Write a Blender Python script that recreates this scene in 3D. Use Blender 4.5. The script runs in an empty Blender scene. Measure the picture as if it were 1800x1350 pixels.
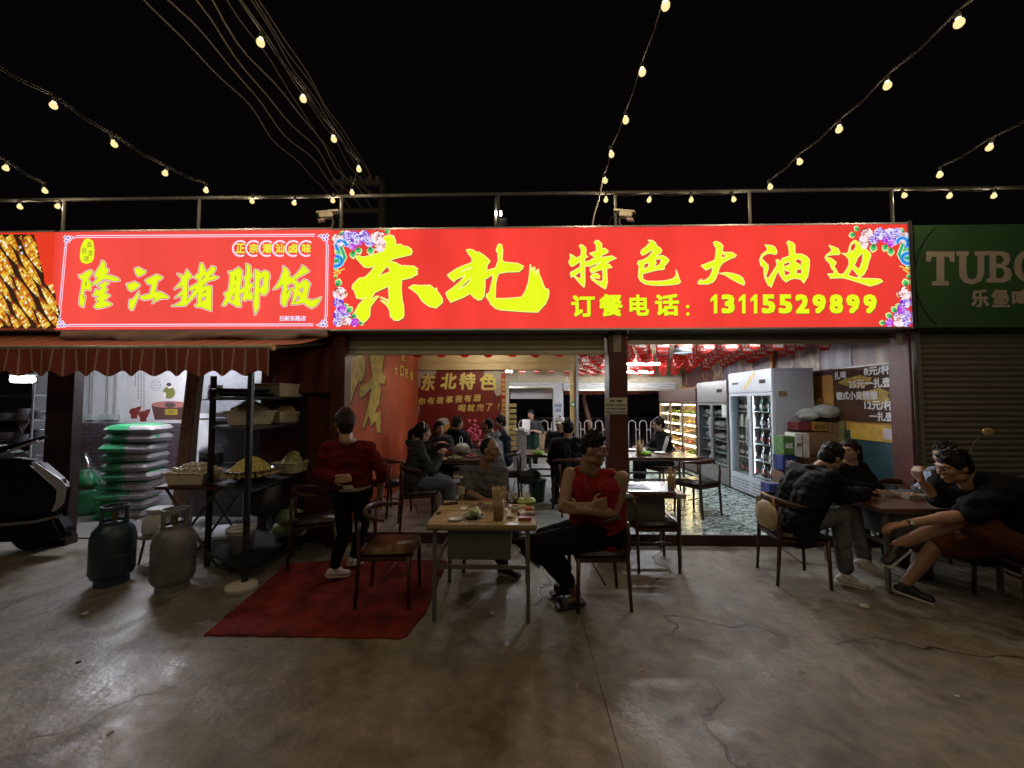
import bpy, bmesh, math, random
import numpy as np
from mathutils import Vector, Matrix
random.seed(7); RNG = np.random.default_rng(7)
R = math.radians
scene = bpy.context.scene
C = scene.collection
# ------------------------------------------------------------------ camera
CAM = Vector((0.0, -4.52, 1.70)); PITCH = R(2.64); YAW = R(1.36); FPX = 676.0
cd = bpy.data.cameras.new('camera'); cam = bpy.data.objects.new('camera', cd); C.objects.link(cam)
cd.lens = FPX / 1800 * 36; cd.sensor_width = 36; cd.clip_end = 400; cd.clip_start = 0.02
cam.location = CAM; cam.rotation_euler = (R(90) + PITCH, 0, YAW)
scene.camera = cam
# ------------------------------------------------------------------ night sky
w = bpy.data.worlds.new('World'); scene.world = w; w.use_nodes = True
_n = w.node_tree.nodes; _l = w.node_tree.links
_sky = _n.new('ShaderNodeTexSky'); _sky.sky_type = 'NISHITA'; _sky.sun_disc = False
_sky.sun_elevation = R(-8); _sky.sun_rotation = R(200)
_b2 = _n.new('ShaderNodeBackground'); _b2.inputs[0].default_value = (.0017, .0012, .0014, 1); _b2.inputs[1].default_value = 1.0
_ad = _n.new('ShaderNodeAddShader'); _l.new(_n['Background'].outputs[0], _ad.inputs[0]); _l.new(_b2.outputs[0], _ad.inputs[1]); _l.new(_ad.outputs[0], _n['World Output'].inputs[0])   # faint town glow
_l.new(_sky.outputs[0], _n['Background'].inputs[0]); _n['Background'].inputs[1].default_value = 0.012
# ------------------------------------------------------------------ exposure
vs = scene.view_settings; vs.view_transform = 'Standard'; vs.look = 'None'; vs.exposure = 0.0; vs.gamma = 1.0
scene.cycles.max_bounces = 5; scene.cycles.transparent_max_bounces = 12
scene.cycles.sample_clamp_indirect = 4.0; scene.cycles.use_light_tree = True
scene.cycles.caustics_reflective = False; scene.cycles.caustics_refractive = False
# ------------------------------------------------------------------ measuring helpers: photo pixel -> real point
_cp, _sp, _cy, _sy = math.cos(PITCH), math.sin(PITCH), math.cos(YAW), math.sin(YAW)
def ray(px, py):
    u, v = (px - 900) / FPX, (675 - py) / FPX
    y, z = _cp - v * _sp, _sp + v * _cp
    return Vector((_cy * u - _sy * y, _sy * u + _cy * y, z))
def at(px, py, Y):
    r = ray(px, py); return CAM + r * ((Y - CAM.y) / r.y)
def gp(px, py, z=0.0):
    r = ray(px, py); return CAM + r * ((z - CAM.z) / r.z)
# ------------------------------------------------------------------ object helpers
def tag(o, label, cat, group=None, kind=None):
    if label: o['label'] = label
    if cat: o['category'] = cat
    if group: o['group'] = group
    if kind: o['kind'] = kind
    return o
def E(name, label, cat, loc=(0, 0, 0), group=None, rz=0.0):
    o = bpy.data.objects.new(name, None); C.objects.link(o); o.location = loc; o.rotation_euler = (0, 0, rz)
    o.empty_display_size = .1
    return tag(o, label, cat, group)
def woff(p):
    v = Vector((0, 0, 0))
    while p is not None: v += Vector(p.location); p = p.parent
    return v
def link(name, me, mt, parent=None, local=False, smooth=False):
    """one mesh object; vertices are given in world space unless local"""
    if parent is not None and not local:
        o = woff(parent)
        if o.length > 0: me.transform(Matrix.Translation(-o))
    if mt is not None and len(me.materials) == 0: me.materials.append(mt)
    if smooth: me.polygons.foreach_set('use_smooth', [True] * len(me.polygons))
    ob = bpy.data.objects.new(name, me); C.objects.link(ob); ob.parent = parent
    return ob
def copy_tree(o, parent=None):
    c = o.copy(); C.objects.link(c); c.parent = parent
    for k in ('label',):
        pass
    for ch in list(o.children): copy_tree(ch, c)
    return c
class MB:
    def __init__(s): s.v = []; s.f = []; s.mi = []
    def add(s, v, f, m=0):
        o = len(s.v); s.v += [tuple(p) for p in v]; s.f += [tuple(i + o for i in q) for q in f]; s.mi += [m] * len(f); return s
    def box(s, lo, hi, m=0):
        x0, y0, z0 = lo; x1, y1, z1 = hi
        return s.add([(x0,y0,z0),(x1,y0,z0),(x1,y1,z0),(x0,y1,z0),(x0,y0,z1),(x1,y0,z1),(x1,y1,z1),(x0,y1,z1)],
                     [(0,3,2,1),(4,5,6,7),(0,1,5,4),(1,2,6,5),(2,3,7,6),(3,0,4,7)], m)
    def obox(s, c, ax, ay, az, m=0):
        """box about centre c with half-axis vectors"""
        c, ax, ay, az = map(Vector, (c, ax, ay, az))
        v = [c+ax*a+ay*b+az*d for d in (-1,1) for a, b in ((-1,-1),(1,-1),(1,1),(-1,1))]
        return s.add(v, [(0,3,2,1),(4,5,6,7),(0,1,5,4),(1,2,6,5),(2,3,7,6),(3,0,4,7)], m)
    def tube(s, pts, r, n=8, cap=True, m=0, flat=None):
        pts = [Vector(p) for p in pts]; rs = r if isinstance(r, (list, tuple)) else [r] * len(pts)
        rings = []; ref = None
        for i, p in enumerate(pts):
            t = (pts[min(i+1, len(pts)-1)] - pts[max(i-1, 0)])
            t = t.normalized() if t.length > 1e-9 else Vector((0,0,1))
            if ref is None: ref = Vector((0,0,1)) if abs(t.z) < .9 else Vector((1,0,0))
            a = t.cross(ref).normalized(); b = a.cross(t).normalized(); ref = b
            fa, fb = flat if flat else (1, 1)
            rings.append([p + (a*math.cos(2*math.pi*k/n)*fa + b*math.sin(2*math.pi*k/n)*fb) * rs[i] for k in range(n)])
        v = [q for rg in rings for q in rg]; f = []
        for i in range(len(rings)-1):
            for k in range(n): f.append((i*n+k, i*n+(k+1) % n, (i+1)*n+(k+1) % n, (i+1)*n+k))
        if cap: f.append(tuple(range(n))[::-1]); f.append(tuple(range((len(rings)-1)*n, len(rings)*n)))
        return s.add(v, f, m)
    def lathe(s, prof, c=(0,0,0), n=20, m=0, sx=1, sy=1):
        c = Vector(c); v = []; f = []
        for r, z in prof:
            v += [c + Vector((r*math.cos(2*math.pi*k/n)*sx, r*math.sin(2*math.pi*k/n)*sy, z)) for k in range(n)]
        for i in range(len(prof)-1):
            for k in range(n): f.append((i*n+k, i*n+(k+1) % n, (i+1)*n+(k+1) % n, (i+1)*n+k))
        if prof[0][0] > 1e-6: f.append(tuple(range(n))[::-1])
        if prof[-1][0] > 1e-6: f.append(tuple(range((len(prof)-1)*n, len(prof)*n)))
        return s.add(v, f, m)
    def ell(s, c, r, n=12, k=8, M=None, m=0):
        c = Vector(c); v = []; f = []
        rx, ry, rz = r if isinstance(r, (tuple, list)) else (r, r, r)
        for i in range(k+1):
            t = math.pi * i / k
            for j in range(n):
                p = Vector((rx*math.sin(t)*math.cos(2*math.pi*j/n), ry*math.sin(t)*math.sin(2*math.pi*j/n), -rz*math.cos(t)))
                v.append(c + (M @ p if M is not None else p))
        for i in range(k):
            for j in range(n): f.append((i*n+j, i*n+(j+1) % n, (i+1)*n+(j+1) % n, (i+1)*n+j))
        return s.add(v, f, m)
    def prism(s, poly, ext, m=0):
        """polygon of 3-D points extruded by vector ext"""
        p = [Vector(q) for q in poly]; n = len(p); e = Vector(ext)
        return s.add(p + [q + e for q in p], [tuple(range(n))[::-1], tuple(range(n, 2*n))] + [(i, (i+1) % n, n+(i+1) % n, n+i) for i in range(n)], m)
    def quad(s, a, b, c, d, m=0): return s.add([a, b, c, d], [(0,1,2,3)], m)
    def mesh(s, name, bevel=0, mats=None, fixn=True):
        me = bpy.data.meshes.new(name); me.from_pydata(s.v, [], s.f)
        if mats:
            for q in mats: me.materials.append(q)
            me.polygons.foreach_set('material_index', s.mi)
        if fixn or bevel:
            bm = bmesh.new(); bm.from_mesh(me)
            bmesh.ops.remove_doubles(bm, verts=bm.verts, dist=1e-6)
            if fixn: bmesh.ops.recalc_face_normals(bm, faces=bm.faces)
            if bevel: bmesh.ops.bevel(bm, geom=[e for e in bm.edges if e.calc_face_angle(0) > .5], offset=bevel, segments=2, affect='EDGES', clamp_overlap=True)
            bm.to_mesh(me); bm.free()
        return me
    def build(s, name, mt, parent=None, local=False, smooth=False, bevel=0, mats=None, fixn=True):
        return link(name, s.mesh(name, bevel, mats, fixn), mt, parent, local, smooth)
def noise3(P, seed=0, f=1.0, oct=3):
    """cheap smooth pseudo noise for vertex arrays"""
    r = np.random.default_rng(seed); out = np.zeros(len(P)); a = 1.0
    for o in range(oct):
        for k in range(4):
            d = r.normal(size=3); d /= np.linalg.norm(d)
            out += a * np.sin(P @ d * f * (6.28 + r.uniform(-2, 2)) + r.uniform(0, 6.28)) * .35
        f *= 2.1; a *= .5
    return out
# ------------------------------------------------------------------ materials (all procedural)
def srgb(h):
    h = [c / 255 for c in h]
    return tuple(c / 12.92 if c <= .04045 else ((c + .055) / 1.055) ** 2.4 for c in h)
MATS = {}
def mat(name, c=(.5,.5,.5), rough=.6, metal=0.0, var=.18, scale=12.0, bump=0.0, bscale=40.0, emit=None, es=1.0, spec=.5, coat=0.0, alpha=1.0, trans=0.0, stretch=None, sheen=0.0):
    if name in MATS: return MATS[name]
    m = bpy.data.materials.new(name); m.use_nodes = True; MATS[name] = m
    nt = m.node_tree; b = nt.nodes['Principled BSDF']; L = nt.links.new
    b.inputs['Roughness'].default_value = rough; b.inputs['Metallic'].default_value = metal
    b.inputs['Specular IOR Level'].default_value = spec; b.inputs['Coat Weight'].default_value = coat
    b.inputs['Base Color'].default_value = (*c, 1); b.inputs['Alpha'].default_value = alpha
    b.inputs['Transmission Weight'].default_value = trans; b.inputs['Sheen Weight'].default_value = sheen
    if emit: b.inputs['Emission Color'].default_value = (*emit, 1); b.inputs['Emission Strength'].default_value = es
    if var > 0 or bump > 0:
        tc = nt.nodes.new('ShaderNodeTexCoord'); src = tc.outputs['Object']
        if stretch:
            mp = nt.nodes.new('ShaderNodeMapping'); mp.inputs['Scale'].default_value = stretch; L(src, mp.inputs[0]); src = mp.outputs[0]
    if var > 0:
        nz = nt.nodes.new('ShaderNodeTexNoise'); nz.inputs['Scale'].default_value = scale; nz.inputs['Detail'].default_value = 5; L(src, nz.inputs['Vector'])
        rp = nt.nodes.new('ShaderNodeValToRGB'); L(nz.outputs[0], rp.inputs[0])
        rp.color_ramp.elements[0].position = .3; rp.color_ramp.elements[1].position = .7
        rp.color_ramp.elements[0].color = (*[x * (1 - var) for x in c], 1); rp.color_ramp.elements[1].color = (*[min(1, x * (1 + var)) for x in c], 1)
        L(rp.outputs[0], b.inputs['Base Color'])
        mr = nt.nodes.new('ShaderNodeMapRange'); L(nz.outputs[0], mr.inputs[0]); mr.inputs[3].default_value = max(.02, rough * (1 - var*.7)); mr.inputs[4].default_value = min(1, rough * (1 + var*.7)); L(mr.outputs[0], b.inputs['Roughness'])
    if bump > 0:
        n2 = nt.nodes.new('ShaderNodeTexNoise'); n2.inputs['Scale'].default_value = bscale; n2.inputs['Detail'].default_value = 4; L(src, n2.inputs['Vector'])
        bp = nt.nodes.new('ShaderNodeBump'); bp.inputs['Strength'].default_value = bump; bp.inputs['Distance'].default_value = .02; L(n2.outputs[0], bp.inputs['Height']); L(bp.outputs[0], b.inputs['Normal'])
    return m
def emat(name, c, s=1.0, var=0.0, scale=3.0, sample=False):
    if name in MATS: return MATS[name]
    m = bpy.data.materials.new(name); m.use_nodes = True; MATS[name] = m; nt = m.node_tree; nt.nodes.clear()
    e = nt.nodes.new('ShaderNodeEmission'); o = nt.nodes.new('ShaderNodeOutputMaterial'); nt.links.new(e.outputs[0], o.inputs[0])
    e.inputs[0].default_value = (*c, 1); e.inputs[1].default_value = s
    if not sample: m.cycles.emission_sampling = 'NONE'
    if var:
        tc = nt.nodes.new('ShaderNodeTexCoord'); nz = nt.nodes.new('ShaderNodeTexNoise'); nz.inputs['Scale'].default_value = scale
        mp = nt.nodes.new('ShaderNodeMapping'); mp.inputs['Scale'].default_value = (1, 1, .35)
        nt.links.new(tc.outputs['Object'], mp.inputs[0]); nt.links.new(mp.outputs[0], nz.inputs['Vector'])
        mr = nt.nodes.new('ShaderNodeMapRange'); mr.inputs[1].default_value = .3; mr.inputs[2].default_value = .7; mr.inputs[3].default_value = s * (1 - var); mr.inputs[4].default_value = s * (1 + var)
        nt.links.new(nz.outputs[0], mr.inputs[0]); nt.links.new(mr.outputs[0], e.inputs[1])
    return m
def glass_mat(name, tint=(.8,.85,.85), mix=.12, rough=.03):
    if name in MATS: return MATS[name]
    m = bpy.data.materials.new(name); m.use_nodes = True; MATS[name] = m; nt = m.node_tree; nt.nodes.clear()
    t = nt.nodes.new('ShaderNodeBsdfTransparent'); t.inputs[0].default_value = (*tint, 1)
    g = nt.nodes.new('ShaderNodeBsdfGlossy'); g.inputs['Roughness'].default_value = rough
    x = nt.nodes.new('ShaderNodeMixShader'); x.inputs[0].default_value = mix; o = nt.nodes.new('ShaderNodeOutputMaterial')
    nt.links.new(t.outputs[0], x.inputs[1]); nt.links.new(g.outputs[0], x.inputs[2]); nt.links.new(x.outputs[0], o.inputs[0])
    return m
def colmat(name, emission=False, rough=.6, strength=1.0):
    """material that reads a per-corner colour attribute 'Col' (flat print)"""
    if name in MATS: return MATS[name]
    m = bpy.data.materials.new(name); m.use_nodes = True; MATS[name] = m; nt = m.node_tree
    a = nt.nodes.new('ShaderNodeAttribute'); a.attribute_name = 'Col'
    if emission:
        m.cycles.emission_sampling = 'NONE'; nt.nodes.clear(); a = nt.nodes.new('ShaderNodeAttribute'); a.attribute_name = 'Col'
        e = nt.nodes.new('ShaderNodeEmission'); e.inputs[1].default_value = strength; o = nt.nodes.new('ShaderNodeOutputMaterial')
        nt.links.new(a.outputs[0], e.inputs[0]); nt.links.new(e.outputs[0], o.inputs[0])
    else:
        b = nt.nodes['Principled BSDF']; b.inputs['Roughness'].default_value = rough; nt.links.new(a.outputs[0], b.inputs['Base Color'])
    return m
class CM:
    """coloured flat print: polygons with a colour each"""
    def __init__(s): s.v = []; s.f = []; s.c = []
    def poly(s, pts, col):
        o = len(s.v); s.v += [tuple(p) for p in pts]; s.f.append(tuple(range(o, o + len(pts)))); s.c.append(col)
    def build(s, name, mt, parent=None):
        me = bpy.data.meshes.new(name); me.from_pydata(s.v, [], s.f)
        at_ = me.color_attributes.new('Col', 'FLOAT_COLOR', 'CORNER')
        arr = np.concatenate([np.tile(np.array([*c, 1.0]), (len(f), 1)) for f, c in zip(s.f, s.c)]).astype(np.float32)
        at_.data.foreach_set('color', arr.ravel())
        return link(name, me, mt, parent)
# ------------------------------------------------------------------ lettering
_dg = None
def curve_mesh(c):
    o = bpy.data.objects.new('tmp', c); C.objects.link(o); dg = bpy.context.evaluated_depsgraph_get(); dg.update()
    me = bpy.data.meshes.new_from_object(o.evaluated_get(dg)); bpy.data.objects.remove(o); return me
def text_mesh(body, bold=.0, shear=0.0, extrude=0.0, space=1.0):
    c = bpy.data.curves.new('t', 'FONT'); c.body = body; c.offset = bold; c.shear = shear; c.extrude = extrude; c.space_character = space; c.resolution_u = 2
    c.align_x = 'CENTER'; c.align_y = 'CENTER'
    me = curve_mesh(c); bpy.data.curves.remove(c); return me
def lettering(name, body, mt, parent, o, xd, yd, width=None, height=None, bold=.0, shear=0, extrude=0.0, space=1.0):
    """text centred on world point o, running along xd with up yd; scaled to width/height in metres;
    heavier strokes come from copies shifted by a fraction of the letter height"""
    me = text_mesh(body, 0.0, shear, 0, space); n = len(me.vertices)
    if n == 0: return None
    P = np.empty(n * 3); me.vertices.foreach_get('co', P); P = P.reshape(-1, 3)
    F = [tuple(p.vertices) for p in me.polygons]; bpy.data.meshes.remove(me)
    lo, hi = P.min(0), P.max(0); P = P - (lo + hi) / 2
    lo, hi = lo - bold, hi + bold
    sx = width / (hi[0] - lo[0]) if width else None; sy = height / (hi[1] - lo[1]) if height else None
    sx = sx or sy; sy = sy or sx
    xd, yd = Vector(xd).normalized(), Vector(yd).normalized()
    V = []; FF = []
    for k, (dx, dy) in enumerate(((0, 0),) if bold <= 0 else ((-1, -1), (1, -1), (-1, 1), (1, 1), (0, 0), (-1, 0), (1, 0), (0, 1), (0, -1))):
        off = len(V) * 1
        W = np.array(o)[None] + np.array(xd.cross(yd))[None] * (.00025 * k) + (P[:, :1] + dx * bold) * sx * np.array(xd)[None] + (P[:, 1:2] + dy * bold) * sy * np.array(yd)[None]
        FF += [tuple(i + off for i in f) for f in F]; V += [tuple(q) for q in W]
    me = bpy.data.meshes.new(name); me.from_pydata(V, [], FF)
    return link(name, me, mt, parent)
def glyph_mesh(polys, Y):
    """outlines (photo pixels, outer rings and holes) filled on the plane y=Y"""
    c = bpy.data.curves.new('g', 'CURVE'); c.dimensions = '2D'; c.fill_mode = 'FRONT'
    for p in polys:
        sp = c.splines.new('POLY'); sp.points.add(len(p) - 1); sp.use_cyclic_u = True
        for q, (x, y) in zip(sp.points, p): a = at(x, y, Y); q.co = (a.x, a.z, 0, 1)
    me = curve_mesh(c); bpy.data.curves.remove(c)
    n = len(me.vertices); P = np.empty(n * 3); me.vertices.foreach_get('co', P); P = P.reshape(-1, 3)
    W = np.stack([P[:, 0], np.full(n, Y), P[:, 1]], 1); me.vertices.foreach_set('co', W.ravel()); me.update(); return me
def ribbon(mb, pts, wd, Y, closed=True, m=0):
    """flat outline of width wd (metres) through photo pixels on plane y=Y"""
    P = [at(x, y, Y) for x, y in pts]; n = len(P)
    for i in range(n if closed else n - 1):
        a, b = P[i], P[(i + 1) % n]; t = b - a
        if t.length < 1e-6: continue
        t.normalize(); s = Vector((-t.z, 0, t.x)) * wd / 2
        mb.quad(a - s, b - s, b + s, a + s, m)
    for a in P:
        mb.add([a + Vector((math.cos(k * math.pi / 4), 0, math.sin(k * math.pi / 4))) * wd / 2 for k in range(8)], [tuple(range(8))], m)
# ================================================================== the setting
FZ = .12; YS = -.15; YSTEP = .18; XR = 4.62; YB = 6.6; PWY = 3.65; ZC = 2.95
XL = at(610, 700, .3).x
def ground_mat():
    m = bpy.data.materials.new('worn_concrete'); m.use_nodes = True; nt = m.node_tree; b = nt.nodes['Principled BSDF']; L = nt.links.new; N = nt.nodes.new
    tc = N('ShaderNodeTexCoord'); src = tc.outputs['Object']
    def noise(s, d=6, dist=0.0, rg=.55):
        n = N('ShaderNodeTexNoise'); n.inputs['Scale'].default_value = s; n.inputs['Detail'].default_value = d; n.inputs['Distortion'].default_value = dist; n.inputs['Roughness'].default_value = rg; L(src, n.inputs['Vector']); return n.outputs[0]
    def ramp(v, stops):
        r = N('ShaderNodeValToRGB'); L(v, r.inputs[0]); e = r.color_ramp.elements
        while len(e) < len(stops): e.new(.5)
        for k, (p, c) in zip(e, stops): k.position = p; k.color = (*c, 1)
        return r.outputs[0]
    def mix(a, bb, f, mode='MIX'):
        x = N('ShaderNodeMix'); x.data_type = 'RGBA'; x.blend_type = mode
        if isinstance(f, float): x.inputs[0].default_value = f
        else: L(f, x.inputs[0])
        L(a, x.inputs[6]); L(bb, x.inputs[7]); return x.outputs[2]
    big = ramp(noise(.7, 4, .6), [(.32, (.13, .112, .088)), (.5, (.21, .187, .155)), (.68, (.29, .264, .222))])
    fine = ramp(noise(9, 4, .0, .7), [(.3, (.55, .55, .55)), (.7, (1.15, 1.13, 1.1))])
    col = mix(big, fine, 1.0, 'MULTIPLY')
    stain = ramp(noise(2.3, 3, .8), [(.56, (1, 1, 1)), (.66, (.45, .40, .34))])
    col = mix(col, stain, .8, 'MULTIPLY')
    # cracks: warped cell edges, present only in places
    nz = N('ShaderNodeTexNoise'); nz.inputs['Scale'].default_value = 2.2; nz.inputs['Detail'].default_value = 4; L(src, nz.inputs['Vector'])
    ad = N('ShaderNodeVectorMath'); ad.operation = 'MULTIPLY_ADD'; L(nz.outputs['Color'], ad.inputs[0]); ad.inputs[1].default_value = (.55, .55, 0); L(src, ad.inputs[2])
    vo = N('ShaderNodeTexVoronoi'); vo.feature = 'DISTANCE_TO_EDGE'; vo.inputs['Scale'].default_value = .42; L(ad.outputs[0], vo.inputs['Vector'])
    lt = N('ShaderNodeMapRange'); L(vo.outputs[0], lt.inputs[0]); lt.inputs[1].default_value = .0015; lt.inputs[2].default_value = .0045; lt.inputs[3].default_value = 1; lt.inputs[4].default_value = 0
    pm = N('ShaderNodeMapRange'); L(noise(.9, 2), pm.inputs[0]); pm.inputs[1].default_value = .44; pm.inputs[2].default_value = .56
    ck = N('ShaderNodeMath'); ck.operation = 'MULTIPLY'; L(lt.outputs[0], ck.inputs[0]); L(pm.outputs[0], ck.inputs[1])
    dk = N('ShaderNodeRGB'); dk.outputs[0].default_value = (.03, .027, .024, 1)
    col = mix(col, dk.outputs[0], ck.outputs[0])
    L(col, b.inputs['Base Color'])
    rr = N('ShaderNodeMapRange'); L(noise(1.6, 4, .6, .65), rr.inputs[0]); rr.inputs[1].default_value = .36; rr.inputs[2].default_value = .64; rr.inputs[3].default_value = .34; rr.inputs[4].default_value = .66
    L(rr.outputs[0], b.inputs['Roughness']); b.inputs['Specular IOR Level'].default_value = .55
    hs = N('ShaderNodeMath'); hs.operation = 'SUBTRACT'; L(noise(26, 3, 0, .6), hs.inputs[0]); L(ck.outputs[0], hs.inputs[1])
    bp = N('ShaderNodeBump'); bp.inputs['Strength'].default_value = .38; bp.inputs['Distance'].default_value = .012; L(hs.outputs[0], bp.inputs['Height'])
    h2 = N('ShaderNodeBump'); h2.inputs['Strength'].default_value = .35; h2.inputs['Distance'].default_value = .05; L(noise(3.1, 1), h2.inputs['Height']); L(bp.outputs[0], h2.inputs['Normal'])
    L(h2.outputs[0], b.inputs['Normal']); return m
M_ground = ground_mat()
# ground in slabs divided by sawn joints: one sheet with narrow grooves between the slabs
g = MB(); g.box((-60, -40, -.3), (60, 60, -.012))
ground = tag(g.build('ground', mat('joint_dirt', (.06, .055, .05), .9, var=.2)), None, None, kind='structure')
xs = [-60, gp(75, 1042).x, gp(1062, 1230).x, 60]; ys = [-40, 60]   # joints seen running towards the wall and across the yard
def slab_poly(x0, x1, y0, y1):
    b_ = MB(); j = .0022; b_.box((x0 + j, y0 + j, -.2), (x1 - j, y1 - j, 0)); return b_
for i in range(len(xs) - 1):
    for k in range(len(ys) - 1): slab_poly(xs[i], xs[i+1], ys[k], ys[k+1]).build('slab', M_ground, ground)
# ---- raised dining floor with tiles
M_step = mat('step_red', (.05, .018, .015), .55, bump=.2)
sb = MB(); sb.box((XL - .3, YSTEP, -.05), (XR + .3, YB + .2, FZ - .008)); floor = tag(sb.build('dining_floor', M_step), None, None, kind='structure')
def swirl_mat():
    m = bpy.data.materials.new('teal_swirl_tile'); m.use_nodes = True; nt = m.node_tree; b = nt.nodes['Principled BSDF']; L = nt.links.new; N = nt.nodes.new
    tc = N('ShaderNodeTexCoord'); mp = N('ShaderNodeMapping'); mp.inputs['Scale'].default_value = (3.6, 5.4, 1); L(tc.outputs['Object'], mp.inputs[0])
    n = N('ShaderNodeTexNoise'); n.inputs['Scale'].default_value = 1.3; n.inputs['Detail'].default_value = 3; n.inputs['Distortion'].default_value = 2.4; L(mp.outputs[0], n.inputs['Vector'])
    r = N('ShaderNodeValToRGB'); L(n.outputs[0], r.inputs[0]); e = r.color_ramp.elements; e.new(.47); e.new(.53); e.new(.58)
    for k, (p, c) in zip(e, [(.36, (.012, .035, .036)), (.45, (.12, .19, .19)), (.50, (.66, .72, .70)), (.55, (.28, .37, .36)), (.66, (.02, .05, .05))]): k.position = p; k.color = (*c, 1)
    L(r.outputs[0], b.inputs['Base Color']); b.inputs['Roughness'].default_value = .22; return m
M_swirl = swirl_mat(); M_tile = mat('grey_floor_tile', (.34, .36, .38), .25, var=.12, scale=3)
TS = .6; nx = int((XR - XL) / TS) + 1; ny = int((YB - YSTEP) / TS) + 1
tA = MB().box((0, 0, 0), (TS - .005, TS - .005, .008)).mesh('tile'); tB = tA.copy(); tA.materials.append(M_tile); tB.materials.append(M_swirl)
for i in range(nx):
    for k in range(ny):
        x, y = XL + i * TS, YSTEP + .003 + k * TS
        o = bpy.data.objects.new('tile', tB if x > 1.05 else tA); C.objects.link(o); o.parent = floor; o.location = (x, y, FZ - .006)
tag_edge = MB().box((XL - .3, YSTEP - .02, 0), (XR + .3, YSTEP - .001, FZ + .004)).build('step_nosing', M_step, floor)
# ---- masonry
M_wallY = mat('ochre_wall', (.46, .24, .06), .7, var=.12, bump=.15); M_wallO = mat('orange_print', (.42, .075, .025), .55, var=.3, scale=1.2)
M_plaster = mat('beige_plaster', (.36, .31, .22), .75, var=.1, bump=.1); M_white = mat('white_plaster', (.66, .66, .68), .7, var=.06)
M_teal = mat('teal_paint', (.018, .06, .075), .6, var=.2); M_dark = mat('dark_void', (.012, .012, .012), .9, var=0)
M_maroon = mat('maroon_paint', (.075, .017, .013), .5, var=.25, scale=5, bump=.15, bscale=18)
M_ceil = mat('ceiling_panel', (.40, .38, .33), .8, var=.08)
def wall(name, lo, hi, m, **k): return tag(MB().box(lo, hi).build(name, m, **k), None, None, kind='structure')
wall('wall_left', (XL - .12, YSTEP + .06, FZ), (XL, YB, ZC), M_wallO)
wall('wall_right', (XR, .25, 1.30), (XR + .12, YB, ZC), M_wallY); wall('wall_right_dado', (XR - .004, .25, 0), (XR + .12, YB, 1.30), M_teal)
wall('ceiling', (XL - .12, .25, ZC), (XR + .12, YB + .2, ZC + .12), M_ceil)
wall('facade', (XL - .1, .16, 2.50), (XR + .2, .30, 3.45), M_maroon)
wall('roof_slab', (-9, .32, 3.10), (9, YB + .3, 3.28), M_dark)
# back wall with two openings
bx0 = at(895, 700, YB).x; bx1 = at(972, 700, YB).x; bx2 = at(990, 700, YB).x; bx3 = at(1186, 700, YB).x
zt = at(1100, 681, YB).z
wall('wall_back_header', (XL, YB, zt), (XR, YB + .15, ZC), M_plaster)
wall('wall_back_left', (XL, YB, FZ), (bx0, YB + .15, zt - .002), M_plaster); wall('wall_back_right', (bx3, YB, FZ), (XR, YB + .15, zt - .002), M_plaster)
M_greyp = mat('grey_pillar_plaster', (.33, .33, .36), .7, var=.25, scale=30, bump=.3)
bp_ = E('back_pillar', 'grey plaster pillar standing between the two rear openings', 'pillar', ((bx1+bx2)/2, YB, FZ))
MB().box((bx1, YB - .05, FZ), (bx2, YB + .18, zt + .12)).build('shaft', M_greyp, bp_, bevel=.01)
for z_, w_ in ((at(980, 713, YB).z, .1), (at(980, 721, YB).z, .08)):
    q = MB().box(((bx1+bx2)/2 - w_, YB - .056, z_ - .05), ((bx1+bx2)/2 + w_, YB - .0505, z_ + .05)).build('payment_sticker', mat('sticker_blue', (.10, .13, .20), .5, var=.0), bp_)
# ---- pillars of the shop front
def pillar(px0, px1, label, top=575, Y0=-.02, Y1=.24, m=None, bot=None):
    a, b = at(px0, 640, Y1 if px0 > 900 else Y0).x, at(px1, 640, Y0).x; t = at(px0, top, Y0).z
    p = E('shop_pillar', label, 'pillar', ((a+b)/2, (Y0+Y1)/2, 0))
    MB().box((a, Y0, 0), (b, Y1, t)).build('shaft', m or M_maroon, p, bevel=.008)
    MB().box((a - .006, Y0 - .006, 0), (b + .006, Y1 + .006, .10)).build('plinth', M_step, p)
    return p
pl = pillar(581, 606, 'narrow maroon pillar between the awning stall and the restaurant', Y1=.16)
pc = pillar(1062, 1103, 'maroon pillar with a pinned notice in the middle of the shop front')
pr = pillar(1561, 1604, 'broad maroon pillar between the dining room and the closed shutter')
pf = pillar(84, 131, 'scuffed brown pillar at the left of the stacked rice bags', top=600, Y1=.10, m=mat('brown_scuffed', (.035, .018, .014), .6, var=.5, scale=4, bump=.2))
pk = at(1078, 598, -.02); MB().box((pk.x, -.03, pk.z - .14), (pk.x + .09, -.0205, pk.z + .12)).build('torn_paper_patch', mat('torn_paper', (.30, .27, .22), .8, var=.3, scale=30), pc)
pk = at(1575, 592, -.02); MB().box((pk.x, -.03, pk.z - .09), (pk.x + .06, -.0205, pk.z + .08)).build('torn_paper_patch', MATS['torn_paper'], pr)
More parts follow.
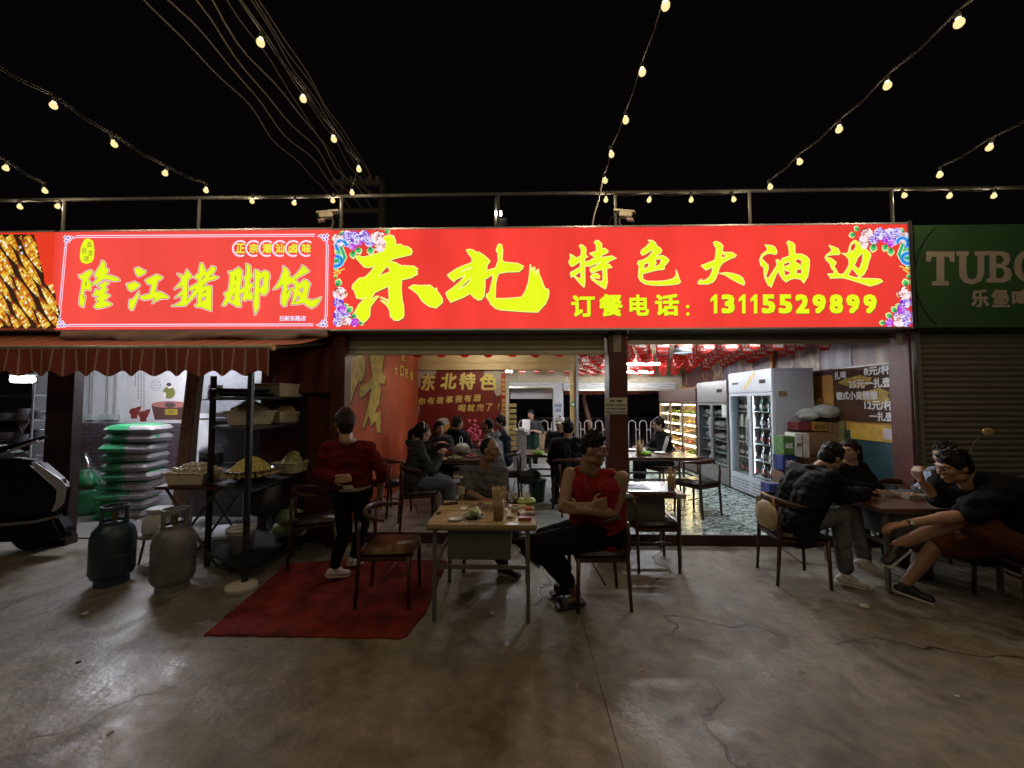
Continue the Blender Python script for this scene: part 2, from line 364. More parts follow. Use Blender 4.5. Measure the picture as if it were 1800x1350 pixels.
# notice on the middle pillar
a, b = at(1062, 699, -.03), at(1103, 728, -.03)
nt_ = tag(MB().box((a.x + .005, -.034, b.z), (b.x - .004, -.028, a.z)).build('help_wanted_notice', mat('notice_paper', (.50, .46, .42), .7, var=.1)), 'printed hiring notice pinned to the middle maroon pillar', 'notice')
M_ink = mat('black_ink', (.02, .02, .02), .7, var=0)
cx, Wn, Hn = (a.x + b.x) / 2, b.x - a.x, a.z - b.z
for k, (tx, wf, zf, hf) in enumerate((('招 聘', .55, .80, .17), ('前厅服务员 洗碗工数名', .86, .55, .10), ('切菜, 服务员, 工资面议', .86, .33, .10), ('电话: 13115529899', .8, .12, .09))):
    lettering('notice_text', tx, M_ink, nt_, (cx, -.0345, b.z + Hn * zf), (1,0,0), (0,0,1), width=Wn * wf, height=Hn * hf, bold=.02)
# house number printed on the pillar
# ---- inner beam, post, partition
M_tan = mat('tan_boarding', (.50, .36, .16), .5, var=.12, scale=6, stretch=(.4, 4, 4))
zb = at(900, 650, PWY - .06).z; xb1 = at(1012, 640, PWY - .06).x
bm_ = E('inner_beam', 'tan boarded beam on a post across the dining room', 'beam', (XL, PWY, FZ))
MB().box((XL + .001, PWY - .06, zb), (xb1 + .0, PWY + .16, ZC - .002)).build('beam_casing', M_tan, bm_)
MB().box((XL + .001, PWY - .075, zb + .16), (xb1, PWY - .0605, zb + .175)).build('beam_moulding', M_tan, bm_)
xp0 = at(1003, 640, PWY - .06).x
MB().box((xp0, PWY - .055, FZ), (xb1 - .005, PWY + .1, zb - .001)).build('post', M_tan, bm_)
MB().box((xb1, PWY - .08, FZ), (xb1 + .05, PWY + .12, ZC - .003)).build('grey_upright', mat('grey_metal_upright', (.36, .38, .40), .35, metal=.4, var=.1), bm_)
q = at(1007, 711, PWY - .06); MB().box((q.x - .045, PWY - .062, q.z - .05), (q.x + .045, PWY - .0555, q.z + .055)).build('payment_sticker', mat('sticker_green', (.02, .20, .10), .5, var=0), bm_)
MB().box((q.x - .028, PWY - .0655, q.z - .03), (q.x + .028, PWY - .0625, q.z + .03)).build('sticker_panel', mat('sticker_white', (.7, .7, .7), .5, var=0), bm_)
xw1 = at(889, 700, PWY).x
wall('partition_wall', (XL + .001, PWY, FZ), (xw1, PWY + .12, zb - .002), M_plaster)
# ================================================================== lit sign boxes and lettering
M_sred = emat('sign_red_face', srgb((246, 66, 56)), 1.0, .12, 2.2, True); M_sred2 = emat('sign_red_face_b', srgb((246, 80, 70)), 1.0, .08, 2.0, True)
M_yel = emat('sign_yellow', srgb((234, 252, 34)), 1.0, .03, 4); M_olive = emat('sign_letter_shadow', srgb((96, 84, 40)), 1.0)
M_yrim = emat('sign_yellow_rim', srgb((255, 250, 150)), 1.0); M_wrim = emat('sign_white_rim', srgb((252, 214, 210)), 1.0); M_ogrey = emat('sign_dark_rim', srgb((128, 104, 52)), 1.0)
M_lil = emat('sign_lilac', srgb((250, 226, 250)), 1.0); M_lil2 = emat('sign_lilac_dark', srgb((150, 110, 190)), 1.0)
M_alu = mat('sign_alu_trim', (.55, .55, .57), .35, metal=.7, var=.1); M_hous = mat('sign_housing', (.10, .10, .11), .5, metal=.3)
def Z(o, s, pts): return [(o[0] + x / s, o[1] + y / s) for x, y in pts]
S9 = 9.0; S12 = 1800 / 140
G = {}
G['dong'] = ((590, 400), S9, [
 [(760,150),(800,128),(860,115),(915,150),(945,190),(955,270),(1000,265),(1035,262),(1060,290),(1140,300),(1200,340),(1212,390),(1195,430),(1070,460),(940,490),(850,530),(940,550),(1050,605),(1060,612),(1068,598),(1095,600),(1240,610),(1298,648),(1300,662),(1272,685),(1300,700),(1280,715),(1300,740),(1262,758),(1200,795),(1045,830),(1040,1000),(1055,1150),(1075,1230),(1082,1390),(1065,1430),(1000,1470),(930,1470),(865,1410),(850,1300),(810,1235),(706,1150),(740,1150),(832,1198),(838,1178),(706,1103),(722,1100),(845,1150),(835,930),(620,1030),(590,1085),(555,1145),(640,1085),(685,1085),(620,1160),(550,1260),(545,1330),(540,1400),(500,1460),(440,1508),(370,1460),(320,1370),(300,1340),(330,1285),(365,1220),(430,1150),(485,1100),(410,1135),(330,1115),(295,1000),(258,965),(262,915),(310,860),(370,800),(465,785),(560,690),(615,610),(540,635),(455,630),(400,570),(325,490),(330,455),(365,445),(440,465),(600,425),(760,375),(790,300),(795,220),(755,190)],
 [(685,765),(805,622),(842,635),(853,700),(735,745)],
 [(1155,950),(1225,905),(1330,915),(1495,910),(1570,970),(1600,955),(1605,1000),(1650,1060),(1690,1130),(1690,1190),(1590,1275),(1480,1250),(1370,1170),(1300,1060),(1230,1000)]])
G['bei'] = ((780, 420), S9, [
 [(355,175),(400,162),(455,170),(520,210),(555,205),(640,260),(710,320),(735,360),(690,410),(680,500),(820,455),(860,340),(855,225),(830,190),(840,140),(855,100),(880,75),(920,95),(935,180),(925,335),(960,365),(1170,385),(1265,430),(1245,475),(1190,520),(1000,525),(870,550),(850,600),(825,700),(815,940),(1000,940),(1230,920),(1290,830),(1340,680),(1355,560),(1366,408),(1378,410),(1384,490),(1398,452),(1410,500),(1426,440),(1440,445),(1452,570),(1470,490),(1482,530),(1492,475),(1502,478),(1510,560),(1540,620),(1570,700),(1578,760),(1585,735),(1606,790),(1650,790),(1668,830),(1655,930),(1610,1030),(1550,1090),(1490,1160),(1300,1155),(900,1125),(820,1100),(740,1030),(720,980),(670,920),(680,870),(720,850),(760,680),(780,575),(720,595),(690,625),(655,630),(655,760),(640,900),(600,960),(550,970),(480,930),(420,865),(300,930),(110,1005),(60,930),(30,850),(130,780),(240,690),(340,580),(200,640),(160,680),(105,630),(55,570),(200,470),(340,410),(440,375),(445,300),(400,250)],
 [(265,525),(340,480),(435,450),(425,468)], [(228,800),(350,690),(418,622),(412,668),(340,740)]])
G['te'] = ((990, 410), S12, [
 [(360,280),(400,255),(440,265),(510,325),(520,390),(505,480),(560,530),(490,570),(485,655),(590,620),(720,545),(650,500),(590,455),(750,405),(745,270),(700,205),(740,160),(800,165),(875,240),(865,335),(950,345),(1020,400),(1000,445),(890,490),(840,550),(930,535),(1100,510),(1200,570),(1080,615),(975,690),(1045,705),(1105,775),(985,800),(990,950),(1000,1110),(965,1250),(940,1258),(800,1165),(650,1055),(615,990),(640,940),(710,900),(780,915),(830,970),(815,1025),(750,1010),(650,1000),(740,1060),(830,1090),(895,1070),(900,950),(885,820),(740,860),(640,900),(600,830),(620,790),(720,750),(850,652),(740,695),(600,750),(490,740),(490,900),(495,1100),(475,1222),(440,1200),(330,1080),(240,970),(180,995),(160,920),(175,875),(250,840),(385,760),(390,630),(310,690),(220,750),(165,735),(125,650),(165,560),(150,465),(220,500),(300,560),(395,510),(415,390)],
 [(258,965),(390,862),(405,1020),(330,1010)]])
G['se'] = ((1100, 410), S12, [
 [(505,155),(600,160),(670,210),(700,280),(780,330),(815,380),(800,440),(680,515),(830,500),(910,540),(975,600),(960,650),(865,755),(880,800),(850,820),(700,835),(560,870),(390,915),(380,960),(390,1040),(480,1080),(700,1085),(900,1070),(1050,1030),(1120,980),(1140,900),(1135,830),(1180,930),(1210,1040),(1240,1100),(1200,1140),(1050,1165),(800,1180),(600,1175),(440,1150),(330,1080),(285,990),(290,850),(305,730),(260,690),(280,630),(400,600),(510,530),(590,440),(635,385),(560,400),(450,470),(380,500),(335,450),(355,380),(460,300),(550,205)],
 [(400,800),(420,695),(535,665),(510,750),(440,795)], [(662,600),(800,575),(790,650),(740,730),(645,748),(690,680)]])
G['da'] = ((1210, 410), S12, [
 [(560,210),(620,180),(720,215),(785,285),(765,420),(860,430),(990,430),(1085,495),(1060,535),(920,590),(780,670),(710,760),(670,900),(610,1040),(560,1105),(440,1150),(250,1150),(210,1130),(240,1070),(300,1035),(310,1075),(400,1050),(490,970),(530,870),(560,760),(400,835),(340,785),(285,730),(440,670),(600,605),(620,450),(630,330),(590,280)],
 [(748,560),(752,452),(868,515)],
 [(705,905),(860,885),(1020,910),(1160,960),(1225,1005),(1260,1080),(1275,1140),(1250,1175),(1150,1130),(1000,1050),(830,945)]])
G['you'] = ((1320, 410), S12, [
 [(315,260),(470,275),(550,320),(590,410),(580,465),(540,480),(460,455),(360,465),(280,515),(240,570),(310,640),(390,720),(395,790),(340,970),(380,1035),(440,950),(590,720),(565,600),(620,595),(665,645),(710,570),(870,510),(860,380),(845,280),(810,215),(845,170),(960,220),(995,270),(1000,465),(1150,470),(1260,520),(1325,600),(1320,770),(1285,980),(1195,1125),(1120,1040),(1000,1020),(900,1040),(790,1105),(720,1040),(650,940),(622,850),(560,960),(460,1220),(380,1160),(310,1010),(290,880),(295,780),(220,720),(195,600),(240,480),(370,385),(365,330)],
 [(742,690),(870,642),(885,705),(742,762)], [(732,802),(800,850),(885,870),(870,930),(772,965)], [(1002,602),(1070,580),(1150,610),(1130,760),(1080,690),(1012,660)], [(1022,910),(1040,822),(1145,806),(1148,915)]])
G['bian'] = ((1430, 410), S12, [
 [(350,270),(460,305),(560,350),(600,450),(570,485),(450,485),(290,510),(310,545),(410,570),(510,655),(500,700),(460,740),(510,810),(550,900),(620,935),(680,910),(740,830),(805,700),(795,580),(720,500),(640,450),(730,465),(785,430),(815,290),(850,220),(920,155),(1010,190),(1075,280),(1085,350),(1190,360),(1280,440),(1300,500),(1250,640),(1210,800),(1140,930),(1040,1005),(960,900),(870,790),(780,950),(950,1000),(1150,1020),(1400,1025),(1520,1040),(1565,1090),(1450,1150),(1280,1195),(1080,1130),(860,1060),(680,1010),(550,1010),(390,1020),(320,920),(450,910),(465,860),(400,790),(370,690),(290,610),(258,545),(290,490),(415,390)],
 [(832,415),(842,282),(905,218),(958,232),(948,340),(900,390)], [(922,730),(1000,552),(1080,466),(1118,472),(1103,620),(1050,780),(1010,800)]])
G['long'] = ((125, 440), S12, [
 [(170,560),(250,555),(330,490),(440,450),(485,480),(460,540),(380,640),(450,750),(440,900),(380,885),(305,880),(280,1000),(260,1120),(290,1060),(322,1035),(300,1180),(280,1285),(230,1260),(185,1210),(200,1040),(240,850),(260,665),(200,620)], [(318,820),(330,692),(352,722),(340,790)],
 [(690,240),(740,250),(780,320),(760,380),(850,445),(790,555),(900,575),(1040,620),(1100,680),(960,695),(850,660),(740,640),(640,710),(560,760),(455,780),(530,710),(610,625),(535,600),(540,540),(590,450),(640,380),(680,300)],
 [(590,800),(680,760),(770,710),(860,740),(790,790),(780,850),(820,890),(750,965),(880,1020),(740,1140),(830,1170),(920,1220),(840,1260),(720,1290),(640,1310),(570,1310),(520,1270),(600,1170),(640,1150),(550,1110),(640,1030),(480,1020),(530,970),(550,880),(640,910),(700,840)]])
G['jiang'] = ((210, 450), S12, [
 [(345,290),(430,260),(500,300),(595,345),(560,400),(430,460),(380,400)], [(160,630),(250,620),(340,580),(440,640),(460,670),(360,750),(260,795),(200,740)],
 [(230,990),(300,985),(370,900),(440,800),(420,920),(350,1090),(310,1210),(270,1220),(215,1160),(220,1080)],
 [(585,545),(700,490),(840,420),(975,480),(950,520),(860,560),(830,700),(800,820),(900,810),(1000,850),(1115,930),(1100,955),(960,960),(830,1010),(740,1070),(820,940),(700,970),(560,990),(500,970),(450,920),(600,880),(690,860),(740,640),(640,630)]])
G['zhu'] = ((295, 450), S12, [
 [(215,400),(280,420),(350,460),(400,390),(430,310),(490,390),(540,470),(450,540),(440,640),(445,740),(430,1020),(640,730),(560,770),(450,770),(480,720),(680,610),(690,530),(590,480),(700,390),(740,170),(780,165),(810,240),(870,370),(940,310),(990,230),(1080,260),(1060,340),(930,480),(1050,450),(1150,480),(1080,520),(900,570),(770,700),(860,670),(990,690),(985,900),(980,1240),(900,1210),(740,1150),(660,1150),(610,1110),(690,1070),(670,960),(680,820),(560,960),(400,1120),(90,1130),(180,1100),(300,1030),(330,880),(160,950),(330,790),(330,660),(150,750),(300,580),(310,500)],
 [(757,545),(772,482),(842,432),(830,490)], [(772,848),(868,762),(868,820)], [(757,940),(862,907),(853,990),(757,1028)]])
G['jiao'] = ((380, 455), S12, [
 [(275,290),(380,280),(500,195),(590,270),(560,500),(535,700),(640,630),(660,500),(610,430),(680,370),(690,240),(680,110),(770,160),(780,320),(830,370),(750,480),(755,540),(850,590),(780,660),(720,790),(770,720),(830,830),(820,920),(740,920),(700,900),(650,945),(580,920),(640,760),(530,790),(545,950),(560,1080),(480,1080),(270,960),(210,1050),(140,1050),(230,870),(175,780),(270,740),(310,560),(320,360)],
 [(417,430),(453,372),(449,488),(427,478)], [(387,650),(438,582),(430,620)], [(322,900),(418,764),(400,938),(332,938)],
 [(870,250),(940,260),(1010,320),(1100,265),(1190,310),(1210,400),(1180,500),(1180,720),(1100,820),(1040,810),(970,740),(960,1100),(880,1260),(850,1040),(870,700),(875,450)], [(977,470),(1073,412),(1058,600),(972,678)]])
G['fan'] = ((440, 455), S12, [
 [(745,165),(830,230),(885,320),(860,390),(960,430),(1060,330),(1160,210),(1170,145),(1240,190),(1325,280),(1280,310),(1110,400),(1010,470),(1110,570),(1210,470),(1290,490),(1355,570),(1330,620),(1300,750),(1270,890),(1370,940),(1480,920),(1600,870),(1540,990),(1480,1060),(1380,1110),(1290,1060),(1200,990),(1080,1020),(930,1030),(970,900),(990,740),(920,690),(890,850),(820,970),(810,1060),(760,1070),(700,1010),(700,850),(735,700),(730,570),(620,660),(520,690),(600,590),(680,450),(740,280)],
 [(822,602),(940,537),(1008,590),(1008,680),(920,658),(812,798),(850,690)], [(1092,690),(1198,642),(1178,778),(1110,730)], [(992,998),(1070,822),(1128,880),(1090,950)]])
def sign_box(name, label, px0, px1, py0, py1, m, trim=True):
    a, b = at(px0, py0, YS), at(px1, py1, YS)
    s = E(name, label, 'shop sign', ((a.x+b.x)/2, YS, b.z))
    MB().box((a.x, YS + .004, b.z), (b.x, .12, a.z)).build('housing', M_hous, s)
    MB().quad((a.x, YS, b.z), (b.x, YS, b.z), (b.x, YS, a.z), (a.x, YS, a.z)).build('face_panel', m, s, fixn=False)
    MB().box((a.x - .004, YS - .012, a.z), (b.x + .004, .12, a.z + .018)).build('edge_trim', M_alu, s); MB().box((a.x - .004, YS - .012, b.z - .018), (b.x + .004, .12, b.z)).build('edge_trim', M_alu, s)
    return s, a, b
# ---------- main restaurant sign
main, ma, mb_ = sign_box('restaurant_sign', 'long glowing red sign with big yellow brush characters and a phone number', 584, 1601.5, 405, 574.5, M_sred)
MB().box((mb_.x, YS - .02, mb_.z - .02), (mb_.x + .045, .12, ma.z + .03)).build('end_cap', mat('end_cap_alu', (.55,.52,.55), .18, metal=.9, var=.05), main)
for k in ('dong', 'bei', 'te', 'se', 'da', 'you', 'bian'):
    o, s, ps = G[k]; polys = [Z(o, s, p) for p in ps]; big = k in ('dong', 'bei')
    dx, dy = (.9, 2.0) if big else (.9, 1.5)
    ch = link('brush_character', glyph_mesh(polys, YS - .008), M_yel, main)
    link('character_shadow', glyph_mesh([[(x + dx, y + dy) for x, y in p] for p in polys], YS - .003), M_olive, ch)
    r = MB()
    for p in polys: ribbon(r, p, .010, YS - .0095)
    r.build('character_rim', M_yrim, ch, fixn=False)
def signtext(name, body, parent, m, msh, px0, px1, py0, py1, bold=.03, Y=YS - .008, space=1.0, sh=(.8, 1.3)):
    a, b = at(px0, py0, Y), at(px1, py1, Y); c = (a + b) / 2
    o = lettering(name, body, m, parent, (c.x, Y, c.z), (1,0,0), (0,0,1), b.x - a.x, a.z - b.z, bold, 0, 0, space)
    if msh: 
        a, b = at(px0 + sh[0], py0 + sh[1], Y + .004), at(px1 + sh[0], py1 + sh[1], Y + .004); c = (a + b) / 2
        lettering('text_shadow', body, msh, o, (c.x, Y + .004, c.z), (1,0,0), (0,0,1), b.x - a.x, a.z - b.z, bold, 0, 0, space)
    return o
for ch, x0, x1, y0, y1 in (('订', 1004, 1046, 519, 557), ('餐', 1053, 1095, 517, 556), ('电', 1106, 1141, 518, 555), ('话', 1151, 1194, 517, 555), ('：', 1206, 1212, 536, 555)):
    signtext('phone_text', ch, main, M_yel, M_olive, x0, x1, y0, y1, .035)
x = 1247
for d, wd in zip('13115529899', (18, 26, 18, 18, 27, 27, 27, 27, 27, 27, 27)):
    if d == '1':
        for mm, ox, oy, Yk in ((M_olive, .8, 1.3, YS - .004), (M_yel, 0, 0, YS - .008)):
            link('phone_digit' if mm is M_yel else 'digit_shadow', glyph_mesh([[(x + 2 + ox + 14 * u, 551 + oy - 33.5 * v) for u, v in ((.42, 0), (.42, .70), (.0, .60), (.0, .78), (.52, 1.0), (.86, 1.0), (.86, 0))]], Yk), mm, main)
        x += wd + 2.8; continue
    signtext('phone_digit', d, main, M_yel, M_olive, x + (3 if d == '1' else 0), x + wd - (3 if d == '1' else 2), 517.5, 551, .045); x += wd + 2.8
# printed peony borders
M_print = colmat('sign_print', True)
def P_(px, py, k=0): return at(px, py, YS - .0035 - k * .00006)
PAL = {'lav': [(205,205,250),(235,235,255),(150,110,225),(120,60,200),(180,150,240),(250,245,255)], 'red': [(250,235,240),(255,250,250),(200,80,60),(245,215,225),(180,60,45),(255,240,235)], 'mag': [(200,60,230),(170,40,210),(235,170,250),(215,120,240),(190,60,220),(240,210,255)]}
_k = [0]
def flower(cm, cx, cy, r, pal):
    p = [srgb(c) for c in PAL[pal]]; rr = random.Random(int(cx * 7 + cy))
    for ring, (fr, n) in enumerate(((1, 11), (.82, 10), (.62, 8), (.42, 6), (.22, 4))):
        a0 = rr.random() * 6
        for i in range(n):
            a = a0 + i * 6.283 / n; c = p[(i + ring + rr.randrange(2)) % len(p)]; pr = r * fr * .42; _k[0] += 1
            x, y = cx + math.cos(a) * r * fr * .66, cy + math.sin(a) * r * fr * .66
            cm.poly([P_(x + math.cos(t*.785) * pr * (1 + .15 * rr.random()), y + math.sin(t*.785) * pr * (1 + .15 * rr.random()), _k[0] % 40) for t in range(8)], c)
            c2 = p[3] if rr.random() < .5 else p[1]; _k[0] += 1
            cm.poly([P_(x + math.cos(a) * pr * .1 + math.cos(t*1.05) * pr * .42, y + math.sin(a) * pr * .1 + math.sin(t*1.05) * pr * .25, 40 + _k[0] % 20) for t in range(6)], c2)
def leaf(cm, cx, cy, ang, ln):
    for sc, c, k in ((1.0, (240,250,160), 0), (.82, (90,200,120), 12), (.45, (40,140,80), 24)):
        pts = []
        for t in range(10):
            u = t / 9; wv = math.sin(u * math.pi) * ln * .36 * sc * (1 + .25 * (t % 2)); pts.append((u * ln * sc, wv))
        pts = pts + [(x, -y) for x, y in pts[::-1]]
        ca, sa = math.cos(ang), math.sin(ang)
        cm.poly([P_(cx + x * ca - y * sa, cy + x * sa + y * ca, k - 12) for x, y in pts], srgb(c))
def swirl(cm, pts, w0, cols):
    for j, c in enumerate(cols):
        w_ = w0 * (1 - j / len(cols))
        for i in range(len(pts) - 1):
            (x0, y0), (x1, y1) = pts[i], pts[i+1]; L_ = math.hypot(x1-x0, y1-y0) or 1; nx_, ny_ = -(y1-y0)/L_*w_, (x1-x0)/L_*w_
            e = .25; X0, Y0, X1, Y1 = x0-(x1-x0)*e, y0-(y1-y0)*e, x1+(x1-x0)*e, y1+(y1-y0)*e
            cm.poly([P_(X0+nx_, Y0+ny_, 42+j*4), P_(X1+nx_, Y1+ny_, 42+j*4), P_(X1-nx_, Y1-ny_, 42+j*4), P_(X0-nx_, Y0-ny_, 42+j*4)], srgb(c))
BL = [(225,240,255),(40,130,235),(90,210,250),(30,90,220)]
def border(flip):
    cm = CM(); X = (lambda x: 586 + x) if not flip else (lambda x: 1600.5 - x); an = (lambda a: a) if not flip else (lambda a: math.pi - a)
    t = 406 if not flip else 401
    for x, y, a, l in ((10, 8, -.4, 14), (34, 34, 1.5, 16), (42, 28, 1.2, 15), (64, 27, 1.4, 17), (78, 36, 1.2, 10), (90, 4, -.6, 12), (96, 10, .3, 14), (14, 26, 1.9, 22), (2, 62, 1.0, 10)):
        leaf(cm, X(x), t + max(y, 4), an(a), l)
    for x, y, r, p in ((9, 16, 11, 'red'), (24, 9, 9, 'lav'), (36, 13, 12, 'lav'), (54, 9, 10, 'lav'), (45, 20, 6, 'mag'), (34, 27, 6, 'mag'), (64, 20, 8, 'lav'), (78, 10, 11, 'red'), (82, 25, 11, 'red')):
        flower(cm, X(x), t + max(y, r * .98), r, p)
    swirl(cm, [(X(14 + 9 * math.cos(s)), t + 26 + 9 * math.sin(s)) for s in [k * .45 for k in range(5, 15)]], 4, BL)
    flower(cm, X(27), t + 26, 3.6, 'lav')
    swirl(cm, [(X(x), t + y) for x, y in ((14, 30), (17, 38), (20, 46), (17, 52))], 4, [(240,245,180),(90,200,130),(40,170,150)])
    swirl(cm, [(X(3 + 12 * math.cos(s)), t + 53 + 9 * math.sin(s)) for s in [k * .4 - 1.5 for k in range(0, 9)]], 4.5, BL)
    swirl(cm, [(X(3), t + 53), (X(9), t + 52)], 4, [(90,210,170),(40,170,120)])
    for yy, dx in ((70, 18), (76, 12)): swirl(cm, [(X(2), t + yy + 3), (X(dx * .6), t + yy), (X(dx), t + yy - 3)], 1.2, [(250,210,90)])
    bt = 574
    for x, y, a, l in ((6, -70, -1.2, 16), (12, -54, -.3, 14), (16, -34, -.4, 12), (24, -25, -.8, 14), (32, -16, -.5, 14), (44, -6, -.1, 12), (3, -84, -1.4, 9)):
        leaf(cm, X(x), bt + y, an(a), l)
    for x, y, r, p in ((11, -58, 11, 'red'), (9, -42, 9, 'lav'), (14, -30, 9, 'mag'), (10, -20, 10, 'lav'), (20, -11, 11, 'red'), (37, -7, 7, 'mag'), (8, -8, 8, 'lav'), (24, -19, 6, 'lav')):
        flower(cm, X(x), bt + min(y, -r), r, p)
    return cm
for fl in (False, True): border(fl).build('peony_print', M_print, main)
# ---------- pork rice sign
pig, pa, pb = sign_box('rice_shop_sign', 'glowing red sign with five yellow characters and a lilac double border', 97.5, 580, 408.5, 578, M_sred2)
for k in ('long', 'jiang', 'zhu', 'jiao', 'fan'):
    o, s, ps = G[k]; polys = [Z(o, s, p) for p in ps]
    ch = link('brush_character', glyph_mesh(polys, YS - .008), M_yel, pig)
    r = MB(); r2 = MB()
    for p in polys: ribbon(r, p, .030, YS - .003); ribbon(r2, p, .011, YS - .0055)
    r.build('character_outline', M_wrim, ch, fixn=False); r2.build('character_inline', M_ogrey, ch, fixn=False)
for i, ch in enumerate('正宗潮汕卤味'):
    cx, cy = 422.5 + i * 23.2, 436.8
    r = MB(); ribbon(r, [(cx + 13.2 * math.cos(a), cy + 13.2 * math.sin(a)) for a in [k * .2 + 1.15 for k in range(0, 22)]], .022, YS - .004, closed=False); cr = r.build('ring_ornament', M_lil, pig, fixn=False)
    signtext('ring_character', ch, cr, emat('sign_gold', srgb((250, 235, 70)), 1.0), M_ogrey, cx - 7.5, cx + 8, cy - 8.5, cy + 8, .035, sh=(.5, .6))
signtext('branch_text', '日新东路店', pig, emat('sign_pale', srgb((245, 225, 245)), 1.0), M_lil2, 492, 537.5, 555, 564, .03, sh=(.4, .4))
r = MB()
ribbon(r, [(142 + 12 * math.cos(a) + 12 * (.04 * math.sin(5*a)), 0) for a in (0,)], .001, YS - .004)
seal = [(148,421),(156,419),(164,424),(166,440),(165,455),(161,461),(152,464),(143,461),(140,452),(142,434)]
sl = link('seal_patch', glyph_mesh([seal], YS - .004), M_yel, pig)
for ch, x, y in (('森', 157, 430), ('金', 159, 444), ('民', 148.5, 441), ('牌', 152, 455)): signtext('seal_character', ch, sl, M_ogrey, None, x - 4, x + 4, y - 5, y + 5, .0, Y=YS - .009)
fr = MB()
for (x0, y0, x1, y1) in ((134, 416, 553, 413.5), (121, 572, 550, 571), (115.5, 434, 104.5, 556), (575.5, 430, 573.5, 556)):
    for off, wd in ((-1.6, .012), (1.6, .009)):
        hz = abs(x1-x0) > abs(y1-y0); ribbon(fr, [(x0 + (0 if hz else off), y0 + (off if hz else 0)), (x1 + (0 if hz else off), y1 + (off if hz else 0))], wd, YS - .003, closed=False)
fr.build('double_border', M_lil, pig, fixn=False)
for (cx, cy, sx, sy) in ((114, 416, 1, 1), (576, 413, -1, 1), (103, 574, 1, -1), (574, 573, -1, -1)):
    cm = CM(); rr = random.Random(3)
    for (x, y, r_) in ((1,1,4),(6,2,4.5),(12,1.5,3.5),(17,2,2),(2,7,4.2),(2,13,3),(2,18,2),(7,8,3.2),(10,5,2.4)):
        for q, c in ((1, (250,235,255)), (.5, (140,100,185))):
            a0 = rr.random() * 3; cm.poly([P_(cx + sx * (x + math.cos(a0 + t*.785) * r_ * q * (.75 + .35 * (t % 2))), cy + sy * (y + math.sin(a0 + t*.785) * r_ * q * (.75 + .35 * (t % 2))), 2 if q == 1 else 9) for t in range(8)], srgb(c))
    cm.build('corner_ornament', M_print, pig)
# ---------- skewer photo sign at far left
sk, sa_, sb_ = sign_box('skewer_photo_sign', 'glowing sign at the far left edge printed with grilled corn skewers', -160, 96.5, 411, 578.5, emat('sign_red_plain', srgb((232, 62, 38)), 1.0, sample=True))
cm = CM(); rr = random.Random(11)
edge = lambda y: 60 + (y - 411) * .235 + (12 if y > 500 else 0)          # the heap of skewers ends on a slant
def clipx(x, y): return min(x, edge(y))
base = [(-160, 412)] + [(edge(y) + rr.uniform(-2, 1), y) for y in range(412, 578, 8)] + [(94, 578), (-160, 578)]
cm.poly([P_(x, y, -8) for x, y in base], srgb((58, 34, 22)))
CO = [(235,190,60),(215,150,40),(250,225,120),(205,120,30),(255,240,190),(190,95,25),(240,205,90)]
for s in range(26):
    x0 = -330 + s * 17 + rr.uniform(-3, 3); dx, dy = .62, 1.0; L_ = math.hypot(dx, dy)
    for j in range(66):
        t = j * 3.0; cx, cy = x0 + dx * t, 408 + dy * t * .95
        if cy < 415 or cy > 574 or cx < -156: continue
        seg = ((t + s * 23) % 62); wd = 6.4 * (math.sin(min(1, seg / 62) * math.pi) * .75 + .3)
        for q in (-.66, 0, .66):
            x, y = cx + dy / L_ * q * wd, cy - dx / L_ * q * wd
            if x > edge(y) - 2 or y < 413.5 or y > 576: continue
            c = rr.choice(CO if q <= 0 else CO[:2] + CO[5:6] + CO[3:4]); r_ = wd * .42; a0 = rr.random()
            if seg < 6: c = (200, 90, 40)
            cm.poly([P_(x + math.cos(a0+k*1.05) * r_, y + math.sin(a0+k*1.05) * r_ * 1.15, -6 + (j % 5) * 1.5 + q) for k in range(6)], srgb(c))
for _ in range(16):
    x, y = rr.uniform(-10, 85), rr.uniform(418, 570)
    if x < edge(y) - 6: cm.poly([P_(x + math.cos(k*1.05) * 2.2, y + math.sin(k*1.05) * 2.6, 30) for k in range(6)], srgb((225, 235, 245)))
cm.build('skewer_print', M_print, sk)
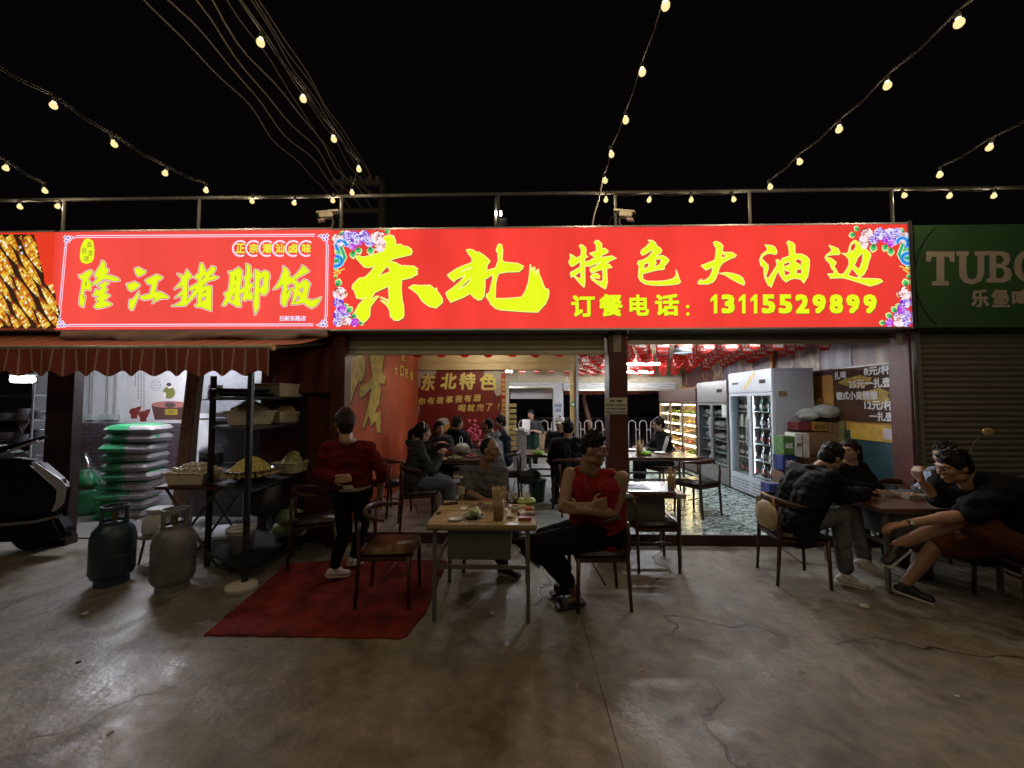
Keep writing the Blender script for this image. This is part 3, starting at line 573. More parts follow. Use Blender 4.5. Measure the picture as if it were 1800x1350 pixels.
# ---------- unlit green beer sign at the right
ga, gb = at(1606, 396, -.1), at(1990, 574, -.1)
gs = E('green_beer_sign', 'unlit dark green sign with pale serif letters above the closed shutter', 'shop sign', ((ga.x+gb.x)/2, -.1, gb.z))
M_green = mat('green_banner', (.03, .085, .03), .6, var=.12, scale=2, bump=.1, bscale=5)
MB().box((ga.x, -.1, gb.z), (gb.x, .08, ga.z)).build('panel', M_green, gs)
M_cream = mat('cream_letter', (.36, .30, .26), .6, var=.1)
def serif(mb, ch, px0, px1, py0, py1):
    """slab-serif capital drawn in a 0..1 box"""
    def q(x, y): return (px0 + (px1 - px0) * x, py1 + (py0 - py1) * y)
    S = {'T': [[(0,1),(1,1),(1,.70),(.86,.70),(.80,.84),(.64,.84),(.64,.14),(.80,.12),(.80,0),(.20,0),(.20,.12),(.36,.14),(.36,.84),(.20,.84),(.14,.70),(0,.70)]],
         'U': [[(-.04,1),(.40,1),(.40,.88),(.32,.86),(.32,.32),(.38,.18),(.52,.14),(.66,.20),(.70,.34),(.70,.86),(.60,.88),(.60,1),(1.02,1),(1.02,.88),(.94,.86),(.94,.30),(.82,.08),(.52,-.02),(.20,.06),(.06,.26),(.06,.86),(-.04,.88)]],
         'B': [[(0,1),(.66,1),(.88,.92),(.94,.74),(.86,.58),(.72,.53),(.92,.44),(1,.26),(.92,.08),(.68,0),(0,0),(0,.12),(.12,.14),(.12,.86),(0,.88)], [(.38,.86),(.58,.86),(.68,.74),(.58,.60),(.38,.60)], [(.38,.46),(.60,.46),(.72,.30),(.60,.14),(.38,.14)]],
         'O': [[(.5 + .5*math.cos(t*.3927), .5 + .53*math.sin(t*.3927)) for t in range(16)], [(.5 + .22*math.cos(t*.3927), .5 + .36*math.sin(t*.3927)) for t in range(16)]],
         'R': [[(0,1),(.66,1),(.9,.9),(.94,.7),(.84,.54),(.74,.5),(.9,.14),(1,.12),(1,0),(.7,0),(.5,.44),(.38,.44),(.38,.14),(.5,.12),(.5,0),(0,0),(0,.12),(.12,.14),(.12,.86),(0,.88)], [(.38,.86),(.58,.86),(.68,.72),(.58,.58),(.38,.58)]],
         'G': [[(.5 + .5*math.cos(t*.3927+.6), .5 + .53*math.sin(t*.3927+.6)) for t in range(15)] + [(1,.5),(.55,.5),(.55,.38),(.74,.36),(.72,.22),(.5,.12),(.28,.24),(.24,.5),(.3,.78),(.5,.88),(.68,.8)]]}
    return [[q(*p) for p in ring] for ring in S[ch]]
for ch, x0, x1 in (('T', 1628, 1678), ('U', 1683, 1733), ('B', 1734, 1779), ('O', 1782, 1830), ('R', 1836, 1884), ('G', 1890, 1940)):
    link('letter', glyph_mesh(serif(None, ch, x0, x1, 442 - (x0 - 1628) * .005, 502 - (x0 - 1628) * .05), -.104), M_cream, gs)
for i, ch in enumerate('乐堡啤酒'):
    x0 = 1706 + i * 36; a, b = at(x0, 509, -.104), at(x0 + 33, 540, -.104); c = (a + b) / 2
    lettering('small_character', ch, M_cream, gs, (c.x, -.104, c.z), (1,0,0), (0,0,1), b.x - a.x, a.z - b.z, .035)
r = MB(); ribbon(r, [(1700 + 92 * math.cos(a), 485 + 105 * math.sin(a)) for a in [2.2 + k * .06 for k in range(0, 32)]], .02, -.1025, closed=False); r.build('ring_line', mat('dark_green_line', (.02, .06, .02), .6, var=0), gs, fixn=False)
# ================================================================== shutters, awning, rail, wires, lights
M_slat = mat('shutter_slat', (.34, .30, .22), .45, metal=.2, var=.12, scale=8); M_slat2 = mat('closed_shutter_slat', (.15, .14, .12), .5, metal=.1, var=.1, scale=6)
def slat_mesh(w_, h_, m):
    pr = [(0, 0), (-.004, h_ * .12), (-.014, h_ * .35), (-.016, h_ * .5), (-.014, h_ * .65), (-.004, h_ * .88), (0, h_ * .97)]
    b = MB(); n = len(pr); v = [(0, y, z) for y, z in pr] + [(w_, y, z) for y, z in pr]
    b.add(v, [(i, i + 1, n + i + 1, n + i) for i in range(n - 1)]); me = b.mesh('slat', fixn=False); me.materials.append(m); return me
def shutter(label, x0, x1, z0, z1, Y, hs, m, bar=True, name='roller_shutter'):
    s = E(name, label, 'shutter', (x0, Y, z0)); me = slat_mesh(x1 - x0, hs, m)
    n = int((z1 - z0 - (.05 if bar else 0)) / hs) + 1
    for i in range(n):
        o = bpy.data.objects.new('slat', me); C.objects.link(o); o.parent = s; o.location = (0, 0, (.05 if bar else 0) + i * hs)
    MB().box((x0, Y + .002, z0 + .05), (x1, Y + .01, z1)).build('backing', M_dark, s)
    if bar: MB().box((x0, Y - .03, z0), (x1, Y + .02, z0 + .05)).build('bottom_bar', mat('shutter_bar', (.46, .42, .34), .35, metal=.5, var=.1), s, bevel=.006)
    return s
zt0 = at(830, 583, .10).z
shutter('rolled up beige shutter under the sign over the left dining bay', at(608, 600, .1).x, at(1062, 600, .1).x, at(830, 624, .1).z, at(830, 570, .1).z, .1, .072, M_slat)
shutter('rolled up beige shutter edge over the right dining bay', at(1104, 600, .1).x, at(1561, 600, .1).x, at(1330, 605, .1).z, at(1330, 570, .1).z, .1, .072, M_slat)
ns = shutter('closed beige roller shutter under the dark green sign', at(1604, 600, .08).x, 8.2, .02, at(1650, 573, .08).z, .08, .066, M_slat2)
for px in (1607,):
    MB().box((at(px, 600, .05).x, .03, 0), (at(px, 600, .05).x + .05, .1, at(1650, 573, .08).z)).build('guide_rail', mat('guide_rail', (.3,.28,.24), .4, metal=.5), ns)
shutter('rolled up grey shutter above the right rear opening', bx2, bx3, zt - .10, zt + .12, YB - .08, .06, mat('grey_slat', (.50, .50, .52), .4, metal=.3, var=.08))
shutter('rolled up grey shutter above the left rear opening', bx0, bx1, zt - .02, zt + .14, YB - .08, .06, MATS['grey_slat'])
# ---- rail frame above the signs
zr = at(900, 341, .1).z; M_pipe = mat('dull_pipe', (.07, .066, .062), .6, metal=.3, var=.2)
rf = E('pipe_railing', 'thin grey pipe frame standing along the top of the signs', 'railing', (0, .1, ma.z))
MB().tube([(-9, .1, zr), (9, .1, zr)], .022, 8).build('top_rail', M_pipe, rf)
for px in (113, 350, 876, 1082, 1318, 1568, 600):
    x = at(px, 370, .1).x; MB().tube([(x, .1, ma.z - .1), (x, .1, zr)], .018, 8).build('post', M_pipe, rf)
# ---- strings of bulbs (the lamps of the yard)
def bulb_mats():
    m = bpy.data.materials.new('frosted_bulb'); m.use_nodes = True; nt = m.node_tree; nt.nodes.clear(); N = nt.nodes.new
    lw = N('ShaderNodeLayerWeight'); lw.inputs[0].default_value = .35
    rp = N('ShaderNodeValToRGB'); nt.links.new(lw.outputs['Facing'], rp.inputs[0]); rp.color_ramp.elements[0].color = (1.0, .82, .38, 1); rp.color_ramp.elements[1].color = (.95, .58, .16, 1); rp.color_ramp.elements[0].position = .45
    e = N('ShaderNodeEmission'); e.inputs[1].default_value = 1.12; nt.links.new(rp.outputs[0], e.inputs[0]); t = N('ShaderNodeBsdfTransparent'); x = N('ShaderNodeMixShader'); x.inputs[0].default_value = .82; o = N('ShaderNodeOutputMaterial')
    nt.links.new(t.outputs[0], x.inputs[1]); nt.links.new(e.outputs[0], x.inputs[2]); nt.links.new(x.outputs[0], o.inputs[0]); m.cycles.emission_sampling = 'NONE'; return m
M_bulb = bulb_mats(); M_cable = mat('string_cable', (.018, .016, .014), .8, var=.1, spec=.15)
bulb_me = MB().lathe([(.0, -.027), (.014, -.024), (.024, -.014), (.027, 0), (.024, .015), (.015, .028), (.013, .036)], n=14).mesh('bulb'); bulb_me.materials.append(M_bulb)
sock_me = MB().lathe([(.015, .036), (.017, .05), (.015, .085), (.004, .09)], n=10).mesh('socket'); sock_me.materials.append(mat('bulb_socket', (.03, .03, .03), .5, var=0))
BULB_W = 18.5
lamp_data = bpy.data.lights.new('bulb_light', 'POINT'); lamp_data.energy = BULB_W; lamp_data.color = (1.0, .80, .50); lamp_data.shadow_soft_size = .02
def string(label, pts, group='strings of warm bulbs over the yard', lit_every=1):
    """pts: bulb centres from wall outwards; cable runs just above them"""
    s = E('string_light', label, 'string lights', pts[0], group); o0 = Vector(pts[0]); c = []
    for i, p in enumerate(pts):
        p = Vector(p); c.append(p + Vector((0, 0, .085)))
        if i < len(pts) - 1: c.append((p + Vector(pts[i+1])) / 2 + Vector((0, 0, .085 - .03)))
    MB().tube(c, .004, 5).build('cable', M_cable, s)
    MB().tube([q + Vector((.006, 0, .014 + .006 * (i % 2))) for i, q in enumerate(c)], .003, 4).build('carrier_wire', M_cable, s)
    for i, p in enumerate(pts):
        p = Vector(p); tilt = Matrix.Rotation(random.uniform(-.25, .25), 4, 'X') @ Matrix.Rotation(random.uniform(-.25, .25), 4, 'Y')
        b = bpy.data.objects.new('bulb', bulb_me); C.objects.link(b); b.parent = s; b.location = p - o0; b.rotation_euler = tilt.to_euler()
        k = bpy.data.objects.new('socket', sock_me); C.objects.link(k); k.parent = b
        if i % lit_every == 0:
            l = bpy.data.objects.new('bulb_light', lamp_data); C.objects.link(l); l.parent = b
def D(px, py, d): return at(px, py, d - 4.52)
def run(pp, n_more, step):
    P = [D(*q) for q in pp]; d = (P[-1] - P[0]) / (len(P) - 1); d.z = 0
    for k in range(n_more): P.append(P[-1] + d * step + Vector((0, 0, .02 * math.sin(k))))
    return P
H = lambda py: 2.40 * 676 / (706 - py)
string('string of bulbs running overhead from the middle of the sign towards the camera', run([(x, y, H(y)) for x, y in ((1064,318),(1075,272),(1100,212),(1129,127),(1170,10))], 11, 1))
string('string of bulbs reaching the top right corner of the picture', run([(x, y, H(y)) for x, y in ((1354,329),(1406,285),(1475,228),(1560,151),(1686,41))], 11, 1))
string('string with two bulbs showing above the dark green sign', run([(x, y, H(y)) for x, y in ((1652,308),(1739,260))], 13, 1))
string('string of bulbs running down from the left edge of the picture', run([(x, y, H(y)) for x, y in ((362,335),(290,305),(201,254),(94,186))], 11, 1))
string('string of bulbs beside the overhead power cables', run([(x, y, H(y)) for x, y in ((619,339),(631,298),(587,245),(533,174),(458,75))], 11, 1))
string('string with a single bulb showing near the far left edge', run([(79, 336, H(336)), (10, 296, H(296))], 12, 1))
RH = 4.6
string('row of four bulbs hung under the pipe rail right of centre', [D(x, y, RH) for x, y in ((1065,352),(1141,352),(1215,352),(1290,351))])
string('row of three bulbs hung under the pipe rail above the green sign', [D(x, y, RH) for x, y in ((1590,344),(1669,345),(1747,345))])
string('row of three bulbs hung under the pipe rail above the rice sign', [D(x, y, RH) for x, y in ((443,354),(517,357),(585,353))])
string('pair of bulbs hung under the pipe rail at the far left', [D(x, y, RH) for x, y in ((35,364),(101,363))])
cb = tag(MB().tube([D(1063,318,4.2) + Vector((0,0,.1)), D(1052,352,4.6), D(1044,380,4.6), D(1040,404,4.55)], .009, 6).build('feed_cable', mat('feed_cable', (.30,.26,.22), .5)), 'thick cable dropping from the rail to the main sign', 'cable')
# ---- power pole behind the building and the cables overhead
YP = 8.0; M_pole = mat('concrete_pole', (.24, .20, .17), .7, var=.15); M_wire = mat('power_wire', (.85, .66, .55), .45, metal=.0, var=.1)  # orange lamplight on the lower wires is put into their colour
pp_ = E('power_pole_frame', 'twin concrete pole frame with cross arms behind the sign', 'utility pole', at(635, 700, YP))
for px in (599.5, 671):
    x = at(px, 360, YP).x; MB().tube([(x, YP, 0), (x, YP, at(px, 318, YP).z)], .11 if px < 650 else .13, 10).build('pole', M_pole, pp_, smooth=True)
za, zbm = at(635, 323, YP).z, at(635, 373, YP).z
MB().box((at(598, 0, YP).x - .1, YP - .12, za - .09), (at(674, 0, YP).x + .1, YP + .0, za + .09)).build('cross_arm', M_pole, pp_)
MB().box((at(612, 0, YP).x - .1, YP - .12, zbm - .06), (at(668, 0, YP).x + .1, YP + .0, zbm + .06)).build('cross_arm', M_pole, pp_)
MB().tube([(at(636, 0, YP).x, YP - .1, za), (at(670, 0, YP).x, YP - .1, at(670, 352, YP).z)], .06, 6).build('brace', M_pole, pp_)
M_insul = mat('insulator', (.45, .42, .40), .3, var=0)
for px in (604, 618, 634, 650, 664):
    p = at(px, 318, YP); MB().lathe([(.03, 0), (.06, .03), (.03, .06), (.06, .09), (.02, .16)], (p.x, YP - .06, za + .09), 10).build('insulator', M_insul, pp_, smooth=True)
lower = [((262, 0), (585, 353)), ((299, 0), (622, 368)), ((333, 0), (640, 370)), ((368, 0), (658, 372))]
upper = [((402, 0), (616, 322)), ((424, 0), (634, 318)), ((440, 0), (645, 317)), ((448, 0), (655, 318)), ((456, 0), (660, 319))]
for i, (a, b) in enumerate(lower + upper):
    low = i < 4; zq = zbm if low else za; p1 = at(b[0], b[1], YP - .1); r_ = ray(a[0], a[1]); p0 = CAM + r_ * ((zq + (.15 if low else .35) - CAM.z) / r_.z)
    ext = p0 + (p0 - p1) * .8; pts = []; rr = random.Random(i)
    for k in range(41):
        t = k / 40; q = ext.lerp(p1, t); sag = -.35 * math.sin(math.pi * t)
        wv = (.045 if low else .02) * (math.sin(t * 23 + i * 1.7) + .6 * math.sin(t * 41 + i))
        pts.append(q + Vector((wv, 0, wv * .8 + sag * (.0))))
    lab = ['lowest wavy orange lit power cable of the bundle at upper left', 'second lowest wavy power cable of the bundle at upper left', 'third lowest wavy power cable of the bundle at upper left', 'fourth wavy power cable from the left in the bundle'][i] if low else f'thin grey power cable, {["first", "second", "third", "fourth", "last"][i - 4]} from the left in the tight upper bundle'
    tag(MB().tube(pts, .016 if low else .014, 5).build('power_cable', M_wire if low else mat('grey_wire', (.72, .62, .54), .5), smooth=True), lab, 'cable', 'overhead power cables')
# ---- street lamp far behind
sp = at(871, 400, 20); st = E('street_lamp', 'small distant street lamp post showing above the main sign', 'street lamp', (sp.x, 20, 0))
MB().tube([(sp.x, 20, 0), (sp.x, 20, at(871, 347, 20).z)], [.16, .09], 8).build('post', M_pole, st)
lp = at(876, 376, 19.8); MB().box((lp.x - .2, 19.6, lp.z - .09), (lp.x + .22, 19.9, lp.z + .1)).build('lamp_head', emat('street_lamp_glow', (1.0, 1.0, .8), 14, sample=True), st)
q = at(882, 398, 19.9); MB().tube([(sp.x, 19.95, lp.z), (lp.x, 19.8, lp.z)], .05, 6).build('lamp_arm', M_pole, st); MB().box((q.x - .3, 19.8, q.z - .4), (q.x + .35, 20, q.z + .5)).build('control_box', M_pipe, st)
# ---- security cameras
def cctv(px, py, flip, label):
    p = at(px, py, -.08); f = -1 if flip else 1; s = E('security_camera', label, 'security camera', (p.x, p.y, ma.z), 'security cameras on the signs')
    ax = Vector((f * .86, -.42, -.30)).normalized(); up = Vector((0, 0, 1)); up = (up - ax * up.dot(ax)).normalized(); rt = ax.cross(up)
    M_cc = mat('camera_shell', (.60, .52, .40), .4, var=.1)
    c = p + Vector((0, 0, .04))
    hood = MB(); hood.obox(c + up * .03, ax * .125, rt * .05, up * .012); hood.obox(c + up * .0 + ax * .03, ax * .075, rt * .045, up * .034); hood.build('body', M_cc, s, bevel=.006)
    MB().tube([c + ax * .10, c + ax * .135], .03, 12).build('lens', mat('lens_black', (.01,.01,.01), .1, var=0), s)
    MB().obox(c + ax * .09 - up * .055, ax * .035, rt * .03, up * .012).build('infrared_plate', mat('ir_plate', (.55, .35, .38), .4, var=0), s)
    MB().tube([c - up * .04 - ax * .03, c - up * .09 - ax * .03, Vector((p.x - ax.x * .03, p.y + .02, ma.z + .018))], .014, 8).build('bracket', M_pipe, s)
    MB().tube([c - ax * .08 - up * .02, c - ax * .15 - up * .05, c - ax * .14 - up * .12, Vector((p.x - f * .1, p.y + .03, ma.z + .02))], .005, 6).build('cable', M_cable, s)
cctv(577, 384, True, 'white security camera on the corner between the two red signs')
cctv(1097, 383, False, 'white security camera above the middle of the main sign')
# ================================================================== awning stall at the left
M_awn = mat('awning_red_cloth', (.20, .035, .028), .75, var=.15, scale=3, bump=.25, bscale=9)
M_awnl = mat('awning_pale_stripe', (.34, .22, .15), .75, var=.1); M_awntop = mat('awning_orange_top', (.42, .15, .09), .7, var=.15)
YA = -.76; zA = at(470, 610, YA).z; xA1 = at(476, 610, YA).x; xA0 = -7.6
aw = E('striped_awning', 'dark red striped awning with scalloped valance hanging over the left stall', 'awning', (xA1, YA, zA))
MB().tube([(xA0, YA, zA), (xA1, YA, zA)], .026, 12).build('front_bar', mat('awning_bar', (.40, .37, .31), .4, metal=.4), aw, smooth=True)
MB().lathe([(.0, -.03), (.034, -.03), (.034, .03), (.0, .03)], n=14).mesh('x')
cap_ = MB().tube([(xA1 - .005, YA, zA), (xA1 + .03, YA, zA)], .036, 14); cap_.build('bar_cap', mat('yellow_plastic', (.55, .42, .20), .5, var=0), aw)
# canopy: striped cloth sloping back to the wall
n = 44
def strip_cloth(name, f, m, x0, x1):
    b = MB(); ks = 6
    for k in range(ks):
        t0, t1 = k / ks, (k + 1) / ks; b.quad(f(x0, t0), f(x1, t0), f(x1, t1), f(x0, t1))
    return b.build(name, m, aw, fixn=False)
wid = (xA1 - xA0) / n
zW = at(300, 585, .02).z
for i in range(n):
    x0, x1 = xA0 + i * wid, xA0 + (i + 1) * wid
    canopy = lambda x, t: (x + t * .30 * max(0, (x - xA0) / (xA1 - xA0)), YA + (.02 - YA) * t, zA + .022 + (zW - zA - .02) * t - .05 * math.sin(math.pi * t))
    strip_cloth('canopy_strip', canopy, M_awntop if i % 2 else mat('awning_top_dark', (.30, .09, .06), .7, var=.15), x0, x1)
# valance: one scalloped band per stripe, rippled
def valance(x0, x1, m, name, dz=0.0):
    b = MB(); nx_, nz_ = 6, 5; V = []
    for k in range(nz_ + 1):
        for i in range(nx_ + 1):
            x = x0 + (x1 - x0) * i / nx_; ph = (x - xA0) / (2 * wid) * 2 * math.pi
            bot = .255 + .028 * math.cos(ph); t = k / nz_
            V.append((x, YA - .02 - .025 * math.sin(ph * .5) * t + dz, zA - .01 - bot * t))
    F = [(k*(nx_+1)+i, k*(nx_+1)+i+1, (k+1)*(nx_+1)+i+1, (k+1)*(nx_+1)+i) for k in range(nz_) for i in range(nx_)]
    b.add(V, F); return b.build(name, m, aw, smooth=True, fixn=False)
vi = 0
for i in range(n):
    x0 = xA0 + i * wid
    valance(x0, x0 + wid * .84, M_awn, 'valance_strip'); valance(x0 + wid * .84, x0 + wid, M_awnl, 'valance_stripe')
MB().tube([(xA1 + .0, YA, zA - .01), (at(570, 606, .0).x, .0, at(570, 604, 0).z)], .018, 8).build('folding_arm', M_pipe, aw)
# loose red cloth hung behind the end of the awning
M_rcloth = mat('dark_red_curtain', (.10, .014, .012), .8, var=.2, bump=.2, bscale=8)
def drape(name, px0, px1, py0, py1, Y, m, amp=.03, fr=9, n=24):
    a, b_ = at(px0, py0, Y), at(px1, py1, Y); b = MB(); V = []
    for k in range(7):
        for i in range(n + 1):
            t = i / n; V.append((a.x + (b_.x - a.x) * t, Y + amp * math.sin(t * fr * 2 + k * .3) , a.z + (b_.z - a.z) * k / 6))
    b.add(V, [(k*(n+1)+i, k*(n+1)+i+1, (k+1)*(n+1)+i+1, (k+1)*(n+1)+i) for k in range(6) for i in range(n)]); return b.build(name, m, smooth=True, fixn=False)
tag(drape('red_curtain', 470, 583, 612, 690, .02, M_rcloth), 'dark red cloth hanging beside the end of the awning', 'curtain')
tp = MB(); nT = 40; VT = []
for k in range(6):
    for i in range(nT + 1):
        t = i / nT; px = 105 + 470 * t; sag = 5 * math.sin(t * 7) + 3 * math.sin(t * 17 + 1); p = at(px, 580.5 + (k / 5) * (16 + sag + (4 if .2 < t < .9 else -4)), -.17 - .10 * math.sin(k / 5 * 2.2)); VT.append((p.x, p.y + .012 * math.sin(t * 31 + k), p.z))
tp.add(VT, [(k*(nT+1)+i, k*(nT+1)+i+1, (k+1)*(nT+1)+i+1, (k+1)*(nT+1)+i) for k in range(5) for i in range(nT)])
tag(tp.build('grey_tarpaulin', mat('grey_brown_tarp', (.20, .15, .13), .7, var=.2, scale=5, bump=.3, bscale=12), smooth=True, fixn=False), 'grey brown tarpaulin sagging between the awning and the rice sign', 'tarpaulin')
# maroon boarded front right of the stall
bw = E('boarded_front', 'dark maroon boarded front between awning stall and restaurant', 'wall', at(530, 960, .12))
xa, xb = at(455, 800, .12).x, at(583, 800, .12).x
for i in range(5):
    x0 = xa + (xb - xa) * i / 5; MB().box((x0 + .004, .12 + (i % 2) * .008, 0), (x0 + (xb - xa) / 5 - .004, .17, 2.72)).build('panel', M_maroon, bw)
wall('stall_light_stop', (-9, .10, 2.38), (xa, .16, 2.9), M_maroon)  # unseen wall strip added to stop stall light leaking above the boards
# hall behind
wall('stall_floor', (-9, .2, .002), (XL - .16, 3.2, .02), mat('stall_concrete', (.16,.15,.14), .5, bump=.2))
YW = 2.35
wall('stall_back_wall', (-9, YW, 0), (XL - .16, YW + .1, 2.9), M_white)
wall('stall_ceiling', (-9, .2, 2.62), (XL - .16, YW, 2.7), M_white)
wall('stall_side_wall', (XL - .2, .2, 0), (XL - .125, YW, 2.62), M_white)
# brick-pattern dado: dark glazed bricks with pale joints
M_brick = mat('dark_glazed_brick', (.10, .075, .085), .3, var=.2, scale=3)
xd0, xd1 = -7.2, at(345, 750, YW).x; zd = at(200, 743, YW).z
dd = tag(MB().box((xd0, YW - .012, 0), (xd1, YW - .001, zd)).build('stall_dado', mat('pale_grout', (.5,.48,.5), .8, var=.05)), None, None, kind='structure')
brm = MB().box((0, -.02, 0), (.19, .0, .06)).mesh('brick'); brm.materials.append(M_brick)
zrow = 0
for r_ in range(12):
    z_ = zd - .067 * (r_ + 1); x = at(128, 750, YW).x - .3 + (r_ % 2) * .1
    while x < xd1 - .2:
        o = bpy.data.objects.new('brick', brm); C.objects.link(o); o.parent = dd; o.location = (x, YW - .0125, z_ + .004); x += .2
# conduits and boxes on the wall
for px, r_, lab in ((160, .022, 'grey vertical cable conduit nearest the brown pillar'), (188, .014, 'middle vertical conduit on the white stall wall'), (202, .014, 'vertical conduit left of the printed stall poster')):
    a, b_ = at(px, 655, YW - .03), at(px - 2, 728, YW - .03)
    c = E('wall_conduit', lab, 'conduit', (a.x, YW - .03, b_.z)); MB().tube([(a.x, YW - .03, 2.6), (b_.x, YW - .03, b_.z)], r_, 8).build('pipe', mat('conduit_grey', (.30, .28, .27), .5), c)
    MB().box((b_.x - .09, YW - .07, b_.z - .11), (b_.x + .09, YW - .002, b_.z)).build('junction_box', mat('switch_box', (.45, .48, .46), .5, var=.05), c, bevel=.008)
tag(MB().box((at(352, 690, YW - .3).x, YW - .3, 1.50), (at(462, 690, YW - .3).x, YW - .002, 2.35)).build('wall_cover_panel', mat('grey_cover_panel', (.16, .165, .18), .5, var=.15), bevel=.01), 'added grey panel covering the bright wall behind the rack top', 'cupboard')  # panel added to cover a stretch of wall that glowed too bright
# printed poster of the rice shop
a, b_ = at(225, 610, YW - .004), at(338, 741, YW - .004)
po = E('stall_poster', 'white stall poster with a cook, piglets and columns of small text', 'poster', ((a.x+b_.x)/2, YW, b_.z))
MB().box((a.x, YW - .006, b_.z), (b_.x, YW - .001, a.z)).build('sheet', mat('poster_white', (.62, .60, .61), .6, var=.04), po)
PY_ = YW - .008
def pp2(pts, col, k=0): return [at(x, y, PY_ - k * .0004) for x, y in pts], srgb(col)
cm = CM()
def addp(pts, col, k=0): cm.poly([at(x, y, PY_ - k * .0004) for x, y in pts], srgb(col))
def disc(cx, cy, rx, ry, col, k=0, n=14): addp([(cx + rx * math.cos(6.283*i/n), cy + ry * math.sin(6.283*i/n)) for i in range(n)], col, k)
def flush(name, kind=None):
    global cm
    o = cm.build(name, colmat('print_matte'), po); cm = CM()
    if kind: o['kind'] = kind
for k, (x, y) in enumerate(((236, 724), (252, 729))):
    disc(x, y, 9, 7, (120, 40, 36)); disc(x + 7, y - 5, 4.5, 4.5, (120, 40, 36), 1); addp([(x + 9, y - 9), (x + 12, y - 12), (x + 12, y - 6)], (120, 40, 36), 2)
    addp([(x - 6, y + 4), (x + 6, y + 4), (x + 5, y + 12), (x - 6, y + 12)], (120, 40, 36), 1); flush('piglet_print')
addp([(266, 712), (332, 712), (330, 738), (272, 738)], (86, 54, 48)); disc(299, 711, 33, 6, (176, 110, 104), 1); disc(299, 712, 10, 5, (90, 70, 70), 2); addp([(290, 719), (312, 719), (312, 729), (290, 729)], (170, 150, 50), 2); flush('crock_print')
disc(297, 690, 11, 11, (112, 118, 52), 1); disc(298, 679, 4, 4, (235, 225, 220), 2); disc(297, 676, 4.5, 3.5, (70, 60, 60), 3); disc(289, 694, 3, 5, (225, 215, 212), 2); flush('cook_print')
for t in range(16): disc(274 + 8 * math.cos(t * .3927), 677 + 9.5 * math.sin(t * .3927), 1, 1, (110, 110, 128), 1, 6)
for t in range(9): disc(274 + (t % 3 - 1) * 4, 677 + (t // 3 - 1) * 4.6, 1.5, 1, (140, 140, 155), 1, 6)
flush('lattice_print', 'stuff')
for x, n_ in ((238, 8), (243, 15), (248, 20), (253, 22)):
    for t in range(n_): addp([(x - 1, 655 + t * 3.2), (x + 1, 655 + t * 3.2), (x + 1, 657 + t * 3.2), (x - 1, 657 + t * 3.2)], (110, 104, 110), 1)
flush('text_columns', 'stuff')
lettering('crock_text', '招牌', mat('print_ink_brown', (.05, .03, .02), .6, var=0), po, tuple(at(301, 724, PY_ - .003)), (1,0,0), (0,0,1), height=.05)
# stall lamps
M_tube_l = emat('stall_tube_glow', (.90, .91, 1.0), 380, sample=True)
def tube_lamp(name, label, p0, p1, r, m, group=None, down=True):
    p0, p1 = Vector(p0), Vector(p1); s = E(name, label, 'lamp', (p0 + p1) / 2, group); d = (p1 - p0).normalized()
    MB().tube([p0 + d * .03, p1 - d * .03], r, 10).build('tube', m, s, smooth=True)
    up = Vector((0, 0, r + .018)); MB().obox((p0 + p1) / 2 + up, (p1 - p0) / 2, d.cross(Vector((0,0,1))) * .03, Vector((0, 0, .012))).build('batten', mat('lamp_batten', (.7, .7, .7), .5, var=0), s)
    return s
q = at(40, 667, .9); tube_lamp('fluorescent_lamp', 'bright white lamp glaring under the awning at the far left', (q.x - .17, .9, q.z), (q.x + .17, .9, q.z), .045, emat('stall_lamp_bright', (.86, .95, 1.0), 60, sample=True))
tube_lamp('fluorescent_lamp', 'ceiling tube lamp inside the rice stall behind the awning', (-5.9, .95, 2.57), (-4.7, .95, 2.57), .02, M_tube_l)
# leaning wooden post and steel column under the awning
M_wood = mat('weathered_wood', (.20, .13, .09), .75, var=.35, scale=6, stretch=(8, 8, .8), bump=.4, bscale=10)
w0, w1 = at(316, 905, .05), at(346, 640, .05)
wp = E('wooden_post', 'weathered wooden post leaning beside the steel column under the awning', 'post', w0)
MB().obox((w0 + w1) / 2, Vector((.075, 0, 0)), Vector((0, .05, 0)), (w1 - w0) / 2 * 1.02).build('timber', M_wood, wp, bevel=.01)
for t in (.25, .55, .8):
    q = w0.lerp(w1, t); MB().tube([q + Vector((.0, -.051, 0)), q + Vector((0, -.0555, 0))], .012, 8).build('knot', mat('wood_knot', (.06,.035,.025), .8), wp)
c0 = at(343, 880, .25); sc_ = E('steel_column', 'shiny grey steel column right of the leaning wooden post', 'column', (c0.x, .25, 0))
xc = at(343, 700, .25).x; MB().tube([(xc - .06, .25, 0), (xc + .03, .25, 2.6)], .055, 14).build('shaft', mat('galvanised', (.48, .49, .52), .3, metal=.6, var=.15, scale=5), sc_, smooth=True); MB().box((xc - .14, .17, 0), (xc + .02, .33, .02)).build('base_plate', M_pipe, sc_)
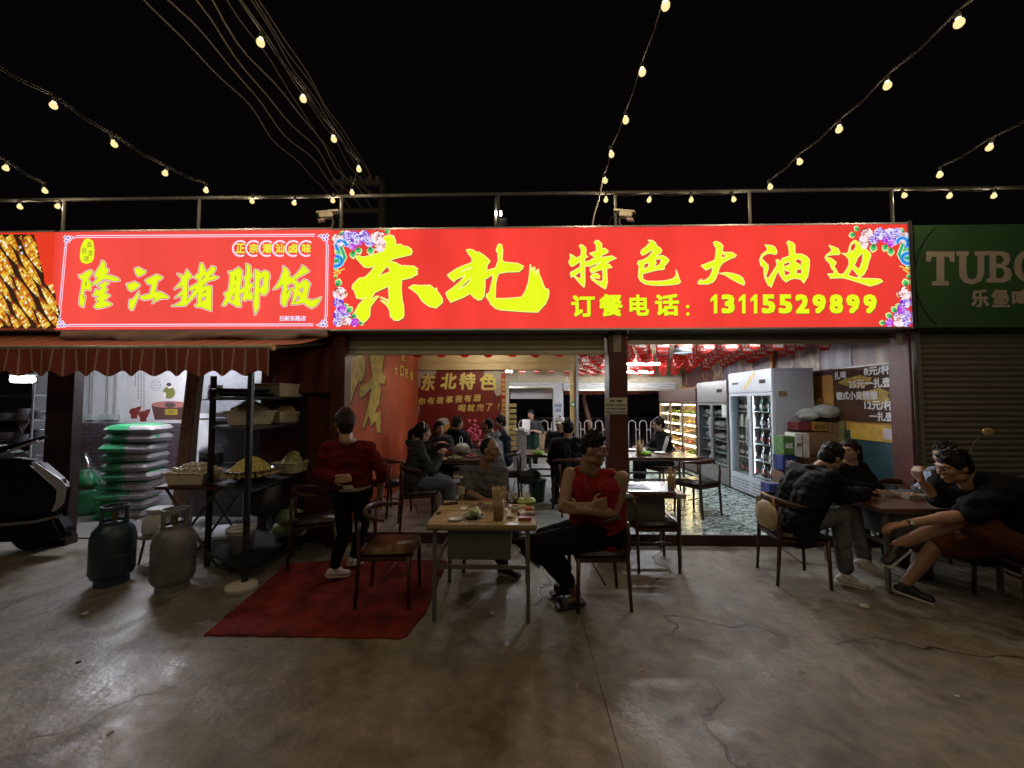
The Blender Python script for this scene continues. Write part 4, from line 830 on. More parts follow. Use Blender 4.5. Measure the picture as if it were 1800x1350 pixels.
# ---------- rice bags: each a bag of its own
M_bagg = mat('bag_green', (.035, .26, .11), .35, var=.2, scale=4, bump=.15, bscale=14); M_bagw = mat('bag_silver', (.36, .33, .35), .4, var=.2, scale=9)
def bag_mesh(seed, L_=.62, W_=.46, H_=.105):
    nu, nv = 24, 14; V = []; F = []; MI = []
    for s_ in (1, -1):
        for j in range(nv + 1):
            for i in range(nu + 1):
                u, v = i / nu * 2 - 1, j / nv * 2 - 1
                e = (1 - abs(u) ** 8) * (1 - abs(v) ** 6); h = H_ / 2 * (max(0, e) ** .33) * (1 - .12 * (u * u + v * v) / 2)
                V.append((u * L_ / 2, v * W_ / 2, s_ * h))
    P = np.array(V); P[:, 2] += .006 * noise3(P, seed, 1.2); P[:, 0] += .006 * noise3(P, seed + 5, .9); P[:, 1] += .008 * noise3(P, seed + 9, .9)
    n1 = (nu + 1) * (nv + 1)
    for s_ in range(2):
        for j in range(nv):
            for i in range(nu):
                a = s_ * n1 + j * (nu + 1) + i; q = (a, a + 1, a + nu + 2, a + nu + 1)
                F.append(q if s_ == 0 else q[::-1]); u = (i + .5) / nu
                zm = P[list(q)][:, 2].mean()
                MI.append(1 if (u > .50 and zm < H_ * .24 and zm > -H_ * .48) else 0)
    me = bpy.data.meshes.new('rice_bag'); me.from_pydata([tuple(p) for p in P], [], F); me.materials.append(M_bagg); me.materials.append(M_bagw); me.polygons.foreach_set('material_index', MI)
    me.polygons.foreach_set('use_smooth', [True] * len(F)); return me
gb0 = gp(226, 908); top = at(226, 745, gb0.y).z
nb = 10; ords = ['topmost', 'second from the top', 'third from the top', 'fourth from the top', 'fifth from the top', 'sixth from the top', 'seventh from the top', 'third from the bottom', 'second from the bottom', 'bottom']
dz = top / nb
for i in range(nb):
    o = link('rice_bag', bag_mesh(i, H_=dz * 1.12), None); o.location = (gb0.x + .0 + random.uniform(-.03, .03) + .012 * (nb - i), gb0.y + random.uniform(-.02, .02), top - dz * (i + .5)); o.rotation_euler = (0, random.uniform(-.02, .02), R(12 + random.uniform(-3, 3)))
    tag(o, f'green and silver rice bag, {ords[i]} of the stack', 'rice bag', 'stacked rice bags')
    zi = o.location.z
    sm = MB(); c_, s_ = math.cos(R(12)), math.sin(R(12))
    for k in range(10):
        u = -.02 + k * .032; sm.box((u - .008, -.233, .012), (u + .008, -.226, .022))
    so = sm.build('seam_stitching', mat('bag_stitch', (.55, .75, .6), .6, var=0), o, local=True); so['kind'] = 'stuff'
# slumped green sack under a clear plastic bag
q = gp(155, 905); gs_ = E('standing_sack', 'green sack standing left of the rice bags with clear plastic over it', 'sack', q)
def blob(name, prof, c, m, parent, seed, amp=.02, n=22, sx=1, sy=1, lean=(0, 0), smooth=True):
    b = MB(); b.lathe(prof, (0, 0, 0), n); P = np.array(b.v); r_ = noise3(P, seed, 1.3); d = np.stack([P[:, 0], P[:, 1], 0 * P[:, 0]], 1); d /= (np.linalg.norm(d, axis=1, keepdims=True) + 1e-6)
    P = P + d * (amp * r_)[:, None] * (np.linalg.norm(P[:, :2], axis=1) > .01)[:, None]; P[:, 0] *= sx; P[:, 1] *= sy
    zt_ = P[:, 2].max(); P[:, 0] += lean[0] * (P[:, 2] / zt_) ** 2; P[:, 1] += lean[1] * (P[:, 2] / zt_) ** 2
    b.v = [tuple(p + np.array(c)) for p in P]; return b.build(name, m, parent, smooth=smooth)
blob('sack', [(0, 0), (.17, .01), (.19, .08), (.185, .3), (.17, .38), (.0, .40)], q, M_bagg, gs_, 3, .02, sy=.8)
M_film = glass_mat('clear_film', (.80, .88, .86), .18, .15)
blob('plastic_cover', [(.17, .33), (.195, .38), (.18, .5), (.14, .65), (.08, .80), (.04, .92), (.0, .95)], q, M_film, gs_, 8, .03, sy=.85, lean=(-.10, 0))
blob('sack_upper', [(.0, .40), (.16, .42), (.15, .52), (.11, .62), (.0, .68)], q, MATS['bag_green'], gs_, 9, .025, sy=.8, lean=(-.05, 0))
# ---------- left stall counter with kitchenware, dim
M_steel = mat('brushed_steel', (.42, .43, .45), .3, metal=.85, var=.15, scale=4, stretch=(1, 1, 6))
k0 = at(20, 800, .9); kc = E('kitchen_shelf', 'steel kitchen shelf crowded with pans behind the scooter', 'shelf', (k0.x, 1.0, 0))
xk0, xk1 = at(-80, 700, 1.0).x, at(82, 700, 1.0).x
for z_ in (.78, 1.12, 1.42, 1.78): MB().box((xk0, .85, z_), (xk1, 1.25, z_ + .025)).build('shelf_board', M_steel, kc)
for x in (xk0 + .02, xk1 - .02):
    for y in (.86, 1.24): MB().tube([(x, y, 0), (x, y, 1.95)], .015, 6).build('upright', M_steel, kc)
rr = random.Random(5)
for i, (fx, z_, r_, h_) in enumerate(((.55, .805, .13, .12), (.72, .805, .1, .16), (.9, .805, .09, .1), (.62, 1.145, .11, .10), (.8, 1.145, .12, .07), (.93, 1.145, .07, .14), (.6, 1.445, .12, .08), (.78, 1.445, .09, .14), (.92, 1.445, .07, .11))):
    x = xk0 + (xk1 - xk0) * fx; s = E('cooking_pot', ['dented steel pot on the lowest shelf behind the scooter', 'tall pot beside the dented pot on the lowest shelf', 'small pot at the right end of the lowest shelf', 'wide pan at the left of the middle kitchen shelf', 'shallow pan in the middle of the kitchen shelf', 'slim canister at the right end of the middle shelf', 'wide pan on the upper kitchen shelf', 'tall pot in the middle of the upper kitchen shelf', 'small canister at the right of the upper shelf'][i], 'pot', (x, 1.02, z_))
    MB().lathe([(0, 0), (r_ * .9, 0), (r_, .02), (r_, h_), (r_ * 1.06, h_ + .004), (r_ * 1.06, h_ + .012), (r_ * .94, h_ + .01), (r_ * .92, .02), (0, .02)], (x, 1.02, z_), 18).build('body', M_steel, s, smooth=True)
    MB().tube([(x + r_, 1.02, z_ + h_ * .7), (x + r_ + .05, 1.0, z_ + h_ * .75), (x + r_ + .12, .98, z_ + h_ * .8)], .008, 6).build('handle', mat('black_plastic', (.015,.015,.016), .4, var=.1), s)
# ================================================================== dining room: prints, pennants, lamps, cold cabinets
# ---- orange mural on the left wall with a huge gold brush character
M_gold = mat('gold_paint', (.50, .36, .07), .5, var=.35, scale=10); M_goldl = mat('gold_letter', (.72, .60, .16), .5, var=.1); M_shadow = mat('letter_dark_edge', (.06, .012, .008), .7, var=0)
mu = E('gold_mural', 'orange wall mural with a huge gold brush character', 'mural', (XL, 1.6, FZ))
def on_left(px, py, k=0): 
    r = ray(px, py); t = (XL + .006 + k * .002 - CAM.x) / r.x; return CAM + r * t
def fill3(name, pts, m, parent, f):
    c = bpy.data.curves.new('g', 'CURVE'); c.dimensions = '2D'; c.fill_mode = 'FRONT'; sp = c.splines.new('POLY'); sp.points.add(len(pts) - 1); sp.use_cyclic_u = True
    for q, (x, y) in zip(sp.points, pts): q.co = (x, -y, 0, 1)
    me = curve_mesh(c); bpy.data.curves.remove(c); v = [f(p.co.x, -p.co.y) for p in me.vertices]
    me.vertices.foreach_set('co', np.array([tuple(p) for p in v]).ravel()); me.update(); return link(name, me, m, parent)
zz = lambda pts: [(600 + x / 6, 610 + y / 6) for x, y in pts]
strokes = [[(60,300),(110,120),(200,82),(250,110),(255,220),(225,350),(185,380),(190,330),(130,480),(95,600),(70,640),(45,640)],
           [(290,85),(450,85),(440,200),(430,260),(470,320),(455,390),(410,380),(415,470),(400,600),(350,690),(415,690),(415,900),(375,900),(365,780),(310,840),(290,720),(245,850),(220,850),(260,700),(320,430),(215,540),(185,500),(200,420),(300,360),(330,300),(305,200)]]
for s_ in strokes:
    fill3('brush_stroke_shadow', zz([(x + 8, y + 14) for x, y in s_]), M_shadow, mu, lambda x, y: on_left(x, y, 1)); fill3('brush_stroke', zz(s_), M_gold, mu, lambda x, y: on_left(x, y, 2))
for ch, x, y in (('大', 576, 245), ('口', 640, 255), ('吃', 690, 275), ('肉', 742, 300), ('碗', 650, 95)):
    p = on_left(600 + x / 6, 610 + y / 6, 2); lettering('mural_text', ch, M_goldl, mu, p, (0, 1, 0), (0, 0, 1), height=.20, bold=.02)
# ---- red slogan poster on the partition
a, b_ = at(729, 651, PWY - .003), at(881, 800, PWY - .003)
sp_ = E('slogan_poster', 'dark red slogan poster with gold characters and a beer mug', 'poster', ((a.x+b_.x)/2, PWY, FZ))
M_pred = mat('poster_red', (.17, .015, .012), .5, var=.12, scale=2)
MB().box((a.x, PWY - .006, FZ + .15), (b_.x, PWY - .0015, a.z)).build('sheet', M_pred, sp_)
M_pcream = mat('poster_cream', (.42, .36, .28), .6, var=.1)
fp = lambda x, y: at(x, y, PWY - .009)
zq = lambda pts: [(600 + x / 6, 610 + y / 6) for x, y in pts]
for pts in ([(768,235),(1005,235),(1000,280),(960,310),(900,280),(845,320),(830,420),(785,440),(800,530),(768,620)], [(1510,235),(1688,235),(1688,500),(1640,520),(1610,470),(1625,420),(1590,330),(1500,290)], [(800,590),(830,650),(810,730),(790,800),(815,850),(770,900),(768,760),(810,670)], [(1688,660),(1688,1000),(1640,1000),(1650,760)]):
    fill3('cloud_print', zq(pts), M_pcream, sp_, fp)
for ch, x0, x1, y0, y1 in (('东', 840, 990, 280, 460), ('北', 1045, 1215, 275, 445), ('特', 1245, 1415, 270, 450), ('色', 1460, 1640, 275, 455)):
    P0, P1 = at(600 + x0/6, 610 + y0/6, PWY - .012), at(600 + x1/6, 610 + y1/6, PWY - .012); c = (P0 + P1) / 2
    lettering('slogan_character', ch, M_goldl, sp_, c, (1,0,0), (0,0,1), P1.x - P0.x, P0.z - P1.z, .035, shear=.12)
for ch, x, y in [(c, 850 + i * 97, 572 - i * 6) for i, c in enumerate('你有故事我有酒')] + [(c, 1270 + i * 97, 645 - i * 4) for i, c in enumerate('喝就完了！')]:
    p = at(600 + x/6, 610 + y/6, PWY - .012); lettering('slogan_character', ch, M_goldl, sp_, p, (1,0,0), (0,0,1), height=.155 if ch != '！' else .13, bold=.02, shear=.15)
M_beer = mat('beer_print', (.62, .36, .06), .5, var=.2)
fill3('mug_print', zq([(1010,830),(1140,800),(1150,960),(1060,960)]), M_beer, sp_, fp); fill3('foam_print', zq([(1000,830),(1010,770),(1060,745),(1115,750),(1145,800),(1080,830)]), mat('foam_print', (.6,.58,.5), .6, var=.1), sp_, fp)
# ---- vertical welcome strip on the edge of the partition
a, b_ = at(881.5, 656, PWY - .02), at(889, 770, PWY - .02)
ws = E('welcome_strip', 'narrow red vertical strip with yellow welcome characters', 'banner', ((a.x+b_.x)/2, PWY - .02, FZ))
MB().box((a.x, PWY - .024, b_.z - .3), (b_.x, PWY - .014, a.z)).build('strip', mat('strip_red', (.38, .03, .015), .5, var=.1), ws)
for i, ch in enumerate('欢迎光临'):
    for y0 in (668, 704, 740):
        p = at(885.2, y0 + i * 8, PWY - .026); lettering('strip_character', ch, M_goldl, ws, p, (1,0,0), (0,0,1), height=.075, bold=.02)
# ---- pennants hanging below the ceiling
def penn_mat():
    m = bpy.data.materials.new('red_pennant'); m.use_nodes = True; nt = m.node_tree; b = nt.nodes['Principled BSDF']; N = nt.nodes.new
    b.inputs['Base Color'].default_value = (.62, .045, .035, 1); b.inputs['Roughness'].default_value = .5
    t = N('ShaderNodeBsdfTranslucent'); t.inputs[0].default_value = (.75, .06, .04, 1); x = N('ShaderNodeMixShader'); x.inputs[0].default_value = .5
    nt.links.new(b.outputs[0], x.inputs[1]); nt.links.new(t.outputs[0], x.inputs[2]); nt.links.new(x.outputs[0], nt.nodes['Material Output'].inputs[0]); return m
M_pen = penn_mat(); M_pent = mat('pennant_text', (.85, .78, .70), .6, var=0)
pts = [(-.11, 0), (.11, 0), (.11, -.15)] + [(.11 * math.cos(t), -.15 - .12 * math.sin(t)) for t in [k * math.pi / 8 for k in range(1, 8)]] + [(-.11, -.15)]
pen_me = MB().prism([(x, -.0015, z) for x, z in pts], (0, .003, 0)).mesh('cloth'); pen_me.materials.append(M_pen)
tv = MB()
def tb(body, cx, cz, wd, ht):
    me = text_mesh(body); P = np.array([tuple(v.co) for v in me.vertices]); lo, hi = P.min(0), P.max(0)
    for sgn, bx_o, bz_o, by_o in [(s_, a_ * .0045, b_ * .0035, i_ * .0003) for s_ in (-1, 1) for i_, (a_, b_) in enumerate(((0, 0), (1, 0), (-1, 0), (0, 1)))]:
        tv.add([(bx_o + sgn * -1 * ((p[0] - (lo[0]+hi[0])/2) / (hi[0]-lo[0]) * wd) + cx * -sgn, sgn * (.0028 + by_o), bz_o + cz + (p[1] - (lo[1]+hi[1])/2) / (hi[1]-lo[1]) * ht) for p in P], [tuple(q.vertices) for q in me.polygons])
tb('东北', 0, -.045, .18, .07); tb('特色', 0, -.125, .18, .07); tb('大油边', 0, -.198, .15, .045)

pent_me = tv.mesh('print', fixn=False); pent_me.materials.append(M_pent)
cord_me = MB().tube([(0, 0, 0), (0, 0, .25)], .003, 4).mesh('cord'); cord_me.materials.append(mat('red_cord', (.3,.03,.03), .7, var=0))
npen = [0]
def pennant(x, y, z, group, label):
    r = E('hanging_pennant', label, 'pennant', (x, y, z), group, random.uniform(-.35, .35))
    for nm, me in (('cloth', pen_me), ('cord', cord_me)):
        o = bpy.data.objects.new(nm, me); C.objects.link(o); o.parent = r
        if nm == 'cloth': t = bpy.data.objects.new('print', pent_me); C.objects.link(t); t.parent = o
    npen[0] += 1
ORDS = ['first','second','third','fourth','fifth','sixth','seventh','eighth','ninth','tenth','eleventh','twelfth','thirteenth','fourteenth','fifteenth']
y = .95; row = 0
while y < 6.3:
    x = xb1 + .22 + (row % 2) * .16; col_ = 0
    while x < 4.35:
        pennant(x, y, ZC - .26 + random.uniform(-.015, .015), 'pennants over the right bay', f'red paper pennant, {ORDS[col_]} from the left in the {ORDS[row]} row of the right bay'); x += .32; col_ += 1
    y += .44; row += 1
for i in range(8): pennant(XL + .45 + i * .40, 1.95, ZC - .235, 'pennants over the left bay', f'red pennant tip peeking below the left shutter, {ORDS[i]} from the mural')
for yy in (4.6, 5.4):
    for i in range(5): pennant(-.35 + i * .38, yy, ZC - .26, 'pennants in the rear left opening', f'red pennant, {ORDS[i]} from the left in the {"nearer" if yy < 5 else "farther"} row beyond the slogan poster')
# ---- lamps of the dining room
M_tl = emat('dining_tube_glow', (.93, .96, 1.0), 540, sample=True)
M_tln = emat('added_tube_glow', (.95, .97, 1.0), 185, sample=True)  # for the hidden near tube, added to light pennants, floor and fridge side
for (x, y, lab, ln) in ((2.6, .62, 'added white tube lamp hidden behind the right shutter edge', 1.1), (2.35, 3.1, 'middle white tube lamp among the pennants', .8), (2.9, 5.13, 'farthest white tube lamp among the pennants', .8)):
    tube_lamp('tube_lamp', lab, (x - ln / 2, y, 2.62 if y < 1 else 2.44), (x + ln / 2, y, 2.62 if y < 1 else 2.44), .018, M_tl if y > 1 else M_tln)
M_tl2 = emat('dining_tube_dim', (1.0, .92, .78), 140, sample=True)
tube_lamp('tube_lamp', 'tube lamp on the ceiling in front of the slogan poster', (-1.1, 2.5, 2.9), (-.2, 2.5, 2.9), .016, M_tl2)
p = at(884, 653, 4.6); tube_lamp('tube_lamp', 'small bright tube lamp behind the edge of the slogan poster', (p.x - .12, 4.6, p.z), (p.x + .25, 4.6, p.z), .02, M_tl)
p = at(1200, 618, 1.0); dm = E('pendant_lamp', 'grey metal dome lamp hanging in front of the red pennants', 'lamp', p)
MB().lathe([(.012, .14), (.02, .10), (.05, .085), (.11, .03), (.135, -.02), (.13, -.02), (.10, .03), (.0, .08)], p, 24).build('shade', mat('dome_grey', (.22, .24, .25), .35, metal=.4, var=.1), dm, smooth=True)
MB().lathe([(0, -.016), (.12, -.016), (.12, -.010), (0, -.010)], p, 24).build('diffuser', emat('dome_glow', (.75, .82, 1.0), 1.0), dm); MB().tube([p + Vector((0,0,.13)), (p.x, p.y, ZC)], .006, 6).build('cord', M_cable, dm)
# ---- food photo banner along the right wall
fb = E('food_photo_banner', 'band of dim food photographs along the top of the right wall', 'banner', (XR, 3, 2.05))
def photo_mat(i):
    m = bpy.data.materials.new('food_photo'); m.use_nodes = True; nt = m.node_tree; b = nt.nodes['Principled BSDF']; N = nt.nodes.new; tc = N('ShaderNodeTexCoord')
    v = N('ShaderNodeTexVoronoi'); v.inputs['Scale'].default_value = 6 + (i % 3) * 3; mp = N('ShaderNodeMapping'); mp.inputs['Location'].default_value = (i * 3.1, i, i * 1.7); mp.inputs['Rotation'].default_value = (i, .4 * i, 0); mp.inputs['Scale'].default_value = (1, 1, .4 + .3 * (i % 3)); nt.links.new(tc.outputs['Object'], mp.inputs[0]); nt.links.new(mp.outputs[0], v.inputs['Vector'])
    r = N('ShaderNodeValToRGB'); nt.links.new(v.outputs['Distance'], r.inputs[0]); e = r.color_ramp.elements; e.new(.45)
    A = [((.30,.20,.13),(.16,.07,.05),(.05,.02,.02)), ((.34,.27,.18),(.20,.12,.07),(.06,.03,.03)), ((.14,.07,.08),(.09,.035,.045),(.04,.015,.02)), ((.22,.17,.18),(.10,.08,.11),(.04,.03,.05))][i % 4]
    for k, (p_, c) in zip(e, zip((.05, .4, .75), A)): k.position = p_; k.color = (*c, 1)
    nt.links.new(r.outputs[0], b.inputs['Base Color']); b.inputs['Roughness'].default_value = .45; return m
MB().box((XR - .012, .3, 2.10), (XR - .001, 6.4, 2.62)).build('backing', mat('banner_purple', (.10, .03, .045), .5, var=.1), fb)
PM = [photo_mat(i) for i in range(5)]
y = .36; i = 0
while y < 6.2:
    w_ = .52; MB().box((XR - .018, y, 2.15), (XR - .0125, y + w_, 2.58)).build('photo', PM[(i * 3) % 5], fb); y += w_ + .05; i += 1
MB().box((XR - .06, 2.55, 1.3), (XR - .02, 2.63, ZC)).build('orange_upright', mat('orange_trim', (.55, .20, .04), .5), tag(E('orange_pilaster', 'narrow orange upright against the food photographs', 'upright', (XR, 2.6, 1.3)), None, None))
# ---- price board on the right wall
pbd = E('beer_price_board', 'dark brown beer price board with white lettering', 'price board', (XR, .62, 1.43))
y0, y1, z0, z1 = .33, 1.26, 1.43, 2.17
MB().box((XR - .02, y0, z0), (XR - .002, y1, z1)).build('panel', mat('board_brown', (.06, .026, .010), .85, var=.5, scale=4), pbd)
fill = MB(); 
M_bw = mat('board_white', (.78, .78, .80), .5, var=0)
fr_ = MB(); fr_.box((XR - .026, y0 - .02, z0 - .02), (XR - .003, y0, z1 + .02)); fr_.box((XR - .026, y0, z1), (XR - .003, y1, z1 + .02)); fr_.build('frame', mat('board_frame', (.25,.2,.16), .4), pbd)
fillm = mat('grain_print', (.42, .30, .06), .6, var=.4, scale=14)
for (u0, v0, u1, v1) in ((.10, .62, .75, .86), (.45, .30, .98, .62)):
    pts_ = [(XR - .0215, y1 + (y0 - y1) * (u0 + (u1 - u0) * (.5 + .5 * math.cos(t*.63) * (.7 + .3 * (t % 2)))), z0 + (z1 - z0) * (v0 + (v1 - v0) * (.5 + .5 * math.sin(t*.63) * (.7 + .3 * ((t + 1) % 2))))) for t in range(10)]
    MB().add(pts_, [tuple(range(10))]).build('grain_print', fillm, pbd, fixn=False)
for tx, u0, u1, v0, v1 in (('扎啤', .04, .26, .80, .96), ('8元/杯', .56, .97, .83, .99), ('25元一扎壶', .30, .97, .61, .78), ('德式小麦精酿', .06, .76, .40, .56), ('12元/杯', .55, .98, .22, .39), ('一扎壶', .62, .98, .03, .19)):
    cy_, cz_ = y1 + (y0 - y1) * (u0 + u1) / 2, z0 + (z1 - z0) * (v0 + v1) / 2
    lettering('board_text', tx, M_bw, pbd, (XR - .0235, cy_, cz_), (0, -1, 0), (0, 0, 1), (y1 - y0) * (u1 - u0), (z1 - z0) * (v1 - v0), .03)
MB().box((XR - .03, .27, 1.19), (XR - .003, .98, 1.40)).build('yellow_strip', mat('yellow_strip', (.55, .36, .06), .5), tag(E('yellow_notice_strip', 'yellow strip with a small white label under the price board', 'notice', (XR, .6, 1.2)), None, None))
MB().box((XR - .036, .28, 1.23), (XR - .0305, .48, 1.36)).build('small_label', mat('label_lilac', (.55, .48, .55), .5), bpy.data.objects['yellow_notice_strip'])
# ---- upright glass door cabinets against the right wall
M_fw = mat('fridge_white', (.50, .545, .61), .35, var=.05); M_fg = mat('fridge_grey_side', (.36, .37, .41), .45, var=.06); M_gl = glass_mat('fridge_glass', (.86, .9, .9), .07)
M_shelf = mat('wire_shelf', (.55, .58, .6), .35, metal=.4, var=0)
XF = 3.80
def cabinet(name, label, y0, y1, h, m_front, m_side, doors, m_in, header, lamp=None, xf=XF):
    s = E(name, label, 'fridge', ((xf + XR) / 2, (y0 + y1) / 2, FZ)); z0 = FZ; d = xf + .62
    b = MB(); b.box((xf + .05, y0, z0 + .0), (d, y0 + .03, z0 + h)); b.box((xf + .05, y1 - .03, z0), (d, y1, z0 + h)); b.box((d - .03, y0 + .03, z0), (d, y1 - .03, z0 + h)); b.box((xf + .05, y0 + .03, z0), (d - .03, y1 - .03, z0 + .30)); b.box((xf + .05, y0 + .03, z0 + h - header), (d - .03, y1 - .03, z0 + h)); b.build('carcass', m_side, s)
    MB().box((d - .036, y0 + .031, z0 + .30), (d - .031, y1 - .031, z0 + h - header)).build('liner', m_in, s)
    MB().box((xf, y0, z0 + h - header + .0), (xf + .05, y1, z0 + h)).build('header', m_front, s, bevel=.012)
    MB().box((xf, y0, z0 + .04), (xf + .05, y1, z0 + .29)).build('kick_panel', m_front, s, bevel=.008)
    for k in range(4):
        for j in range(doors):
            ya = y0 + (y1 - y0) * j / doors + .05; yb_ = y0 + (y1 - y0) * (j + 1) / doors - .05
            MB().box((xf - .004, ya, z0 + .08 + k * .05), (xf - .0005, yb_, z0 + .092 + k * .05)).build('vent_slot', mat('vent_dark', (.12, .13, .15), .6, var=0), s)
    zs = z0 + .295; ze = z0 + h - header - .005; wd = (y1 - y0) / doors
    for j in range(doors):
        a0, a1 = y0 + j * wd + .004, y0 + (j + 1) * wd - .004; t = .045
        dr = MB(); dr.box((xf + .005, a0, zs), (xf + .045, a0 + t, ze)); dr.box((xf + .005, a1 - t, zs), (xf + .045, a1, ze)); dr.box((xf + .005, a0 + t, zs), (xf + .045, a1 - t, zs + t)); dr.box((xf + .005, a0 + t, ze - t), (xf + .045, a1 - t, ze)); do = dr.build('door', m_front, s)
        MB().box((xf + .02, a0 + t, zs + t), (xf + .026, a1 - t, ze - t)).build('glass_pane', M_gl, do)
        hy = a1 - t / 2 if j == 0 else a0 + t / 2
        MB().tube([(xf + .004, hy, zs + .55), (xf - .03, hy, zs + .58), (xf - .03, hy, zs + .95), (xf + .004, hy, zs + .98)], .009, 6).build('handle', M_shelf, do)
    shelves = [zs + .06 + (ze - zs - .1) * k / 5 for k in range(5)]
    for zv in shelves: MB().box((xf + .08, y0 + .04, zv - .008), (d - .04, y1 - .04, zv)).build('shelf', M_shelf, s)
    if lamp:
        MB().box((xf + .055, (y0 + y1) / 2 - .01, zs + .1), (xf + .07, (y0 + y1) / 2 + .01, ze - .05)).build('lamp_strip', lamp, s)
    return s, shelves
wf, wsh = cabinet('white_drinks_fridge', 'tall white two door drinks fridge with a grey side', 1.40, 2.62, 2.09, M_fw, M_fg, 2, mat('fridge_inner', (.25, .26, .28), .5, var=.05), .36, emat('fridge_led', (.8, .9, 1.0), 30, sample=True))
for k in range(6): MB().box((XF - .003, 2.30 + k * .035, FZ + 1.88), (XF - .0005, 2.325 + k * .035, FZ + 1.915)).build('header_mark', M_ink, wf)
cmg = MB()
for k in range(5):
    t = k / 5; cmg.add([(XF - .002 - k * .0003, 2.12 - .05 * k + .0, FZ + 1.80 + .045 * k), (XF - .002 - k * .0003, 2.06 - .05 * k, FZ + 1.79 + .045 * k), (XF - .002 - k * .0003, 2.0 - .05 * k, FZ + 1.87 + .045 * k), (XF - .002 - k * .0003, 2.08 - .05 * k, FZ + 1.88 + .045 * k)], [(0,1,2,3)])
g_ = cmg.build('gold_ribbon_print', mat('gold_print', (.62, .42, .08), .4, var=.2), wf, fixn=False); g_['kind'] = 'stuff'
MB().box((XF - .004, 1.55, FZ + 1.87), (XF - .0005, 1.70, FZ + 1.93)).build('thermometer', mat('display_black', (.01, .012, .012), .2, var=0), wf)
MB().box((3.90, 1.393, FZ + 1.66), (4.02, 1.3985, FZ + 1.74)).build('brass_plate', mat('brass_plate', (.16, .12, .05), .4), wf)
gf, gsh = cabinet('steel_upright_fridge', 'grey steel glass fronted fridge left of the white fridge', 2.68, 3.90, 1.98, mat('steel_front', (.22, .21, .21), .4, metal=.4, var=.1), mat('steel_side', (.16,.16,.16), .5), 2, mat('steel_inner', (.14, .14, .14), .5), .42)
MB().box((XF - .004, 2.85, FZ + 1.76), (XF - .0005, 3.05, FZ + 1.82)).build('display', MATS['display_black'], gf)
MB().box((XF - .006, 2.70, FZ + 1.30), (XF - .0005, 2.86, FZ + 1.52)).build('paper_note', mat('note_pale', (.5,.55,.52), .6), gf)
dc, dsh = cabinet('lit_food_cabinet', 'glowing deli cabinet with lit shelves of food at the rear right', 3.96, 6.20, 1.88, mat('deli_brown', (.08, .05, .045), .4), mat('deli_side', (.05, .04, .04), .5), 3, mat('deli_inner', (.62, .44, .30), .5, var=.2, scale=5), .30)
for zv in dsh: MB().box((XF + .06, 4.02, zv + .20), (XF + .075, 6.14, zv + .215)).build('lamp_strip', emat('deli_led', (1.0, .74, .38), 75, sample=True), dc)
# food piled in the lit cabinet, bags in the steel fridge
def pile(name, label, cat, c, r, m, seed, group=None):
    o = MB(); rr = random.Random(seed)
    for k in range(14):
        a = rr.random() * 6.28; q = rr.random() ** .5; o.ell((c[0] + math.cos(a) * r[0] * q, c[1] + math.sin(a) * r[1] * q, c[2] + r[2] * (1 - q) * .8 + .015), (rr.uniform(.02, .05), rr.uniform(.025, .06), rr.uniform(.015, .03)), 7, 5)
    p = o.build('heap', m, None, smooth=True); t = E(name, label, cat, c, group); p.parent = t; p.location = -Vector(c); p['kind'] = 'stuff'
    MB().box((c[0] - r[0] - .02, c[1] - r[1] - .02, c[2] - .002), (c[0] + r[0] + .02, c[1] + r[1] + .02, c[2] + .012)).build('tray', M_steel, t); return t
FM = [mat('food_greens', (.22, .30, .05), .6, var=.3), mat('food_red_meat', (.45, .10, .06), .5, var=.3), mat('food_pale_meat', (.60, .38, .26), .5, var=.25), mat('food_gold', (.55, .36, .10), .5, var=.3), mat('food_brown', (.22, .10, .05), .5, var=.3)]
ordn = ['bottom', 'second', 'middle', 'fourth', 'top']
for k, zv in enumerate(dsh):
    for j in range(4):
        yy = 4.28 + j * .54; pile('food_tray', f'tray of food on the {ordn[k]} shelf of the lit cabinet, {["nearest", "second", "third", "farthest"][j]} along', 'food tray', (XF + .28, yy, zv), (.15, .15, .07), FM[(k * 2 + j + (4 - k)) % 5] if k < 4 else FM[0], k * 5 + j, 'trays in the lit cabinet')
def bottle_mesh(name, prof, cols):
    b = MB(); m = 0
    for a, c in zip(prof, prof[1:]): 
        b.lathe([a[:2], c[:2]], (0, 0, 0), 10, m=a[2])
    return b.mesh(name, mats=cols)
M_bt = mat('bottle_brown', (.05, .02, .01), .12, var=0, spec=.8); M_lab = mat('bottle_label', (.55, .50, .46), .5, var=0); M_capm = mat('bottle_cap', (.45, .40, .1), .3, metal=.6, var=0); M_lab2 = mat('bottle_label_red', (.35, .05, .05), .5, var=0); M_cream2 = mat('milk_drink', (.62, .52, .34), .4, var=0); M_clear = mat('dark_cola', (.015, .01, .012), .1, var=0)
prof = [(.001, 0, 0), (.032, .002, 0), (.032, .05, 1), (.0325, .11, 0), (.032, .14, 0), (.014, .18, 0), (.013, .215, 2), (.015, .216, 2), (.015, .23, 2), (.001, .231, 2)]
BM = [bottle_mesh('bottle', prof, [M_bt, M_lab, M_capm]), bottle_mesh('bottle', prof, [M_clear, M_lab2, M_capm]), bottle_mesh('bottle', prof, [M_cream2, M_lab, M_lab2]), bottle_mesh('bottle', prof, [mat('bottle_green', (.02, .08, .03), .12, var=0), M_lab, M_capm])]
